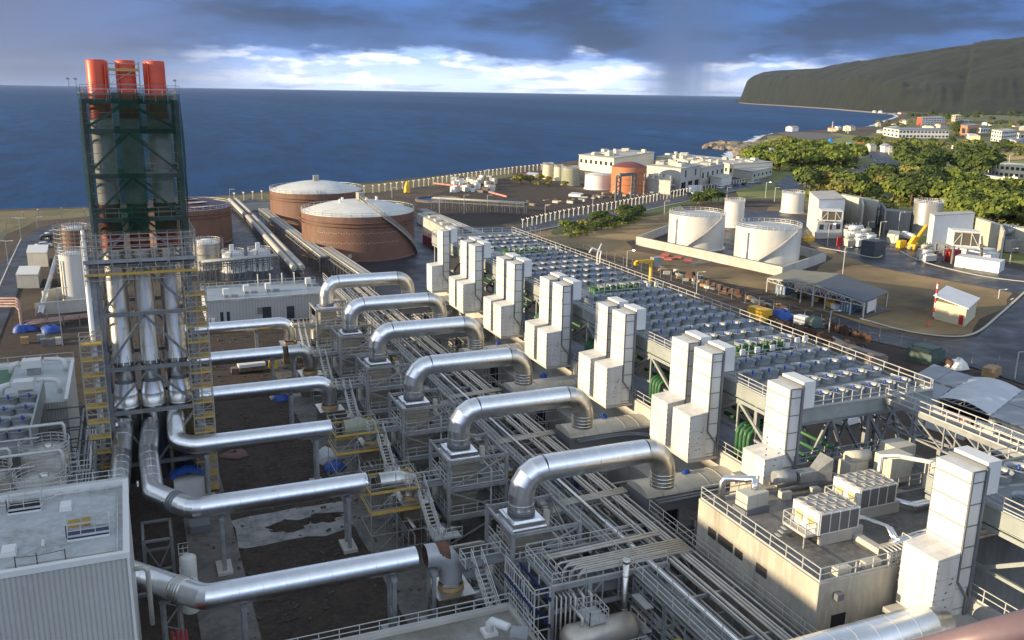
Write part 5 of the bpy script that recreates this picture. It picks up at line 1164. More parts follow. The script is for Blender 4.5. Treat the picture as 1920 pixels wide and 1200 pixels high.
# steel tanks with ring railings
for k, (x, y, z, r) in enumerate(((-10.0,97.0,9.6,2.25),(-9.7,88.2,10.0,2.15),(-14.6,93,9.0,2.0))):
    t = thing('process_tank', ['steel tank with ring railing, standing behind the ribbed building beside the fans','nearer steel tank with ring railing just behind the ribbed building','dull steel tank at the left frame edge behind the ribbed building'][k], 'tank', (x,y,0), 'steel process tanks')
    m = MB(); m.lathe(x,y,[(r,0),(r,z-.7),(r*.97,z-.6),(r*.4,z-.25),(.02,z-.2)],36); m.build('shell', mat_vessel, t)
    m = MB(); m.lathe(x+.3,y,[(.42,z-.4),(.42,z),(.36,z+.05),(.02,z+.08)],14); m.build('manhole', ALU2, t)
    m = MB(); pts = [(x+(r+.1)*cos(2*pi*j/18),y+(r+.1)*sin(2*pi*j/18),z-.7) for j in range(18)]; m.rail(pts, closed=True, sp=1, r=.035, rails=(1.15,.8,.4)); m.build('railing', RAILM, t)
    m = MB(); m.tube([(x-10,y+.3,z+1.9),(x+1.7,y+.6,z+1.9),(x+1.9,y+.6,z+1.6),(x+1.9,y+.2,z-.5)], .16, 8); m.tube([(x-10,y-.2,z+.9),(x-.4,y-.2,z+.9)], .1, 6); m.build('feed_pipe', RAILM, t)
t = thing('ladder_cage', 'caged ladder and small gallery on the right of the steel process tanks', 'ladder', (-6.8,92,0)); m = MB()
for k in range(9): m.tube([(-7.2+.5*cos(a),92+.6*sin(a),2+k) for a in [2*pi*j/8 for j in range(9)]], .03, 5)
for a in range(5): m.beam((-7.2+.5*cos(a),92+.6*sin(a),1),(-7.2+.5*cos(a),92+.6*sin(a),10.5),.05)
m.rail([(-7.4,90,9),(-5.6,90,9),(-5.6,94,9)], sp=.8); m.build('cage', RAILM, t)
# dark clutter behind the ribbed building: pipe galleries
t = thing('gallery_frame', 'grey steel pipe gallery between the steel tanks and the chimneys', 'steel frame', (-6.5,90,0)); m = MB()
for z in (3,5.5,8): 
    m.beam((-7,76,z),(-7,112,z),.2); m.beam((-5.4,76,z),(-5.4,112,z),.2)
    for k in range(10): m.beam((-11,77+4*k,z),(-5.4,77+4*k,z),.14)
for k in range(7):
    for x in (-7,-5.4): m.beam((x,77+6*k,0),(x,77+6*k,8.2),.2)
m.rail([(-5.3,76,8.1),(-5.3,96,8.1)], sp=1.6); m.build('frame', GALVD, t)
m = MB(); [m.tube([(-6.8+.3*k,74,5.8),(-6.8+.3*k,112,5.8)], .1, 6) for k in range(5)]; m.build('pipes', RAILM, t)
# right of the ribbed building: ground floor items
t = thing('generator_box', 'white equipment box half covered by a bright blue tarpaulin', 'box', (3.4,90,0)); c = Z(357,935,0)
m = MB(); m.box(c.x-1.6,c.y-.2,.1,c.x+1.6,c.y+2.2,2.2); m.build('casing', WPAINT, t)
m = MB(); rn2 = random.Random(9); n = 12
vs = [(c.x-1.9+3.8*i/n, c.y+.5+2.1*j/n, 2.35+.9*sin(pi*i/n)*.6+.5*sin(pi*j/n)+rn2.uniform(-.08,.08)) for j in range(n+1) for i in range(n+1)]
m.add(vs, [(j*(n+1)+i,j*(n+1)+i+1,(j+1)*(n+1)+i+1,(j+1)*(n+1)+i) for j in range(n) for i in range(n)], True); m.build('blue_cover', BLUET, t)
for k, (px, py) in enumerate(((352,1052),(355,1088))):
    c = Z(px,py,3.0); t = thing('stub_tank', f'{["taller","shorter"][k]} slim white round tank beside the nearest flue bend', 'tank', (c.x,c.y,0), 'slim tanks near the flue bend')
    h = 3.4 if k == 0 else 2.9; m = MB(); m.lathe(c.x,c.y,[(.75,0),(.75,h),(.5,h+.15),(.02,h+.2)],20); m.build('shell', WTANK, t); m = MB(); m.rail([(c.x-.7,c.y-.1,h),(c.x-.7,c.y+.7,h),(c.x+.1,c.y+.7,h)], sp=.5, h=.9, r=.025); m.build('railing', RAILM, t)
c = Z(375,993,0); m = MB(); m.box(c.x-1,c.y-1,.1,c.x+1,c.y+1,.9); single(m, 'steel_skip', TRIM, 'open steel skip with scrap under the second flue duct', 'skip')
t = thing('red_pipes', 'bundle of dark red fire pipes rising at the bottom left beside the nearest flue', 'pipes', (0,62,0)); m = MB()
for k in range(4): m.tube([(.3+.32*k,61.5,.5),(.3+.32*k,61.5,4.4),(.3+.32*k,66,4.6)], .12, 8)
m.build('pipe', RED, t); m = MB(); m.tube([(-.9,60.5,0),(-.9,60.5,6.2)], .22, 10); m.build('silver_riser', ALU, t)
# big frame under the diagonal flue
t = thing('pipe_trestle', 'grey steel frame with cross bracing below the middle flue bend', 'trestle', (-.5,84,0)); m = MB()
for x in (-1.4,1.0):
    for y in (80,84): m.beam((x,y,0),(x,y,5.6),.25)
for z in (2.6,5.5):
    for y in (80,84): m.beam((-1.4,y,z),(1,y,z),.2)
    for x in (-1.4,1): m.beam((x,80,z),(x,84,z),.2)
m.beam((-1.4,80,.2),(1,80,5.4),.12); m.beam((1,80,.2),(-1.4,80,5.4),.12); m.beam((-3,76,2.6),(3,76,2.6),.3); m.build('frame', GALVD, t)
t = thing('lattice_girder', 'low latticed girder lying left of the slim white tanks', 'girder', (0,76,0)); m = MB(); a, b = Vector((-1.6,80.5,.9)), Vector((3.4,76.2,.9))
m.beam(a,b,.15,.15); m.beam(a+ZV*.9,b+ZV*.9,.15,.15)
for k in range(8): m.beam(a.lerp(b,k/8),a.lerp(b,(k+1)/8)+ZV*.9,.07)
m.build('girder', GALVD, t)
# scaffolded duct openings in rows two and three
for k, (y, px, py) in enumerate(((82.6,735,900),(98.7,660,790))):
    t = thing('scaffold', f'{["nearer","farther"][k]} scaffold cage with yellow rails round an unfinished duct end', 'scaffold', (21.5,y,0), 'scaffolds round the duct ends'); x0, x1, ya, yb = 19.3, 24.4, y-2.6, y+1.9; m = MB()
    for x in (x0,(x0+x1)/2,x1):
        for yy in (ya,yb): m.beam((x,yy,0),(x,yy,8.5),.07)
    for z in (2.2,4.4,4.9,5.4,6.6,7.2,7.7):
        for yy in (ya,yb): m.beam((x0,yy,z),(x1,yy,z),.055)
        for x in (x0,x1): m.beam((x,ya,z),(x,yb,z),.055)
    for z in (0,2.2,4.4): m.beam((x0,ya,z),((x0+x1)/2,ya,z+2.2),.05); m.beam((x1,ya,z),(x1,yb,z+2.2),.05)
    m.build('tube_frame', TUBEM, t); m = MB()
    for z in (4.4,6.6):
        for yy in (ya,yb): m.box(x0,yy-.05,z,x1,yy+.05,z+.22)
        for x in (x0,x1): m.box(x-.05,ya,z,x+.05,yb,z+.22)
    m.box(x0,ya+.1,4.3,x1,ya+.9,4.36); m.build_each('yellow_board', YEL, t)
    t = thing('duct_stub', f'{["nearer pale silver","farther olive wrapped"][k]} duct stub inside the scaffold cage', 'duct', (20.8,y,5), 'unfinished duct stubs')
    m = MB(); m.tube([(20.8,y,6.6),(22.8,y,6.6),(23.7,y,6.2),(24.0,y,5.2)], .98, 20, cap=True, split=True); m.build('shell', ALU2 if k == 0 else mat('olive_wrap',(.26,.27,.19),.6), t)
# items on the yard
def heap(px, py, mt, lab, cat, s=1.2, h=.8, z=.1, name='tarpaulin_heap'):
    c = Z(px,py,z); m = MB(); rn = random.Random(int(px)); n = 9
    m.lathe(c.x,c.y,[(s,z),(s*.9,z+h*.5),(s*.55,z+h*.9),(.05,z+h)],n); m.v = [(a+rn.uniform(-.2,.2)*s,b+rn.uniform(-.2,.2)*s,max(z,d+rn.uniform(-.1,.15)*h)) for a,b,d in m.v]
    return single(m, name, mt, lab, cat)
heap(613,862,FILM,'crumpled white plastic sheet beside the third flue duct','sheet',1.7,1.5,name='plastic_sheet'); heap(628,878,BLUET,'blue tarpaulin heap behind the crumpled white plastic sheet','tarpaulin',1.3,.9)
heap(528,748,BLUET,'blue tarpaulin heap beneath the fourth flue duct','tarpaulin',1.2,.9); heap(440,852,mat('reddish_rubble',(.16,.09,.075),.9),'small heap of reddish rubble on the dark gravel','rubble',1.7,.35,name='rubble_heap')
t = thing('generator_trailer', 'cream topped generator on the dark gravel beneath the fifth flue duct', 'generator', Z(470,700,0)); c = Z(472,697,.1)
m = MB(); m.cbox((c.x,c.y,1.2),4.2,2.0,.5,.05); m.build('canopy', WPAINT, t); m = MB(); m.cbox((c.x,c.y,.5),4.0,1.9,.7,.05); m.cbox((c.x-2.6,c.y,.3),1.2,1.4,.8); m.build('engine_bay', mat_sil, t)
m = MB(); m.cbox((c.x+3.5,c.y+.5,.2),1.2,1.6,2.4); m.build('yellow_end', YPAINT, t)
c = Z(530,938,0); 
# ================================================================ OFFICE BUILDING (centre left)
N_, L0 = Z(604,597,0), Z(383,611,0); h = 4.8
t = thing('office_building', 'long grey ribbed service building with white roof fans, behind the flue ducts', 'building', (23,183,0)); x0, x1, y0, y1 = 11.9, 35.2, 178.6, 191.5
m = MB(); m.box(x0,y0,0,x1,y1,h); m.build('wall', CLADY, t)
m = MB(); m.box(x0,y0+.3,h,x1,y1-.3,h+.02); m.build('roof', mat('bluish_roof_sheet', (.30,.34,.37), .4, .1, (.20,.23,.26), .3, .8), t); m = MB(); m.box(x0-.1,y0-.1,h-.15,x1+.1,y0+.3,h+.25); m.box(x0-.1,y1-.3,h-.15,x1+.1,y1+.1,h+.4); m.build('parapet', ROOFP, t)
for k, (xa, w_, za, zb) in enumerate(((14.3,.6,.3,2.6),(15.5,.6,.3,2.6),(21.3,1.0,1.6,3.0),(22.3,1.7,.3,3.0),(27.0,1.5,.3,2.8),(31.4,1.4,.6,2.6))):
    m = MB(); m.box(xa,y0-.03,za,xa+w_,y0-.003,zb); m.build('door', GLASS if k != 2 else TRIM, t)
m = MB(); [m.rail([(x0,y1,h+.3),(x1,y1,h+.3)], sp=1.6, h=.7, rails=(.7,))]; m.build('railing', RAILM, t)
for k, px in enumerate((424,462,503,578)):
    c = Z(px,(557,550,546,536)[k],h+.02); t = thing('roof_fan', f'white boxy roof fan on the grey service building, {ORDN[k]} from the left', 'roof fan', c, 'white roof fans of the service building')
    m = MB(); m.box(c.x-.55,c.y-.55,c.z+.5,c.x+.55,c.y+.55,c.z+1.7); m.build('casing', WPAINT, t); m = MB(); m.box(c.x-.4,c.y-.4,c.z,c.x+.4,c.y+.4,c.z+.5); m.box(c.x+1.0,c.y-.5,c.z,c.x+2.2,c.y+.5,c.z+.35); m.build('base', GALV, t)
for k, px in enumerate((480,504,527,551)):
    c = Z(px,530,h); m = MB(); m.tube([(c.x,y1-.8,h),(c.x,y1-.8,h+2.2)], .09, 8); m.tube([(c.x,y1-.8,h+2.2),(c.x,y1-.8,h+2.4)], .17, 8); single(m, 'roof_vent', WPAINT, f'slim white vent pipe at the back of the service roof, {ORDN[k]} from the left', 'vent', 'slim vents on the service roof')
for k, px in enumerate((392,400)):
    c = Z(px,608,.8); m = MB(); m.box(c.x-.45,178.1,.5,c.x+.45,178.55,1.5); single(m, 'wall_condenser', WPAINT, f'{["left","right"][k]} small white condenser at the left foot of the service building', 'air conditioner', 'wall condensers')
# ================================================================ TANKS
def px_tank(xl, xr, ybm, yrm):
    xm = (xl+xr)/2; g = Z(xm, ybm, 0); R = (xr-xl)/2*depth(g+ZV*3)/F; return g, R, height_at(g, yrm)
def ring_rail(mb, g, R, h, n=36, ht=1.1): mb.rail([(g.x+R*cos(2*pi*k/n), g.y+R*sin(2*pi*k/n), h) for k in range(n)], closed=True, sp=3, r=.05, h=ht, rails=(ht,ht*.5))
def tank(name, lab, args, mt, dome=0.0, dmt=None, stair=None, group=None, rail=True, bands=(), n=64):
    g, R, h = px_tank(*args); t = thing(name, lab, 'tank', (g.x,g.y,0), group)
    m = MB(); m.lathe(g.x,g.y,[(R,0),(R,h)],n); m.lathe(g.x,g.y,[(R+.5,0),(R+.5,.25),(R,.3)],n)
    for b in bands: m.lathe(g.x,g.y,[(R,h*b),(R+.22,h*b),(R+.22,h*b+.3),(R,h*b+.32)],n)
    m.build('shell', mt, t)
    m = MB(); prof = [(R*(1-k/8)+.001, h+dome*(1-(1-k/8)**2)) for k in range(9)] if dome else [(R,h),(.01,h+.12)]
    m.lathe(g.x,g.y,prof,n); rf_ = m.build('roof', dmt or mt, t)
    if rail: m = MB(); ring_rail(m, g, R, h); m.build('railing', RAILM, rf_)
    if stair:
        a0, a1 = stair; m = MB(); k_ = 26; pi_ = []
        for k in range(k_+1):
            a = a0+(a1-a0)*k/k_; z = h*k/k_; ca, sa = cos(a), sin(a); pi_.append((Vector((g.x+(R+.15)*ca,g.y+(R+.15)*sa,z)), Vector((g.x+(R+1.1)*ca,g.y+(R+1.1)*sa,z))))
        for p, q in zip(pi_[:-1], pi_[1:]):
            m.add([p[0],p[1],q[1],q[0]], [(0,1,2,3)]); m.beam(p[1],q[1],.12,.3)
            m.beam(p[1]+ZV*1.1,q[1]+ZV*1.1,.09); m.beam(p[1]+ZV*.6,q[1]+ZV*.6,.06); m.beam(p[1],p[1]+ZV*1.1,.08)
        m.build('stair', RAILM, t)
    return t, g, R, h
def toward(g): return atan2(-g.y, -g.x)       # angle from a tank toward the camera foot
def pipes_on(t, g, R, h, angs, mt, r=.15):
    m = MB()
    for a in angs: m.tube([(g.x+(R+.3)*cos(a),g.y+(R+.3)*sin(a),0),(g.x+(R+.3)*cos(a),g.y+(R+.3)*sin(a),h*.9)], r, 6)
    m.build('side_pipes', mt, t)
ta, g, R, h = tank('storage_tank', 'largest rust red storage tank with a pale domed roof and slanting stair', (570,777,472,394), TERRA, 3.0, DOME, None, 'rust red domed tanks')
tc_ = toward(g)
m = MB(); k_ = 40; prev = None
for k in range(k_+1):
    s_ = k/k_; a = tc_+.42+1.0*(1-s_); z = h*s_; q = Vector((g.x+(R+.9)*cos(a),g.y+(R+.9)*sin(a),z))
    q0 = Vector((g.x+(R+.05)*cos(a),g.y+(R+.05)*sin(a),z))
    if prev: m.beam(prev,q,.14,.5); m.beam(prev+ZV*1.2,q+ZV*1.2,.12); m.beam(prev+ZV*.6,q+ZV*.6,.09); m.add([pq0,prev,q,q0],[(0,1,2,3)])
    m.beam(q,q+ZV*1.2,.1); prev = q; pq0 = q0
m.build('stair', TUBEM, ta)
a = tc_+.42; m = MB(); p = Vector((g.x+R*cos(a),g.y+R*sin(a),h)); q = Vector((g.x+1.5*cos(a),g.y+1.5*sin(a),h+3.2)); sd_ = Vector((-sin(a),cos(a),0))*.5
for s_ in (-1,1): m.beam(p+sd_*s_+ZV*.3,q+sd_*s_+ZV*.3,.12,.3); m.beam(p+sd_*s_+ZV*1.3,q+sd_*s_+ZV*1.3,.1); [m.beam(p.lerp(q,k/10)+sd_*s_,p.lerp(q,k/10)+sd_*s_+ZV*1.3,.1) for k in range(11)]
m.cbox(q,2.0,1.6,2.0,a); m.build('roof_stair', TUBEM, ta)
m = MB(); [m.lathe(g.x+2.5*cos(b)*k_,g.y+2.5*sin(b)*k_,[(.4,h+2),(.4,h+3.4),(.05,h+3.5)],8) for b, k_ in ((0,1),(1.2,1.6),(.4,2.6),(2.6,1.8),(3.4,2.2))]; m.build('roof_nozzles', WPAINT, ta)
def spray_ring(t, g, R, z, mt=RAILM):
    m = MB()
    for zz in (z, z-.9): m.tube([(g.x+(R+.6)*cos(2*pi*k/48),g.y+(R+.6)*sin(2*pi*k/48),zz) for k in range(49)], .13, 6, cap=False)
    m.build('spray_ring', mt, t)
spray_ring(ta, g, R, h-1.6, TERRA)
m = MB(); a = tc_-.15; m.tube([(g.x+R*cos(a),g.y+R*sin(a),1.6),(g.x+(R+.7)*cos(a),g.y+(R+.7)*sin(a),1.6)], .55, 14); m.build('manway', TUBEM, ta)
m = MB(); 
for zf in (.62,.40):
    for k in range(34): b = tc_-.75+1.5*k/33; m.cbox((g.x+(R+.03)*cos(b),g.y+(R+.03)*sin(b),h*zf+(.1 if k%3 else .3)),.12,.35,.10,b)
m.build('pale_scuffs', mat('pale_patch',(.55,.42,.36),.8), ta)
tb_, g, R, h = tank('storage_tank', 'second rust red storage tank with pale dome, behind the largest one', (511,680,418,355), TERRA, 3.0, DOME, None, 'rust red domed tanks'); spray_ring(tb_, g, R, h-1.6, TERRA)
m = MB(); m.cbox((g.x,g.y,h+2.6),1.8,1.6,2.2); a = toward(g)+.05; p = Vector((g.x+R*cos(a),g.y+R*sin(a),h)); [m.beam(p+Vector((.6*s_,0,.4)),Vector((g.x+.6*s_,g.y,h+3.2)),.15) for s_ in (-1,1)]; m.build('roof_stair', TUBEM, tb_)
td, g, R, h = tank('storage_tank', 'rust red storage tank half hidden by the chimneys, with sheets on its dark roof', (262,433,450,386), TERRA, 2.6, mat('dark_purple_roof',(.10,.055,.085),.6), None, 'rust red domed tanks'); spray_ring(td, g, R, h-1.2, TERRA)
m = MB(); a = toward(g)
for k in range(12):
    rr = R*(.35+.25*(k%3)); b = a+.25+.16*(k//3); p = Vector((g.x+rr*cos(b),g.y+rr*sin(b),h+2.6*(1-(rr/R)**2)+.15)); m.cbox(p,R*.2,R*.10,.05,b)
m.build('roof_sheets', BEIGE, td)
# scaffolding round and other left tanks
tw, g, R, h = tank('white_tank', 'tall white tank left of the chimneys', (121,168,565,476), WTANK, .6, WTANK, None, 'tall tanks left of the chimneys'); pipes_on(tw, g, R, h, [toward(g)-.9], CREAM)
tw2, g, R, h = tank('brown_tank', 'brown banded tank wrapped in scaffolding behind the tall white tank', (128,172,530,430), TERRA, .8, WPAINT, None, 'tall tanks left of the chimneys'); m = MB()
for k in range(20):
    a, b = 2*pi*k/20, 2*pi*(k+1)/20
    for rr in (R+.5,R+1.8): 
        p = Vector((g.x+rr*cos(a),g.y+rr*sin(a),0)); m.beam(p,p+ZV*(h+1.5),.09)
        for z in range(2,int(h)+2,1): m.beam((p.x,p.y,z),(g.x+rr*cos(b),g.y+rr*sin(b),z),.07)
m.build('scaffold', TUBEM, tw2)
ts, g, R, h = tank('insulated_tank', 'grey lagged round tank right of the chimneys under scaffold tubes', (366,414,503,455), mat('crumpled_grey_lagging',(.36,.35,.32),.6,.3,(.22,.22,.20),.5,.8,bump=.5,bsc=1), 1.0, WPAINT, None, None, bands=(.3,.6)); m = MB()
for k in range(14):
    a, b = 2*pi*k/14, 2*pi*(k+1)/14; p = Vector((g.x+(R+.8)*cos(a),g.y+(R+.8)*sin(a),0)); m.beam(p,p+ZV*(h+1.2),.09)
    for z in range(2,int(h)+2,2): m.beam((p.x,p.y,z),(g.x+(R+.8)*cos(b),g.y+(R+.8)*sin(b),z),.07)
m.build('scaffold', TUBEM, ts)
for k, a_ in enumerate(((419,459,509,476),(467,508,505,472))):
    t, g, R, h = tank('white_tank', f'{["left","right"][k]} of two small white upright tanks behind the service building', a_, WPAINT, .9, WPAINT, None, 'pair of small white tanks', n=32); a = toward(g)
    m = MB(); m.tube([(g.x+(R+.15)*cos(a-.2),g.y+(R+.15)*sin(a-.2),1),(g.x+(R+.15)*cos(a-.2),g.y+(R+.15)*sin(a-.2),h),(g.x,g.y,h+1.1)], .16, 6); m.tube([(g.x+(R+.1)*cos(a+.3),g.y+(R+.1)*sin(a+.3),h*.75),(g.x+(R+.1)*cos(a+.3),g.y+(R+.1)*sin(a+.3),h*.35),(g.x+(R+.1)*cos(a+.6),g.y+(R+.1)*sin(a+.6),h*.35)], .1, 6); m.build('side_pipes', TRIM, t)
    m = MB(); m.cbox((g.x-.3,g.y-.4,h+.9),1.0,1.0,1.5); m.build('roof_cabinet', WPAINT, t)
# twin white tanks in the bund
t1, g, R, h = tank('white_storage_tank', 'left of the two big white tanks behind the concrete bund wall', (1252,1355,463,401), WTANK, 0, mat('grey_tank_roof',(.40,.42,.43),.5,0,(.30,.31,.31),.2,.6), (toward(Z(1303,463,0))-.5, toward(Z(1303,463,0))+.9), 'big white storage tanks'); pipes_on(t1, g, R, h, [toward(g)-.75], TRIM)
t2, g, R, h = tank('white_storage_tank', 'right of the two big white tanks, beside the open shed', (1376,1495,492,424), WTANK, 0, bpy.data.materials['grey_tank_roof'], (toward(Z(1435,492,0))-.5, toward(Z(1435,492,0))+.9), 'big white storage tanks'); pipes_on(t2, g, R, h, [toward(g)-.6], TRIM)
tank('white_tank', 'slim white tank with roof railing between the two big white tanks', (1356,1393,425,378), WTANK, .3, WTANK, None, 'slim white tanks', n=32)
tank('white_tank', 'white tank near the equipment blocks, in front of the dry slope', (1464,1505,398,363), WTANK, .3, WTANK, None, 'slim white tanks', n=32)
tank('silver_tank', 'silver grey cylinder tank between the two white equipment blocks', (1709,1760,438,380), mat('silver_tank_sheet',(.52,.51,.47),.4,.7,(.40,.39,.36),.3,.7,stretch=(1,1,.1)), .3, GALV, None, None, n=40)
tank('orange_tank', 'orange brown banded tank with dark domed roof near the lit factory', (1145,1210,360,312), mat('orange_tank_paint',(.46,.17,.07),.7,0,(.36,.13,.06),.1,.6), 2.2, mat('dark_red_dome',(.17,.05,.05),.6), None, None, rail=False, bands=(.33,.55,.78))
tank('white_tank', 'short bright white tank left of the orange brown tank', (1096,1145,354,328), WPAINT, 1.2, WPAINT, None, 'small tanks near the factory', n=32)
tank('green_tank', 'greenish round tank left of the short white tank', (1052,1086,347,316), mat('olive_tank',(.30,.30,.21),.7,0,(.20,.21,.15),.2,.7), .6, TRIM, None, 'small tanks near the factory', n=32)
tank('yellow_tank', 'small cream tank, leftmost of the tank group by the factory', (1017,1037,335,309), OCHRE, .3, TERRA, None, 'small tanks near the factory', n=24)
tank('yellow_tank', 'small cream tank, second from the left by the factory', (1038,1056,338,313), OCHRE, .3, TERRA, None, 'small tanks near the factory', n=24)
# bund wall
def wall_px(name, lab, px, h, mt, w=.5, cat='wall'):
    m = MB(); pts = [Z(x,y,0) for x,y in px]
    for p, q in zip(pts[:-1], pts[1:]): d = (q-p).normalized()*w/2; m.beam(p-d+ZV*h/2, q+d+ZV*(h/2), w, h)
    return single(m, name, mt, lab, cat)
wall_px('bund_wall', 'pale concrete bund wall in front of the two white tanks', [(1258,434),(1194,459),(1380,500),(1465,519),(1546,490),(1500,478)], 2.6, CONCL)
wall_px('boundary_wall', 'long grey shore wall behind the tank yard', [(430,397),(512,393)], 2.8, CONCL)

# unseen block added west of the yard to keep its low ground in shade
t = thing('yard_shade_block', 'long ribbed block out of view, added to shade the flue yard', 'building', (-86,35,0))
m = MB(); m.box(-98,-70,0,-74,144,31); m.build('wall', CLAD, t); m = MB(); m.box(-98.4,-70.4,31,-73.6,144.4,31.5); m.build('roof', ROOFP, t)

# loose stones, planks and scraps on the flue yard, far too many to count
rb = MB(); rn = random.Random(50)
for k in range(1500):
    x = rn.uniform(6.5,26) if k % 3 else rn.uniform(-18,34); y = rn.uniform(62,176); s_ = rn.choice((.08,.1,.13,.18,.28)); z = .06+(.06 if 19.2 < x < 26 or 2.5 < x < 7.2 else 0)
    rb.cbox((x,y,z), s_*rn.uniform(.7,3.0), s_*rn.uniform(.5,1), s_*rn.uniform(.2,.7), rn.uniform(0,3.14))
tag(rb.build('rubble', mat('mixed_rubble', (.075,.058,.045), .9, 0, (.035,.027,.02), 1.2, .9, c3=(.15,.13,.11))), 'loose stones and scraps strewn over the dark gravel yard', 'rubble', kind='stuff')
# parapet clips, cable and grime strips on the ribbed building roof
t = thing('roof_cabling', 'thin cables, clips and a white conduit along the back edge of the pale roof', 'cables', (-8,68,LZ)); m = MB()
for k in range(12): m.cbox((-1.2-1.05*k,68.9,LZ-.27),.12,.5,.25)
m.tube([(-14,68.2,LZ-.1),(-7,68.3,LZ-.1),(-6.6,68.4,LZ+.1),(-2.6,68.7,LZ-.1)], .05, 6); m.tube([(-2.6,58.6,LZ-.15),(-2.6,68.9,LZ-.15)], .05, 6); m.tube([(-9,58.7,LZ-.15),(-2.6,58.6,LZ-.15),(-2.4,58.1,LZ-.15)], .05, 6); m.build('conduits', RAILM, t)
t = thing('roof_guard_posts', 'two short rusty posts with a sagging cord at the roof edge above the ribbed wall', 'posts', (-9,58.5,LZ)); m = MB()
for x in (-8.4,-7.2,-5.6): m.beam((x,58.5,LZ-.27),(x,58.5,LZ+.55),.06)
m.tube([(-8.4,58.5,LZ+.5),(-7.2,58.5,LZ+.4),(-5.6,58.5,LZ+.5)], .02, 5); m.build('post_and_cord', RUST, t)
# ================================================================ FENCES AND LAMPS
def fence(name, lab, px, sp, h, mt, arm=.5, mesh=True, w=.12, maxn=100):
    pts = [Z(x,y,0) for x,y in px]; t = thing(name, lab, 'fence', pts[0], 'fences'); L_ = sum((b-a).length for a, b in zip(pts[:-1], pts[1:]))
    n = min(maxn-1, int(L_/sp)); acc = 0; ps = []
    step = L_/n; k = 0; d0 = 0
    for a, b in zip(pts[:-1], pts[1:]):
        l = (b-a).length
        while k*step <= d0+l+1e-6 and k <= n: ps.append((a.lerp(b, (k*step-d0)/l), (b-a).normalized())); k += 1
        d0 += l
    pr = None
    for c, d in ps:
        nn = Vector((-d.y,d.x,0)); m = MB(); m.beam(c,c+ZV*h,w)
        if arm: m.beam(c+ZV*h,c+ZV*(h+arm)+nn*arm,w*.8); m.beam(c+ZV*h,c+ZV*(h+arm)-nn*arm,w*.8)
        m.build('post', mt, t)
    m = MB()
    for (a, _), (b, _) in zip(ps[:-1], ps[1:]):
        for z in (h*.97, h*.5, .15): m.beam(a+ZV*z,b+ZV*z,.035 if h < 3 else .05)
    m.build('wires', GALVD, t); return t
fence('concrete_post_fence', 'long fence of pale Y topped posts along the sea shore', [(440,378),(520,371),(700,362),(790,350),(880,336),(960,325),(1015,319)], 4.2, 3.0, mat('pale_concrete_post',(.62,.57,.44),.8), .6, w=.34)
fence('concrete_post_fence', 'long fence of white Y topped posts beside the curving access road', smooth([(980,428),(1060,409),(1160,391),(1260,371),(1340,356),(1395,346)],6), 3.4, 2.7, mat('white_post',(.62,.62,.58),.7), .55, w=.26)
fence('mesh_fence', 'thin wire fence between the fan deck and the dry grass', [(985,432),(1060,462),(1150,492),(1240,522),(1320,546),(1440,582),(1560,618),(1700,652),(1920,705)], 4.4, 2.6, GALV, .0, w=.1)
fence('concrete_post_fence', 'fence of tall posts in the coastal scrub at the far left', [(0,440),(30,424),(60,415),(100,411),(160,412)], 7, 3.6, mat('beige_post',(.35,.31,.22),.8), .4, w=.25)
fence('mesh_fence', 'leaning wire fence at the far left edge below the scrub', [(-40,500),(-10,470),(12,444)], 4, 2.4, GALV, .3)
fence('mesh_fence', 'thin fence at the foot of the construction ground behind the tanks', [(700,352),(790,346),(880,331)], 5, 2.2, GALVD, 0)
def lamp(px, pyb, pyt, lab, double=False, lit=False):
    b = Z(px,pyb,0); h = height_at(b,pyt); t = thing('street_lamp', lab, 'street lamp', b, 'street lamps'); w = max(.16, .9*depth(b)/F)
    m = MB(); m.beam(b,b+ZV*h,w); m.build('pole', RAILM, t); m = MB()
    for s_ in ((-1,1) if double else (1,)): m.beam(b+ZV*h, b+Vector((s_*1.3*.9,-s_*.5,h+.1)), w*.7)
    ar_ = m.build('arm', RAILM, t); m = MB()
    for s_ in ((-1,1) if double else (1,)): m.cbox(b+Vector((s_*1.5,-s_*.6,h)), (.7+w)*.7,.3+w*.2,.15+w*.2)
    if lit: mm = LIT
    else: mm = WPAINT
    m.build('lamp_head', mm, ar_)
LIT = bpy.data.materials.new('lit_lamp'); LIT.use_nodes = True; LIT.node_tree.nodes['Principled BSDF'].inputs['Emission Color'].default_value = (1,.9,.85,1); LIT.node_tree.nodes['Principled BSDF'].inputs['Emission Strength'].default_value = 5
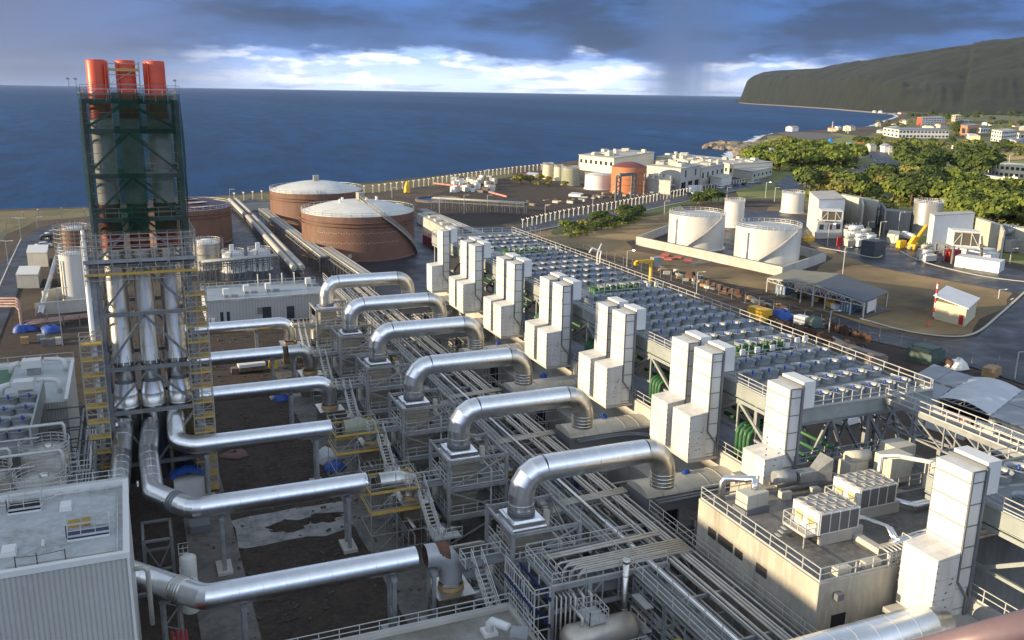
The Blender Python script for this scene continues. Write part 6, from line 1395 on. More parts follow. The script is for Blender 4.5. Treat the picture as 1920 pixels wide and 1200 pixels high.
for k, (x, yb, yt, l, dbl, lit) in enumerate([(40,453,409,'double headed street lamp by the left road, farther one',1,0),(16,503,452,'double headed street lamp by the left road, nearer one',1,0),(70,427,407,'tall thin mast in the scrub above the left road',0,0),(1022,410,384,'street lamp at the start of the curving road, nearest to the deck corner',0,0),(1111,400,366,'street lamp on the curving road below the white tank group',0,0),(1256,367,347,'short street lamp in front of the grey annex of the factory',0,0),(1245,411,377,'street lamp standing in the green verge near the white tanks',0,0),(1206,375,326,'tall mast beside the orange brown tank',0,0),(1309,382,359,'lamp above the dark round bush by the fence',0,0),(1363,370,352,'lamp to the right of the factory car park',0,0),(1435,372,342,'lit lamp at the left of the dry slope',0,1),(1452,378,352,'lamp just right of the lit lamp on the dry slope',0,0),(1306,550,510,'lamp post between the deck and the bund wall',0,0),(1175,505,470,'small floodlight mast with a bright lamp on the bare earth',0,1),(1580,514,464,'tall grey mast rising behind the open shed roof',0,0),(1551,462,420,'lamp post in front of the left equipment block',0,1),(1625,446,416,'lamp post left of the equipment road',0,0),(1647,460,416,'taller lamp post beside the equipment road',0,0),(1683,441,398,'mast before the grey firewall',0,0),(1554,624,583,'lamp post with crossbar in front of the open shed',0,0),(1902,712,660,'lamp post at the right edge beside the site road',0,0),(1872,560,543,'short round headed sign post on the dry grass corner',0,0),(1700,302,285,'far street lamp by the junction',0,0),(1850,298,283,'far street lamp above the ochre bank',0,0),(1891,312,290,'far street lamp near the bright hangar',0,0),(1335,330,300,'thin mast on the factory roofs',0,0),(1893,495,466,'lamp post among the right hand equipment',0,0),(432,384,355,'street lamp behind the half hidden red tank',0,0),(735,372,352,'thin lamp mast beside the shore fence',0,0),(845,347,330,'thin lamp mast near the shore fence, farther right',0,0),(912,333,318,'thin lamp mast near the bright end of the shore fence',0,0),(870,402,366,'lamp mast beside the round basin',0,0),(914,386,366,'lamp mast on the dry bank right of the basin',0,0),(824,400,372,'lamp mast on the left rim of the basin',0,0),(118,650,540,'thin lamp mast by the red pipes at the far left',0,0)]): lamp(x,yb,yt,l,dbl,lit)
# ================================================================ YARD BEHIND THE SERVICE BUILDING
def bund(px0, px1, lab, w=2.6, h=3.4, kind=0, n=26):
    a, b = Z(*px0,0), Z(*px1,0); t = thing('pipe_trestle', lab, 'pipe rack', a, 'pipe racks in the tank yard'); d = (b-a).normalized(); nn = Vector((-d.y,d.x,0))
    m = MB()
    for s_ in (-1,1):
        for z in ((h,h-1.1) if kind != 1 else (h,)): m.beam(a+nn*s_*w/2+ZV*z,b+nn*s_*w/2+ZV*z,.22)
    for k in range(n+1):
        c = a.lerp(b,k/n); m.beam(c-nn*w/2+ZV*h,c+nn*w/2+ZV*h,.16)
        if k % 2 == 0:
            for s_ in (-1,1): m.beam(c+nn*s_*w/2,c+nn*s_*w/2+ZV*h,.2)
        if k < n and kind != 1:
            e = a.lerp(b,(k+1)/n); m.beam(c+nn*w/2+ZV*(h-1.1),e+nn*w/2+ZV*h,.1); m.beam(c-nn*w/2+ZV*(h-1.1),e-nn*w/2+ZV*h,.1)
    m.build('frame', GALVD, t)
    for k in range(6 if kind != 2 else 2):
        o = nn*(-w/2+.35+k*(w-.7)/(5 if kind != 2 else 1)); m = MB(); m.tube([a+o+ZV*(h+.25),b+o+ZV*(h+.25)], .17 if kind != 2 else .75, 8); m.build('pipe', (CREAM,GALV,RAILM)[k%3] if kind != 2 else CREAM, t)
    return t
bund((437,388),(465,416),'cream lagged pipes leading away beside the half hidden red tank',3.0,2.6,2)
bund((470,420),(560,522),'pair of fat cream lagged pipes running toward the service building',2.6,2.4,2)
bund((494,414),(612,512),'grey truss pipe rack between the red tanks and the cream pipes',3.2,4.0,0)
bund((380,528),(520,514),'low grey pipe rack behind the service building',3.0,4.6,0)
bund((612,498),(690,556),'grey truss rack with a yellowish handrail below the largest red tank',3.2,4.6,0)
bund((792,412),(902,462),'long flat grey conveyor rack beside the dark red container',3.4,3.6,1)
t = bund((812,392),(985,402),'pipe bridge on legs crossing in front of the round basin',3,4.2,0)
t = thing('pump_hall', 'long beige pump building right of the largest red tank', 'building', Z(800,430,0)); A_ = [Z(782,418,0),Z(838,452,0)]; d = (A_[1]-A_[0]).normalized(); nn = Vector((-d.y,d.x,0)); nn = nn if nn.x > 0 else -nn
m = MB(); q = [A_[0],A_[1],A_[1]+nn*7,A_[0]+nn*7]; m.prism(q,0,3.4); m.build('wall', CONCL, t); m = MB(); [m.cbox(A_[0].lerp(A_[1],.1+.2*k)+nn*3.5+ZV*3.4,3.2,4.5,.6,atan2(d.y,d.x)) for k in range(5)]; m.build('roof_units', BEIGE, t)
m = MB(); a, b = Z(800,456,0), Z(838,474,0); m.beam(a+ZV*1.4,b+ZV*1.4,2.6,2.6); single(m,'red_container',mat('dark_red_container',(.22,.02,.03),.6),'dark red container beyond the largest red tank','container')
def vehicle(px, py, rz, body, lab, cat='car', L_=4.3, group='parked cars'):
    c = Z(px,py,.12); t = thing('parked_car' if cat == 'car' else cat.replace(' ','_'), lab, cat, (0,0,0), group); n = 0
    m = MB(); W_ = 1.75
    pr = [(-L_/2,.35),(-L_/2,.85),(-L_*.36,.95),(-L_*.24,1.42),(L_*.16,1.45),(L_*.30,.98),(L_*.47,.82),(L_/2,.55),(L_/2,.35)]
    vs = [(x,s_*W_/2*(1 if z < 1.0 else .82),z) for s_ in (-1,1) for x,z in pr]; k_ = len(pr)
    m.add(vs,[tuple(range(k_)),tuple(range(2*k_-1,k_-1,-1))]+[(i,(i+1)%k_,k_+(i+1)%k_,k_+i) for i in range(k_)]); m.build('body', body, t)
    m = MB(); m.add([(L_*.165,-.62,1.40),(L_*.165,.62,1.40),(L_*.30,.78,1.02),(L_*.30,-.78,1.02)],[(0,1,2,3)]); m.add([(-L_*.245,-.62,1.40),(-L_*.245,.62,1.40),(-L_*.37,.78,.99),(-L_*.37,-.78,.99)],[(0,3,2,1)])
    for s_ in (-1,1): m.add([(-L_*.22,s_*.77,1.36),(L_*.15,s_*.77,1.36),(L_*.26,s_*.89,1.02),(-L_*.32,s_*.89,1.02)],[(0,1,2,3)])
    for o in range(len(m.v)): x,y,z = m.v[o]; m.v[o] = (x*1.02,y*1.02,z+.015)
    m.build('windows', GLASS, t); m = MB()
    for x in (-L_*.31,L_*.31):
        for s_ in (-1,1): m.tube([(x,s_*.70,.33),(x,s_*.90,.33)], .33, 12)
    m.build('wheels', TRIM, t); t.location = c; t.rotation_euler = (0,0,rz); return t
DARKC = mat('dark_car_paint',(.03,.035,.04),.3); SILC = mat('silver_car_paint',(.45,.46,.47),.35,.5); BLUC = mat('blue_car_paint',(.03,.08,.25),.35)
vehicle(88,447,.5,DARKC,'dark parked car near the bend of the left road'); vehicle(82,463,.25,WPAINT,'white parked car just below the dark one on the left road'); vehicle(99,440,.8,SILC,'silver parked car by the white tank scaffold')
for k, (x, y) in enumerate([(1290,366),(1300,364),(1312,367),(1324,369),(1340,352),(1352,354),(1365,352),(1380,349),(1395,347),(1410,344),(1422,343)]): vehicle(x,y,.4+.1*(k%3),(DARKC,WPAINT,SILC,BLUC)[k%4],f'{["dark","white","silver","blue"][k%4]} car parked in the factory car park, {ORDN[k]} from the left')
for k, (x, y) in enumerate([(1492,336),(1497,324),(1604,303),(1613,297),(1640,303),(1655,306),(1632,294),(1665,310),(1672,286),(1688,282)]): vehicle(x,y,.9,(WPAINT,SILC,DARKC,WPAINT)[k%4],f'{["white","silver","dark","white"][k%4]} car on the far road junction, {ORDN[k]} from the left')
# white cabins on the left, walls
def cabin(N_, L_, R_, pyt, lab, mt=WPAINT, name='site_cabin', cat='cabin', roof=None, base=0, group=None, h=None):
    q = box3(N_, L_, R_, base, 0); z1 = h+base if h else height_at(q[0], pyt); c = q[0]
    t = thing(name, lab, cat, (c.x,c.y,base), group); m = MB(); m.prism(q, base, z1); m.build('wall', mt, t)
    if roof: m = MB(); mid = sum(q, Vector((0,0,0)))/4; m.prism([mid+(p-mid)*1.03 for p in q], z1, z1+.25); m.build('roof', roof, t)
    return t, q, z1
cabin((74,540),(33,541),(79,524),515,'nearer white double cabin beside the left road',BEIGE,roof=WPAINT,group='white cabins by the left road'); cabin((91,500),(53,500),(93,486),474,'farther white double cabin beside the left road',BEIGE,roof=WPAINT,group='white cabins by the left road')
t = thing('lagged_pipe', 'grey lagged pipe climbing beside the white cabins on the left', 'pipe', Z(90,560,0)); m = MB(); m.tube([Z(75,590,1.5),Z(95,520,2.5),Z(112,460,2.5)], .55, 10); m.build('pipe', ALU2, t)
t = thing('red_pipe_run', 'cluster of reddish brown pipes bending across at the far left', 'pipes', Z(20,600,0)); m = MB()
for k in range(4): m.tube([Z(-60,560+5*k,3.2),Z(30,559+5*k,3.2),Z(36,566+5*k,3.0),Z(40,604+2*k,1.2),Z(170,588+2*k,1.2)], .22, 7)
m.build('pipe', mat('dull_red_pipe',(.26,.13,.10),.6,0,(.34,.28,.24),1,.8), t); m = MB(); [m.beam(Z(60+30*k,612,0),Z(60+30*k,612,0)+ZV*2.2,.2) for k in range(4)]; m.build('posts', GALVD, t)
wall_px('low_wall','pale low concrete wall behind the red pipes on the left',[(70,592),(165,583)],2.6,CONCL)
wall_px('low_wall','second pale concrete wall higher behind the red pipes',[(84,568),(120,560)],2.6,CONCL)
for k, (x, y, s) in enumerate(((50,618,1.9),(38,622,1.2),(95,622,1.7))): heap(x,y,BLUET,f'blue tarpaulin over stored goods at the far left, {ORDN[k]} of three','tarpaulin',s,1.3)
for k, (x, y) in enumerate(((47,645),(85,648),(97,648),(108,646),(78,640))): c = Z(x,y,0); m = MB(); m.cbox((c.x,c.y,.1),1.3,1.1,1.2,.1); single(m,'crate',(WOOD,TRIM,TRIM,BEIGE,GALV)[k],['orange brown wooden crate on the dark gravel at the left','small dark crate left of the pale one','dark crate just beside the pale one','pale crate at the right of the small dark ones','grey crate behind the dark crates'][k],'crate',group='crates on the left gravel')
# basin
t = thing('round_basin', 'round concrete basin of dark water near the shore fence', 'basin', Z(822,376,0)); c = Z(822,376,0); R = 40*depth(c)/F; m = MB(); m.lathe(c.x,c.y,[(R+1,0),(R+.6,1.0),(R,1.0),(R-.3,.2)],40); m.build('rim', CONCD, t); m = MB(); m.lathe(c.x,c.y,[(R,.5),(.01,.5)],40); m.build('water', mat('dark_water',(.01,.015,.02),.05,spec=.6), t)
heap(763,362,YPAINT,'small yellow digger shape near the left rim of the basin','machine',1.5,5,name='yellow_machine')
# construction clutter along the shore
CL = [('pale_block',BEIGE),('pale_block',WPAINT),('pale_block',RAILM),('pale_block',ROCK)]
rn = random.Random(33); k = 0
for k in range(60):
    px = rn.uniform(850,930); py = rn.uniform(337,362); c = Z(px,py,0); m = MB(); m.cbox((c.x,c.y,0),rn.uniform(1,3),rn.uniform(1,3),rn.uniform(1,3),rn.uniform(0,3)); o = single(m,'building_block',CL[k%4][1],f'{("beige","white","grey","brown")[k%4]} block on the {"left" if px < 880 else "middle" if px < 905 else "right"} {"front" if py > 350 else "back"} of the heap near the shore fence','block','pale blocks heaped near the shore fence')
for k in range(70):
    px = rn.uniform(985,1330); py = 388-(px-985)*.115+rn.uniform(-8,3); c = Z(px,py,0); m = MB(); m.cbox((c.x,c.y,0),rn.uniform(.8,4),rn.uniform(.6,1.6),rn.uniform(.3,1.2),rn.uniform(0,3)); single(m,'stored_material',(WOOD,BEIGE,TRIM,ROCK,RUST)[k%5],f'{("brown","beige","dark","stony","rusty")[k%5]} stored piece on the dirt strip, {"left" if px < 1100 else "middle" if px < 1215 else "right"} {"front" if k%2 else "back"} part, by the curving road','building material','stored material along the dirt strip')
wall_px('red_pipe_line','long low reddish pipe line in front of the heaped blocks',[(815,345),(860,350),(905,358),(950,370)],.7,mat('salmon_pipe',(.55,.22,.18),.7),.7,'pipe')
t = thing('crane_gantry', 'grey gantry portal in front of the orange brown tank', 'gantry', Z(1165,376,0)); m = MB(); a, b = Z(1158,377,0), Z(1187,373,0)
for p in (a,b):
    for o in (-1,1): m.beam(p+XV*o,p+XV*o+ZV*11,.7)
    for k in range(6): m.beam(p+XV*(-1 if k%2 else 1)+ZV*1.8*k,p+XV*(1 if k%2 else -1)+ZV*1.8*(k+1),.3)
m.beam(a+ZV*11,b+ZV*11,1.6,1.2); m.build('frame', GALVD, t)
for k, (N_,L_,R_,pt,mt) in enumerate((((1004,335),(984,333),(1010,330),329,WPAINT),((982,338),(968,336),(988,333),331,REDR),((1088,370),(1066,368),(1094,366),366,WPAINT))): cabin(N_,L_,R_,pt,['long white shed roof left of the small cream tanks','small red roofed shed left of the cream tanks','low white slab stack on the dirt behind the curving road'][k],mt,'small_shed','shed')
# ================================================================ FACTORY BY THE SHORE
def windows_on(t, q, i, z1, n, zf, wf=.5, hf=.22, mt=GLASS):     # dark openings proud of wall i of footprint q
    a, b = q[i], q[(i+1)%4]; d = (b-a); mid = sum(q, Vector((0,0,0)))/4; nn = Vector((d.y,-d.x,0)).normalized(); nn = nn if nn.dot((a+b)/2-mid) > 0 else -nn
    for k in range(n):
        c = a+d*((k+.5)/n); e = d/n*wf/2; m = MB(); m.add([c-e+nn*.12+ZV*(z1*(zf-hf/2)),c+e+nn*.12+ZV*(z1*(zf-hf/2)),c+e+nn*.12+ZV*(z1*(zf+hf/2)),c-e+nn*.12+ZV*(z1*(zf+hf/2)),
              c-e+ZV*(z1*(zf-hf/2)),c+e+ZV*(z1*(zf-hf/2)),c+e+ZV*(z1*(zf+hf/2)),c-e+ZV*(z1*(zf+hf/2))], [(0,1,2,3),(0,4,5,1),(1,5,6,2),(2,6,7,3),(3,7,4,0)]); m.build('window', mt, t)
def roof_clutter(t, q, z1, n, seed, mt=BEIGE):
    rn = random.Random(seed); m = MB()
    for k in range(n): u_, w_ = rn.uniform(.08,.92), rn.uniform(.1,.9); c = q[0]+(q[1]-q[0])*u_+(q[3]-q[0])*w_; m.cbox((c.x,c.y,z1),rn.uniform(1.5,5),rn.uniform(1.5,4),rn.uniform(.6,2.4),rn.uniform(0,1))
    m.build('roof_units', mt, t)
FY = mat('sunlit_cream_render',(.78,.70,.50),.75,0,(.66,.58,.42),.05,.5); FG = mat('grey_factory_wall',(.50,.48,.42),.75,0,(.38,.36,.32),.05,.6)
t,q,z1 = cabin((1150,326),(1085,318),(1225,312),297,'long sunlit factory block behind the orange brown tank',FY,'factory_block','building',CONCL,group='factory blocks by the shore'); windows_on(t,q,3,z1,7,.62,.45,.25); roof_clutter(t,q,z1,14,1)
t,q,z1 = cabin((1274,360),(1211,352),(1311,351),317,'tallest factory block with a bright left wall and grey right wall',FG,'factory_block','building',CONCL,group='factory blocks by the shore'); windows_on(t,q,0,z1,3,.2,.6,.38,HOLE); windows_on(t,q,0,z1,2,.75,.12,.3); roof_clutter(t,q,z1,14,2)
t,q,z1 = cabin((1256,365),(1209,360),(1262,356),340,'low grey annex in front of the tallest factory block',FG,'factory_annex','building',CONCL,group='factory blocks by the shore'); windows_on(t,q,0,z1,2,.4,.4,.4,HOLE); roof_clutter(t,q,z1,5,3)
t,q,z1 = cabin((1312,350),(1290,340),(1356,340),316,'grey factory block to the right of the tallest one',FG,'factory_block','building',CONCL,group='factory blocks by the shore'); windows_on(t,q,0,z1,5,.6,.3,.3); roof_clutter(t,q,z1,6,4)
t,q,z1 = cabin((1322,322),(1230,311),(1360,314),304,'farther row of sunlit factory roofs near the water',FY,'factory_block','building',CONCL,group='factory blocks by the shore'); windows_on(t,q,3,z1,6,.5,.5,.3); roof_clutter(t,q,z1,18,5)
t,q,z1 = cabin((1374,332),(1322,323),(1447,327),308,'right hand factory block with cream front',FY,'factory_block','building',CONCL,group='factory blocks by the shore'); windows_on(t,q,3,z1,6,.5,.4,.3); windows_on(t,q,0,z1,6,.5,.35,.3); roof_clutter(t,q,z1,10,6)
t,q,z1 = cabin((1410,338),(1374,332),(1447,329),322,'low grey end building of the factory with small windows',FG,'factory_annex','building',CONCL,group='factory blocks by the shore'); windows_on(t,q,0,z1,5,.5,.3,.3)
t,q,z1 = cabin((1352,352),(1331,347),(1371,345),335,'small white flat building in front of the grey factory blocks',WHITEW,'small_building','building',CONCL)
m = MB(); a, b = Z(1290,361,0), Z(1315,361,0); m.beam(a+ZV*1.8,b+ZV*1.8,.5,3.4); single(m,'white_sign_board',WPAINT,'long blank white panel at the factory gate','panel')
t = thing('feather_flag','white and red feather flag at the end of the factory','flag',Z(1447,313,0)); p = Z(1447,314,0); m = MB(); m.beam(p,p+ZV*11,.4); m.beam(p+Vector((-1.2,0,7)),p+Vector((-1.2,0,12.5)),3.0,.5); m.build('flag', WPAINT, t); m = MB(); m.cbox(p+Vector((-2.0,-.4,9)),1.5,.4,2.4); m.build('red_panel', RED, t)
# ================================================================ EQUIPMENT COMPOUND
mat_cool = mat('radiator_core', (.085,.078,.06), .7, 0, (.06,.055,.045), 1, .5, seam=[(2,.5,.05,(.045,.04,.03))])
def cooler(N_, L_, R_, base, pyt, lab):
    t, q, z1 = cabin(N_, L_, R_, pyt, lab, WPAINT, 'radiator_housing', 'radiator', base=base, group='radiator housings'); a, b = q[0], q[1]; d = b-a; nn = Vector((d.y,-d.x,0)).normalized()
    nn = nn if nn.dot(q[0]-q[3]) > 0 else -nn
    m = MB(); e = .04; P_ = lambda u_, w_, o: a+d*u_+nn*o+ZV*((z1-base)*w_)
    m.add([P_(.05,.12,.06),P_(.95,.12,.06),P_(.95,.9,.06),P_(.05,.9,.06)], [(0,1,2,3)]); m.build('core', mat_cool, t)
    m = MB(); 
    for u0, w0, u1, w1 in ((.33,.1,.33,.92),(.68,.1,.68,.92),(.05,.15,.33,.88),(.95,.15,.68,.88),(.02,.05,.98,.05),(.02,.95,.98,.95)): m.beam(P_(u0,w0,.15),P_(u1,w1,.15),.2)
    m.build('frame', RAILM, t)
    return t, q, z1
cabin((1529,444),(1512,424),(1578,441),375,'tall white block at the left end of the equipment compound',WPAINT,'equipment_block','building',CONCL)
t,q,z1 = cabin((1530,448),(1524,441),(1577,447),416,'white windowed cabin on a concrete base below the left radiator housing',WPAINT,'control_cabin','cabin'); windows_on(t,q,0,z1,3,.7,.5,.3); m = MB(); mid = sum(q,Vector((0,0,0)))/4; m.prism([mid+(p-mid)*1.04 for p in q],0,z1*.36); m.build('concrete_base', CONCL, t)
zz = height_at(Z(1537,447,0),413); cooler((1538,414),(1533,409),(1579,416),zz,394,'left radiator housing with white frame and dark core')

cabin((1744,476),(1735,470),(1818,470),405,'large white equipment block right of the silver tank',WPAINT,'equipment_block','building',CONCL)
zz = height_at(Z(1784,493,0),461); cooler((1784,462),(1774,456),(1836,466),zz,432,'right radiator housing with white frame and dark core')
t = thing('radiator_trestle','grey steel legs carrying the right radiator housing','steel frame',Z(1765,488,0)); m = MB()
for x, y in ((1752,486),(1768,490),(1784,495),(1836,497),(1776,482)): p = Z(x,y,0); m.beam(p,p+ZV*zz,.5)
a_, b_ = Z(1752,486,0), Z(1784,495,0); m.beam(a_+ZV*zz,b_+ZV*zz,.5); m.beam(a_+ZV*(zz*.5),b_+ZV*zz,.3); m.build('frame', GALVD, t)
cabin((1872,513),(1789,500),(1882,507),483+17,'long low white container in front of the right radiator housing',WPAINT,'white_container','container',h=3.0)
cabin((1836,486),(1778,479),(1842,480),470,'middle white container beneath the right radiator housing',WPAINT,'white_container','container')
m = MB(); p = Z(1783,487,0); m.cbox(p,4,3,3); single(m,'red_box',RED,'dark red box under the right radiator housing','box')
for k,(x,y,s) in enumerate(((1848,483,3.0),(1857,489,2.6),(1795,468,3))): p = Z(x,y,0); m = MB(); m.cbox(p,s*1.5,s,s*.9,.2); single(m,'air_conditioner_box',WPAINT,['white box unit left behind the long low container','smaller white unit on the right of the long container','white unit against the large white block'][k],'equipment')
for k,(a,b,c_,pt) in enumerate((((1640,428),(1572,412),(1643,425),378),((1704,437),(1652,431),(1707,433),399),((1872,470),(1824,452),(1875,467),424),((1960,485),(1872,466),(1963,481),438))): cabin(a,b,c_,pt,['long cream firewall behind the left transformers','grey firewall block left of the silver tank','cream wall block right of the large white block','cream firewall running off the right edge'][k],(BEIGE,mat('grey_firewall',(.24,.24,.24),.8),BEIGE,BEIGE)[k],'firewall','wall')
for k,(a,b,pt,lab) in enumerate((((1574,428),(1572,413),383,'left'),((1612,436),(1610,420),386,'middle'),((1655,440),(1646,425),393,'right'),((1875,485),(1868,468),434,'far right'))): cabin(a,b,(a[0]+3,a[1]-1),pt,f'short {lab} cross wall between the transformer bays',(BEIGE,BEIGE,TRIM,BEIGE)[k],'firewall','wall')
def transformer(px, py, s, lab, mt=None):
    c = Z(px,py,0); t = thing('transformer', lab, 'transformer', c, 'transformers and machine sets'); m = MB(); m.cbox(c+ZV*.4,4*s,2.4*s,2.2*s,.15); m.tube([c+Vector((-1.6*s,0,3.2*s)),c+Vector((1.6*s,0,3.3*s))], .5*s, 10); m.build('tank_body', mt or GALV, t)
    m = MB(); [m.cbox(c+Vector((-2.6*s+.35*s*k,-1.6*s,.4)),.12*s,1.0*s,1.9*s,.15) for k in range(14)]; m.build('cooling_fins', mt or RAILM, t); m = MB(); [m.lathe(c.x+(-1+k)*s,c.y,[(.22*s,2.6*s),(.12*s,4.2*s),(.02,4.3*s)],8) for k in range(3)]; m.build('bushings', TRIM, t)
transformer(1638,420,1.9,'grey transformer with dark bushings in the left firewall bay'); transformer(1893,470,1.9,'grey transformer with dark bushings in the right firewall bay')
for k,(x,y,s) in enumerate(((1590,446,1.2),(1602,455,1.5),(1622,452,1.1),(1632,462,1.0),(1592,462,1.0),(1612,462,1.1),(1735,484,1.1),(1736,490,.9))): transformer(x,y,s,f'pale machine set on the dark strip of the compound, {ORDN[k]} from the left', WPAINT if k%2 else BEIGE)
m = MB(); p = Z(1636,478,0); m.cbox(p,5.5,4.5,4.4,.2); single(m,'dark_container',mat('dark_slate_panel',(.05,.06,.07),.5),'dark slate coloured container at the bend of the compound road','container')
cabin((1683,458),(1662,455),(1686,450),441,'grey beige container left of the silver tank',BEIGE,'grey_container','container')
t = thing('yellow_crane','yellow mobile crane with raised boom beside the silver tank','crane',Z(1712,467,0)); p = Z(1712,466,0); m = MB(); m.cbox(p,4.5,2.2,1.6,.5); m.beam(p+ZV*1.6,p+Vector((6.5,2,6.5)),.9,.9); m.beam(p+Vector((-1.5,0,1)),p+Vector((.5,0,3.6)),1.2,1.4); m.build('body', YPAINT, t); m = MB(); [m.tube([p+Vector((dx,-1.4,.5)),p+Vector((dx,1.4,.5))],.5,10) for dx in (-1.8,0,1.8)]; m.build('wheels', TRIM, t)
m = MB(); p = Z(1689,465,0); m.cbox(p,2.6,1.6,2.4); single(m,'yellow_box',YPAINT,'small yellow box left of the yellow crane','box')
t = thing('flatbed_trailer','white trailer with round domes beside the silver tank','trailer',Z(1702,452,0)); a, b = Z(1690,447,0), Z(1714,456,0); m = MB(); m.beam(a+ZV*1.4,b+ZV*1.4,2.6,.6); m.build('bed', WPAINT, t); m = MB(); [m.lathe(a.lerp(b,.2+.2*k).x,a.lerp(b,.2+.2*k).y,[(1,1.7),(1,2.4),(.5,2.7),(.02,2.8)],12) for k in range(4)]; m.build('domes', WPAINT, t)
p = Z(1517,452,0); m = MB(); m.cbox(p,3.2,1.8,1.2,.2); m.beam(p+ZV*1,p+Vector((-1,1,3)),.6); single(m,'yellow_loader',YPAINT,'small yellow loader at the foot of the left white block','vehicle')
m = MB(); p = Z(1573,470,0); m.cbox(p+ZV*1.5,2.2,.3,2.6); m.beam(p,p+ZV*1.5,.2); single(m,'red_sign',RED,'dark red board standing on the dry grass by the compound','sign board')
# ================================================================ OPEN SHED, HUT, YARD GOODS
t = thing('open_shed', 'open steel shed with a low pitched khaki and slate roof', 'shed', Z(1560,560,0)); gp = [Z(1440,553,0),Z(1523,572,0),Z(1613,596,0)]
ez = height_at(gp[2],565); u_ = (gp[2]-gp[0]); 
rf = [Z(1440,520,ez),Z(1527,532,ez+1.6),Z(1621,566,ez),Z(1668,547,ez),Z(1575,513,ez+1.6),Z(1487,505,ez)]
for nm, ii, mt in (('left_roof',(0,1,4,5),ROOFK),('right_roof',(1,2,3,4),ROOFSL)):
    m = MB(); pp = [rf[i] for i in ii]; m.add(pp+[p-ZV*.15 for p in pp], [(0,1,2,3),(7,6,5,4),(0,4,5,1),(1,5,6,2),(2,6,7,3),(3,7,4,0)]); m.build(nm, mt, t)
m = MB(); back = rf[5]-rf[0]
fl = [Vector((p.x,p.y,0)) for p in (rf[0],rf[1],rf[2])]
for f_, p in zip(fl,(rf[0],rf[1],rf[2])):
    for s_ in (0,.5,1): q_ = f_+Vector((back.x,back.y,0))*s_; m.beam(q_,q_+ZV*(p.z-.2),.28)
for k in (.25,.75):
    for a_, b_ in ((fl[0],fl[1]),(fl[1],fl[2])): q_ = a_.lerp(b_,k); m.beam(q_,q_+ZV*(ez),.2)
for a_, b_, za, zb in ((fl[0],fl[1],ez,ez+1.6),(fl[1],fl[2],ez+1.6,ez)):
    for s_ in (0,.5,1):
        o = Vector((back.x,back.y,0))*s_; m.beam(a_+o+ZV*(za-.3),b_+o+ZV*(zb-.3),.22); m.beam(a_+o+ZV*(ez-.9),b_+o+ZV*(ez-.9),.18)
        for k in range(6): m.beam((a_+o).lerp(b_+o,k/6)+ZV*(ez-.9),(a_+o).lerp(b_+o,(k+.5)/6)+ZV*(za+(zb-za)*(k+.5)/6-.3),.1); m.beam((a_+o).lerp(b_+o,(k+.5)/6)+ZV*(za+(zb-za)*(k+.5)/6-.3),(a_+o).lerp(b_+o,(k+1)/6)+ZV*(ez-.9),.1)
m.build('steel_frame', RAILM, t); m = MB(); a_ = fl[2]+Vector((back.x,back.y,0))*.15; b_ = fl[2]+Vector((back.x,back.y,0))*.5; m.beam(a_+ZV*(ez-1.6),b_+ZV*(ez-1.6),.1,2.4); m.build('side_sheet', WPAINT, t)
sheet('shed_floor', [(1440,548),(1530,575),(1613,598),(1640,590),(1670,580),(1560,545),(1487,528)], .12, CONCD)
def container(N_, L_, R_, pyt, lab, mt):
    t,q,z1 = cabin(N_,L_,R_,pyt,lab,mt,'shipping_container','container',group='blue containers'); m = MB(); a, b = q[0], q[3]; d = b-a; nn = (q[0]-q[1]).normalized()
    for u_ in (.15,.38,.62,.85): m.beam(a+d*u_+nn*.08+ZV*.2,a+d*u_+nn*.08+ZV*(z1-.2),.1)
    m.add([a+d*.3+nn*.1+ZV*z1*.55,a+d*.46+nn*.1+ZV*z1*.55,a+d*.46+nn*.1+ZV*z1*.85,a+d*.3+nn*.1+ZV*z1*.85],[(0,1,2,3)]); m.build('door_bars', WPAINT, t)
container((1596,589),(1575,583),(1615,580),570,'right blue container under the slate half of the shed roof',CONTB); container((1471,555),(1453,551),(1488,548),537,'left blue container under the khaki half of the shed roof',CONTB)
for k,(x,y,mt,s) in enumerate(((1502,557,WOOD,1.6),(1492,560,TARPG,1.5),(1530,566,WOOD,1.3),(1540,562,RED,1.6),(1557,576,YPAINT,1.4),(1566,580,WPAINT,1.3),(1561,571,WOOD,2.0),(1551,562,TARPG,1.2),(1535,560,WOOD,1.4))):
    p = Z(x,y,0); m = MB(); m.cbox(p,s*1.3,s,s*.9,.3*k); single(m,'stored_crate',mt,f'{["brown","green covered","low wooden","dark red","yellow","white","orange brown","small green","tan"][k]} crate of goods under the open shed, {ORDN[k]} of nine','crate','goods under the open shed')
t,q,z1 = cabin((1808,613),(1750,598),(1828,594),568+14,'small cream hut with white mono roof and red door',mat('cream_hut_wall',(.58,.53,.36),.75,seam=[(2,.7,.02,(.48,.43,.28))]),'utility_hut','hut',h=3.9)
m = MB(); mid = sum(q,Vector((0,0,0)))/4; q2 = [mid+(p-mid)*1.14 for p in q]; m.add([q2[0]+ZV*3.9,q2[1]+ZV*3.9,q2[2]+ZV*5.0,q2[3]+ZV*5.0]+[q2[0]+ZV*4.1,q2[1]+ZV*4.1,q2[2]+ZV*5.2,q2[3]+ZV*5.2],[(0,3,2,1),(4,5,6,7),(0,1,5,4),(1,2,6,5),(2,3,7,6),(3,0,4,7)]); m.build('roof', WPAINT, t)
a, b = q[0], q[3]; d = (b-a); nn = (q[0]-q[1]).normalized(); m = MB(); m.add([a+d*.06+nn*.05+ZV*.2,a+d*.2+nn*.05+ZV*.2,a+d*.2+nn*.05+ZV*2.3,a+d*.06+nn*.05+ZV*2.3],[(0,1,2,3)]); m.build('door', RED, t)
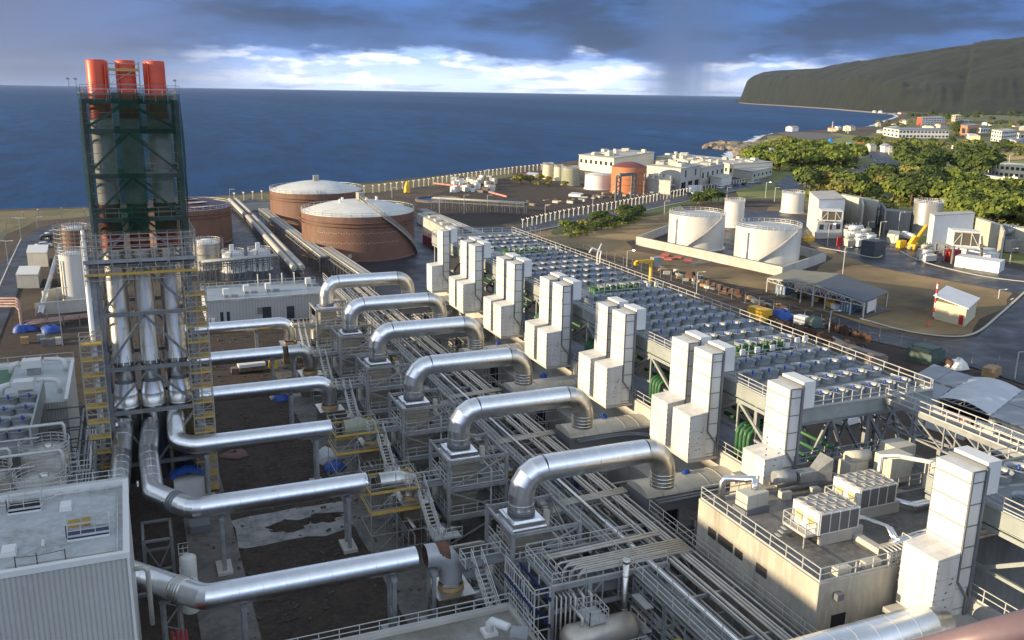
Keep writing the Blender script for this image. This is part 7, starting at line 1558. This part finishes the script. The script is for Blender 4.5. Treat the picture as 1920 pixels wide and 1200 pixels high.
m = MB(); p = Z(1768,572,0); p = Vector((q[3].x,q[3].y,0)); m.beam(p,p+ZV*8,.3); single(m,'striped_pole',mat('red_white_band',(.75,.7,.68),.6,seam=[(2,2,.5,(.6,.05,.04))]),'short red and white striped pole behind the cream hut','pole')
m = MB(); p = Z(1740,612,0); m.lathe(p.x,p.y,[(.35,.1),(.05,1.2)],8); single(m,'traffic_cone',mat('cone_red',(.7,.08,.04),.5),'small red traffic cone left of the cream hut','cone')
for k,(x,y) in enumerate(((1243,482),(1255,486),(1272,483),(1248,478),(1290,489))): p = Z(x,y,0); m = MB(); m.cbox(p,3.2,2.2,.35,.6+.1*k); single(m,'red_sheet_stack',mat('salmon_red_sheet',(.42,.10,.07),.7) if k == 0 else bpy.data.materials['salmon_red_sheet'],f'flat red sheet stack lying before the bund wall, {ORDN[k]} of five','stack','red stacks before the bund wall')
p = Z(1423,596,0); q_ = Z(1409,587,0); m = MB(); m.beam(Z(1407,594,0)+ZV*1.3,Z(1440,603,0)+ZV*1.3,2.2,2.3); single(m,'yellow_container',YPAINT,'orange yellow open container among the cable drums','container')
t = heap(1466,598,BLUET,'bright blue tarpaulin bundle right of the yellow container','tarpaulin',2.6,2.0); 
m = MB(); m.beam(Z(1492,605,0)+ZV*.9,Z(1513,610,0)+ZV*.9,1.8,1.6); single(m,'cream_box',WPAINT,'cream box right of the blue tarpaulin bundle','box')
heap(1525,612,TARPG,'grey green covered bundle beside the cream box','tarpaulin',1.7,2.4)
m = MB(); a, b = Z(1712,672,0), Z(1757,684,0); m.beam(a+ZV*1.3,b+ZV*1.3,4.2,2.4); m.beam(a.lerp(b,.06)+ZV*2.6,a.lerp(b,.94)+ZV*2.6,3.0,.6); single(m,'covered_stack',TARPG,'long stack under a dark green tarpaulin beside the site road','stack')
m = MB(); a, b = Z(1584,667,0), Z(1652,689,0); m.beam(a+ZV*.9,b+ZV*.9,3.0,1.8); m.beam(a+ZV*1.9,b+ZV*1.9,1.9,.5); single(m,'covered_stack',TARPB,'long low stack under a brown grey tarpaulin behind the deck railing','stack')
m = MB(); a, b = Z(1552,640,0), Z(1583,656,0); m.beam(a+ZV*.5,b+ZV*.5,2.2,1.0); single(m,'covered_stack',TARPB,'smaller brown grey covered stack left of the long one','stack')
heap(1795,690,WPAINT,'white crumpled cover over goods beyond the site cabins','tarpaulin',1.9,1.6); m = MB(); m.cbox(Z(1858,705,0),3.0,2,1.6,.3); single(m,'wooden_crate',WOOD,'pale wooden crate on the verge right of the site cabins','crate'); m = MB(); m.tube([Z(1778,682,.9),Z(1782,682,.9)],.9,14); single(m,'cable_drum',RUST,'lone orange brown cable drum beyond the site cabins','cable drum')
drum = None; rn = random.Random(2)
dp = [(1294+11*k,524+3.9*k) for k in range(9)]+[(1448,603),(1455,606),(1462,609),(1469,613),(1476,616),(1484,619),(1490,621),(1504,626),(1510,628),(1516,629),(1522,632)]+[(1538,636),(1545,641),(1552,644),(1560,647),(1590,650),(1598,654),(1606,657),(1614,660),(1562,619),(1572,622),(1582,625),(1590,628),(1602,630),(1612,634),(1620,636),(1628,641)]
for k, (x, y) in enumerate(dp):
    p = Z(x,y,.1)
    lab = f'brown cable drum beyond the deck, {ORDN[k] if k < 20 else ORDN[k-20]} from the far end of the {"left" if k < 20 else "right"} group'
    s_ = rn.uniform(.5,.72)
    if drum is None:
        drum = thing('cable_drum', lab, 'cable drum', (0,0,0), 'brown cable drums'); m = MB(); m.tube([(-.7,0,1.1),(-.58,0,1.1)],1.1,18); m.tube([(.58,0,1.1),(.7,0,1.1)],1.1,18); m.build('flanges', RUST, drum); m = MB(); m.tube([(-.58,0,1.1),(.58,0,1.1)],.7,14); m.build('cable_coil', TRIM, drum); drum.location = p; drum.rotation_euler = (0,0,.3)
    else: o = dup(drum, p, lab, rz=rn.uniform(-.1,.7)); o.scale = (s_,s_,s_)
rn = random.Random(12)
for k in range(60):
    x = rn.uniform(1230,1560); y = 497+(x-1230)*.345+rn.uniform(-3,12); p = Z(x,y,0.05); m = MB(); m.cbox(p,rn.uniform(.8,2.6),rn.uniform(.4,1.2),rn.uniform(.3,.9),rn.uniform(0,3)); single(m,'scrap_piece',(RUST,WOOD,TRIM,RUST,BEIGE)[k%5],f'{("rusty","pale timber","dark","reddish","beige")[k%5]} {("long","short","flat","bent")[k%4]} scrap piece in the {"left" if x < 1395 else "right"} part of the strip behind the fan deck','scrap','scrap pieces in the dark strip')
# ================================================================ SITE CABINS AT THE RIGHT
def roofpoly(name, lab, px4, z, wallm, roofm, group='grey roofed site cabins', slot=None):
    q = [Z(x,y,z) for x,y in px4]; t = thing(name, lab, 'cabin', (q[0].x,q[0].y,0), group); m = MB(); m.prism(q,0,z-.12); m.build('wall', wallm, t)
    mid = sum(q,Vector((0,0,0)))/4; m = MB(); m.prism([mid+(p-mid)*1.02 for p in q],z-.12,z+.06); m.build('roof', roofm, t)
    if slot: a, b = q[slot[0]], q[(slot[0]+1)%4]; d = b-a; nn = Vector((d.y,-d.x,0)).normalized(); nn = nn if nn.dot(a-mid) > 0 else -nn; m = MB(); c = a+d*slot[1]; m.add([c+nn*.05-ZV*.9,c+d*.14+nn*.05-ZV*.9,c+d*.14+nn*.05-ZV*.5,c+nn*.05-ZV*.5],[(0,1,2,3)]); m.build('window', HOLE, t)
    return t
roofpoly('site_cabin','grey roofed cabin, farthest left of the site cabin group',[(1716,704),(1753,715),(1786,695),(1751,683)],3.2,BEIGE,ROOFG)
roofpoly('site_cabin','grey roofed cabin touching the white canopy',[(1753,715),(1787,726),(1826,707),(1786,695)],3.2,BEIGE,ROOFG)
roofpoly('site_cabin','grey roofed cabin with a slot window, nearest to the deck corner',[(1719,736),(1757,749),(1787,726),(1753,715)],3.0,BEIGE,ROOFG,slot=(0,.35))
roofpoly('site_cabin','grey roofed cabin right of the white canopy',[(1856,780),(1930,806),(1960,778),(1885,756)],3.0,BEIGE,ROOFG,slot=(0,.2))
roofpoly('site_cabin','grey roofed cabin at the right edge behind the canopy',[(1885,756),(1960,778),(1990,752),(1918,732)],3.0,BEIGE,ROOFG)
t = roofpoly('site_cabin','white cabin with dark red roof edge in front of the canopy',[(1722,762),(1812,791),(1822,785),(1733,755)],2.7,WPAINT,REDR); q = [Z(x,y,2.74) for x,y in ((1724,761),(1811,789),(1820,785),(1733,756))]; m = MB(); m.prism(q,2.77,2.82); m.build('roof_sheet', mat('ribbed_grey_lid',(.36,.33,.32),.5,0,seam=[(0,.7,.06,(.26,.23,.23))]), t)
t = roofpoly('site_cabin','cream container cabin with ribbed slatted roof at the right edge',[(1826,796),(1935,836),(1950,824),(1834,788)],2.8,mat('pale_green_panel',(.46,.48,.42),.6),ROOFG); q0, q1, q2_, q3 = [Z(x,y,2.9) for x,y in ((1826,796),(1935,836),(1950,824),(1834,788))]; m = MB()
for k in range(22): a_, b_ = q0.lerp(q1,(k+.5)/22), q3.lerp(q2_,(k+.5)/22); m.beam(a_.lerp(b_,.1),a_.lerp(b_,.9),.28,.08)
m.build('roof_slats', BEIGE, t)
t = thing('canopy', 'white arched fabric canopy stretched between the site cabins', 'canopy', Z(1810,745,0)); A_, B_, C_, D_ = Z(1761,746,3.1), Z(1857,779,3.1), Z(1917,732,3.1), Z(1818,707,3.1); m = MB(); n = 16; nj = 24; vs = []
for j in range(nj+1):
    for i in range(n+1):
        a_ = A_.lerp(B_,i/n); b_ = D_.lerp(C_,i/n); p = a_.lerp(b_,j/nj); vs.append(p+ZV*(.75*sin(pi*i/n)+.08*sin(2*pi*j/4)))
m.add(vs,[(j*(n+1)+i,j*(n+1)+i+1,(j+1)*(n+1)+i+1,(j+1)*(n+1)+i) for j in range(nj) for i in range(n)],True); m.build('fabric', mat('white_canopy_fabric',(.52,.53,.55),.6,0,(.42,.43,.45),.3,.7), t); m = MB()
for j in (0,.5,1): a_, b_ = A_.lerp(D_,j), B_.lerp(C_,j); m.beam(a_,b_,.12); m.beam(a_.lerp(b_,.5),a_.lerp(b_,.5)+ZV*.7,.12); [m.beam(a_.lerp(b_,k/8),a_.lerp(b_,(k+1)/8)+ZV*.7*sin(pi*(k+1)/8),.08) for k in range(7)]
for a_ in (A_,B_,C_,D_): m.beam((a_.x,a_.y,0),a_,.18)
m.build('steel_hoops', RAILM, t)
for k,(x,y) in enumerate(((1860,820),(1872,828),(1884,835))): p = Z(x,y,0); m = MB(); m.cbox(p,2.4,2.0,1.8,.2); single(m,'dark_machine',TRIM,f'dark machine box between the bridge and the slatted cabin, {ORDN[k]} from the left','machine','dark machines at the right')
m = MB(); c = Z(1585,790,0); m.cbox((c.x,c.y,.1),4.4,3.0,.9,.2); single(m,'white_slab',WPAINT,'white slab roofed box standing in the wet yard below the long deck','box')
# ================================================================ TOWN
TG = 'town buildings on the slope'
def bld(N_, L_, R_, pyt, lab, mt, roof, n1=6, n2=4, floors=2, name='town_building'):
    t,q,z1 = cabin(N_,L_,R_,pyt,lab,mt,name,'building',roof,group=TG)
    for f_ in range(floors): windows_on(t,q,0,z1,n1,(f_+.5)/floors,.62,.28/floors*1.6); windows_on(t,q,3,z1,n2,(f_+.5)/floors,.5,.28/floors*1.6)
    return t,q,z1
t_,q_a,z_a = bld((1728,236),(1718,234),(1770,234),221,'five storey apartment block with a red end wall, highest in the town',mat('red_end_wall',(.5,.12,.06),.8) if False else WHITEW,CONCL,8,2,4)
m = MB(); m.prism([q_a[0]+(q_a[3]-q_a[0])*a_+(q_a[0]-q_a[1]).normalized()*b_ for a_,b_ in ((0,.3),(0,.05),(1,.05),(1,.3))],0,z_a); m.build('red_end_panel', mat('red_end_wall',(.5,.12,.06),.8), t_)
bld((1684,259),(1655,254),(1778,260),243,'long two storey grey roofed school building with a bright left end',WHITEW,ROOFG,14,4,2)
bld((1672,255),(1656,254),(1684,252),240,'bright cream tower at the left end of the long school building',OCHRE,OCHRE,3,3,3)
bld((1812,257),(1799,254),(1834,254),236,'salmon coloured hall with grey curved roof',PINKW,ROOFG,1,1,1)
bld((1838,250),(1826,248),(1856,249),240,'low grey roofed hall right of the salmon one',WHITEW,ROOFSL,4,2,1)
bld((1876,268),(1857,264),(1904,265),246,'white block with salmon bands near the right edge',WHITEW,CONCL,7,4,3)
bld((1912,262),(1906,260),(1935,260),250,'white gabled house at the right edge of the town',WHITEW,REDR,3,2,1)
bld((1790,231),(1783,229),(1801,229),217,'tan building on the slope behind the salmon hall',OCHRE,OCHRE,2,2,3)
bld((1808,231),(1800,230),(1822,230),226,'small house with a bright white roof behind the salmon hall',BEIGE,WPAINT,2,2,1)
bld((1800,281),(1784,279),(1815,280),274,'long low white shed on the green slope below the town',WHITEW,WPAINT,2,2,1)
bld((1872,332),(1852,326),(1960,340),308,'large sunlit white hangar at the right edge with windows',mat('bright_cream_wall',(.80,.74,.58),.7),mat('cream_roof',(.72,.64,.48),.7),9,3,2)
bld((1850,345),(1843,342),(1880,350),330,'small sunlit annex left of the bright hangar',OCHRE,WPAINT,3,2,1)
rn = random.Random(44); k = 0
for (x, y) in [(1868,208),(1880,206),(1904,214),(1911,210),(1846,213),(1835,219),(1850,235),(1858,236),(1700,233),(1693,230),(1675,240),(1646,238),(1652,250),(1905,238),(1920,245),(1735,242),(1745,244),(1764,240),(1818,260),(1826,263),(1900,272),(1612,281),(1590,279),(1632,284),(1660,285),(1560,246),(1570,244),(1485,246),(1592,245),(1690,214),(1650,212),(1640,211),(1720,208),(1745,210),(1780,212)]:
    if y < 207: y += 5
    p = Z(x,y,0); w = 5+rn.random()*7; m = MB(); z1 = rn.uniform(3.5,6); a = rn.uniform(0,1.5); t = thing('house', f'small {["white","cream","beige"][k%3]} walled house with {("grey","red","white","stained")[k%4]} roof {"on the point" if x < 1640 else "left of the school" if x < 1700 else "above the town" if y < 222 else "among the town trees"}', 'house', p, 'small houses among the trees')
    m.cbox(p,w*1.5,w,z1,a); m.build('wall', (WHITEW,OCHRE,BEIGE)[k%3], t); m = MB(); ca, sa = cos(a), sin(a)
    def L2(dx,dy,z): return (p.x+dx*ca-dy*sa,p.y+dx*sa+dy*ca,z)
    W2, D2 = w*.8, w*.56; m.add([L2(-W2,-D2,z1),L2(W2,-D2,z1),L2(W2,D2,z1),L2(-W2,D2,z1),L2(-W2,0,z1+2),L2(W2,0,z1+2)],[(0,1,5,4),(2,3,4,5),(0,4,3),(1,2,5)]); m.build('roof', (ROOFG,REDR,WPAINT,CONCL)[k%4], t); k += 1
bm = MB(); 
for k, (x, yb, yt) in enumerate([(1667,290,274),(1679,293,277),(1693,289,280),(1759,302,284),(1766,303,283),(1771,303,287),(1560,248,228),(1590,250,240),(1586,248,238)]):
    b = Z(x,yb,0); h = height_at(b,yt); m = MB(); m.beam(b,b+ZV*h,.9); m.beam(b+Vector((-1.2,0,h*.85)),b+Vector((1.2,0,h*.85)),.6); single(m,'pylon_post',BEIGE,f'tall pale utility post near the far junction, {ORDN[k]} from the list of posts on the left' if False else f'pale utility post on the far slope, {ORDN[k]} of nine','post','pale utility posts')
t = thing('blue_awning','bright blue and white curved awning at the head of the lit bank','awning',Z(1556,268,0)); c = Z(1556,270,0); m = MB(); m.lathe(c.x,c.y,[(3.5,0),(3,3),(1,5),(.1,5.5)],12); m.build('awning', mat('cyan_awning',(.03,.22,.55),.5), t)
sheet('lit_bank', [(1440,262),(1470,256),(1510,262),(1555,273),(1590,280),(1560,284),(1500,276),(1450,272)], .25, mat('ochre_bank',(.50,.33,.14),.95,0,(.30,.22,.09),.03,.8), amp=3, step=12)
sheet('lit_bank', [(1720,285),(1800,292),(1870,285),(1925,290),(2000,292),(2000,302),(1920,298),(1850,305),(1780,300),(1730,292)], .3, bpy.data.materials['ochre_bank'], amp=3, step=12)
sheet('town_grass', [(1600,262),(1650,246),(1700,240),(1700,222),(1760,217),(1930,214),(2300,214),(2300,286),(1920,280),(1790,270),(1660,262)], .2, mat('slope_grass', (.10,.12,.035), .95, 0, (.16,.14,.05), .01, .9, c3=(.055,.07,.022), bump=.5, bsc=.3), amp=4, step=25)
sheet('point_car_park', [(1455,249),(1490,247),(1545,250),(1580,256),(1540,262),(1480,257)], .35, mat('car_park_surface',(.12,.11,.10),.8), amp=1, step=20)
# ================================================================ TREES
def make_tree(seed, H, Wd, mt, n=900, leaf=.55, flat=.72, trunk=True):
    rn = random.Random(seed); t = thing('tree','x','tree',(0,0,0)); m = MB(); cl = []
    for k in range(16):
        a = rn.uniform(0,2*pi); rr = Wd*.36*sqrt(rn.random()); cl.append((rr*cos(a), rr*sin(a), H*(.48+.34*rn.random()*(1-rr/Wd)), Wd*rn.uniform(.15,.25)))
    for k in range(n):
        cx,cy_2,cz,cr2 = cl[int(rn.random()*16)]; th = rn.uniform(0,2*pi); ph = math.acos(rn.uniform(-.5,1)); r = cr2*(.75+.35*rn.random()); p = Vector((cx+r*sin(ph)*cos(th), cy_2+r*sin(ph)*sin(th), cz+r*flat*cos(ph)))
        nrm = Vector((sin(ph)*cos(th)+rn.uniform(-.6,.6), sin(ph)*sin(th)+rn.uniform(-.6,.6), cos(ph)+rn.uniform(-.2,.8))).normalized(); s_ = leaf*rn.uniform(.6,1.4); a_ = nrm.cross(Vector((.3,.5,.8))).normalized()*s_; b_ = nrm.cross(a_).normalized()*s_*rn.uniform(.6,1)
        m.add([p-a_-b_,p+a_-b_*.4,p+a_*.7+b_,p-a_*.8+b_*.8],[(0,1,2,3)])
    m.build('crown', mt, t); m = MB(); pts = [(0,0,-.3),(.1,.05,H*.3),(0,.1,H*.55)]; m.tube(pts, Wd*.035, 7)
    for k in range(5): a = 2*pi*k/5+rn.random(); m.tube([(0,.05,H*.28),(Wd*.14*cos(a),Wd*.14*sin(a),H*.45),(Wd*.25*cos(a),Wd*.25*sin(a),H*.62)], Wd*.015, 5)
    m.build('trunk', BARK, t); return t
protos = [make_tree(1,8,9,LEAF1),make_tree(2,9,10,LEAF2,1000),make_tree(3,7,10,LEAF3),make_tree(4,7,11,LEAF1,1100,.5,.6),make_tree(5,10,9,LEAF2),make_tree(6,5,8,LEAF3,700,.45,.55)]
used = set(); tk = [0]
TCOL = ['green','dark green','olive','green spreading','tall dark','low olive','tall dark narrow']
def put_tree(p, v, s, lab, grp, rz=None, sz=1):
    if v not in used: o = protos[v]; used.add(v); o.location = p; o['label'] = lab; o['group'] = grp; o.rotation_euler = (0,0,random.random()*6)
    else: o = dup(protos[v], p, lab, grp, rz=random.random()*6)
    o.scale = (s,s,s*sz); return o
def inside(x, y, poly):
    c = False; j = len(poly)-1
    for i in range(len(poly)):
        if (poly[i][1] > y) != (poly[j][1] > y) and x < (poly[j][0]-poly[i][0])*(y-poly[i][1])/(poly[j][1]-poly[i][1])+poly[i][0]: c = not c
        j = i
    return c
TN = [0]
def grove(poly, n, vs, smin, smax, seed, where, grp, minpx=7, sz=1):
    rn = random.Random(seed); xs = [p[0] for p in poly]; ys_ = [p[1] for p in poly]; got = []; tries = 0
    while len(got) < n and tries < n*60:
        tries += 1; x, y = rn.uniform(min(xs),max(xs)), rn.uniform(min(ys_),max(ys_))
        if not inside(x,y,poly): continue
        if any(abs(x-a)*.7+abs(y-b)*2 < minpx for a, b in got): continue
        got.append((x,y))
    got.sort(); cells = {}
    ymid = sorted(g_[1] for g_ in got)[len(got)//2] if got else 0; x0, x1 = min(xs), max(xs); nc = max(1, n//18)
    CN = {1:[''],2:['left ','right '],3:['left ','middle ','right '],4:['far left ','left centre ','right centre ','far right '],5:['far left ','left ','middle ','right ','far right ']}[min(5,nc)]
    for k, (x, y) in enumerate(got):
        v = rn.choice(vs); s_ = rn.uniform(smin,smax); col_ = CN[min(len(CN)-1,int((x-x0)/(x1-x0+1e-6)*len(CN)))]; row_ = 'back' if y < ymid else 'front'; key = (col_,row_); cells[key] = cells.get(key,0)+1
        put_tree(Z(x,y,0), v, s_, f'{TCOL[v]} tree, {ORDN[min(27,cells[key]-1)]} from left at the {col_}{row_} of the {where}', grp, sz=sz)
grove([(1395,306),(1440,292),(1500,280),(1560,284),(1610,300),(1600,314),(1540,318),(1470,322),(1410,316)],48,[0,3,0,3],1.3,1.9,1,'shore mound clump','trees on the shore mound',7,sz=.95)
grove([(1400,303),(1445,288),(1460,300),(1420,306)],9,[0,3],1.2,1.6,41,'shore mound tip','trees on the shore mound',6)
grove([(1500,345),(1560,340),(1640,340),(1700,335),(1760,325),(1800,340),(1830,360),(1920,370),(1990,380),(1990,430),(1900,440),(1800,420),(1700,392),(1600,380),(1520,372)],86,[0,1,2,3,5,1,0],1.1,1.65,2,'compound grove','trees behind the compound',9)
grove([(1660,316),(1720,300),(1760,306),(1780,320),(1740,335),(1690,335)],16,[1,4,1],1.2,1.8,3,'road junction clump','dark trees between the roads',8)
grove([(1800,322),(1850,322),(1848,340),(1805,338)],7,[1,4],1.5,2.0,4,'avenue clump','dark trees by the avenue',8)
grove([(1575,388),(1700,420),(1760,432),(1740,438),(1660,420),(1570,396)],10,[2,5],.6,.9,5,'firewall row','small trees behind the firewalls',8)
grove([(1600,266),(1660,264),(1790,274),(1900,280),(1900,288),(1780,286),(1650,282),(1600,276)],28,[0,1,2,3],.8,1.2,6,'slope below the school','trees below the school',7)
grove([(1640,230),(1700,230),(1716,240),(1650,248)],8,[1,0,4,2],.8,1.3,7,'grove left of the town','trees left of the town',6)
grove([(1780,240),(1800,240),(1796,256),(1782,256)],4,[1,0,4],.9,1.3,17,'gap between school and hall','trees between school and hall',5)
grove([(1720,238),(1930,232),(1930,240),(1840,240),(1790,238)],14,[1,0,4,2],.9,1.3,27,'belt behind the town','trees among the town buildings',6)
grove([(1800,268),(1930,276),(1930,284),(1800,274)],10,[1,0,2],.7,1.1,37,'belt before the town','trees before the town buildings',6)
grove([(1690,219),(1930,212),(1930,230),(1720,228)],26,[1,4],1.2,1.8,8,'upper town slope','trees above the town',6)
grove([(1055,432),(1120,412),(1200,398),(1215,404),(1150,428),(1075,444)],26,[1,5,0,1],.35,.6,9,'bushy verge','bushes in the verge',6)
grove([(1300,384),(1345,374),(1350,380),(1310,390)],7,[1,4],.5,.75,10,'curving road clump','bushes by the curving road',5)
grove([(1440,268),(1470,262),(1500,270),(1480,278)],6,[5,2],.6,.9,11,'seaward bank','bushes on the point',5)
grove([(960,342),(1010,338),(1050,342),(1060,352),(1000,356)],8,[5,2],.4,.8,12,'cream tank verge','bushes near the cream tanks',6)

# evening air: one closed box of thin haze round the camera and the whole place
hz = MB(); hz.box(-29000,-3000,-5,29000,29000,640)
hm_ = bpy.data.materials.new('haze_air'); hm_.use_nodes = True; nt = hm_.node_tree; nt.nodes.remove(nt.nodes['Principled BSDF']); pv = nt.nodes.new('ShaderNodeVolumePrincipled')
pv.inputs['Color'].default_value = (.55,.68,1,1); pv.inputs['Density'].default_value = 1.5e-5; pv.inputs['Anisotropy'].default_value = .1
nt.links.new(pv.outputs[0], nt.nodes['Material Output'].inputs['Volume']); tag(hz.build('haze', hm_), kind='stuff')

# low scrub between the trees: far too many bushes to count
sc = MB(); rn = random.Random(77)
SP = [([(1500,345),(1560,338),(1640,338),(1700,333),(1760,323),(1800,338),(1830,358),(1920,368),(1990,380),(1990,440),(1900,446),(1800,424),(1700,396),(1600,382),(1520,372)],230,4200),([(1390,308),(1440,288),(1500,274),(1560,278),(1612,300),(1600,318),(1540,322),(1470,326),(1410,320)],130,2400),([(1600,266),(1660,262),(1790,272),(1920,280),(1990,290),(1990,300),(1780,290),(1650,284),(1600,276)],80,1500),([(1690,214),(1950,206),(1950,234),(1850,238),(1720,230)],90,1600),([(1640,232),(1700,228),(1712,246),(1650,250)],30,500),([(1055,434),(1120,412),(1210,396),(1220,404),(1150,430),(1075,446)],60,900),([(1440,266),(1475,258),(1510,268),(1480,280)],20,350),([(1405,296),(1440,268),(1480,262),(1560,262),(1640,262),(1660,280),(1600,290),(1500,282)],70,1100),([(1780,240),(1930,234),(1930,250),(1790,256)],40,700)]
for poly, nb, nq in SP:
    xs = [p[0] for p in poly]; ys_ = [p[1] for p in poly]; bs = []
    while len(bs) < nb:
        x, y = rn.uniform(min(xs),max(xs)), rn.uniform(min(ys_),max(ys_))
        if inside(x,y,poly): bs.append((Z(x,y,0), rn.uniform(2.0,5.5)*(.45 if y > 395 and x < 1250 else 1)))
    for k in range(nq):
        c, R_ = bs[int(rn.random()*nb)]; th = rn.uniform(0,2*pi); ph = math.acos(rn.uniform(0,1)); r = R_*rn.uniform(.8,1.1); p = c+Vector((r*sin(ph)*cos(th), r*sin(ph)*sin(th), r*.55*cos(ph)))
        nrm = Vector((sin(ph)*cos(th)+rn.uniform(-.5,.5), sin(ph)*sin(th)+rn.uniform(-.5,.5), cos(ph)+rn.uniform(0,.8))).normalized(); s_ = R_*rn.uniform(.14,.28); a_ = nrm.cross(Vector((.3,.5,.8))).normalized()*s_; b_ = nrm.cross(a_).normalized()*s_*rn.uniform(.6,1)
        sc.v += [tuple(q) for q in (p-a_-b_,p+a_-b_*.4,p+a_*.7+b_,p-a_*.8+b_*.8)]; o = len(sc.v)-4; sc.f.append((o,o+1,o+2,o+3)); sc.sm.append(False)
tag(sc.build('scrub', leafmat('scrub_foliage', (.15,.18,.034), (.08,.105,.022), (.23,.215,.055))), 'low green and olive scrub filling the ground between the trees', 'scrub', kind='stuff')
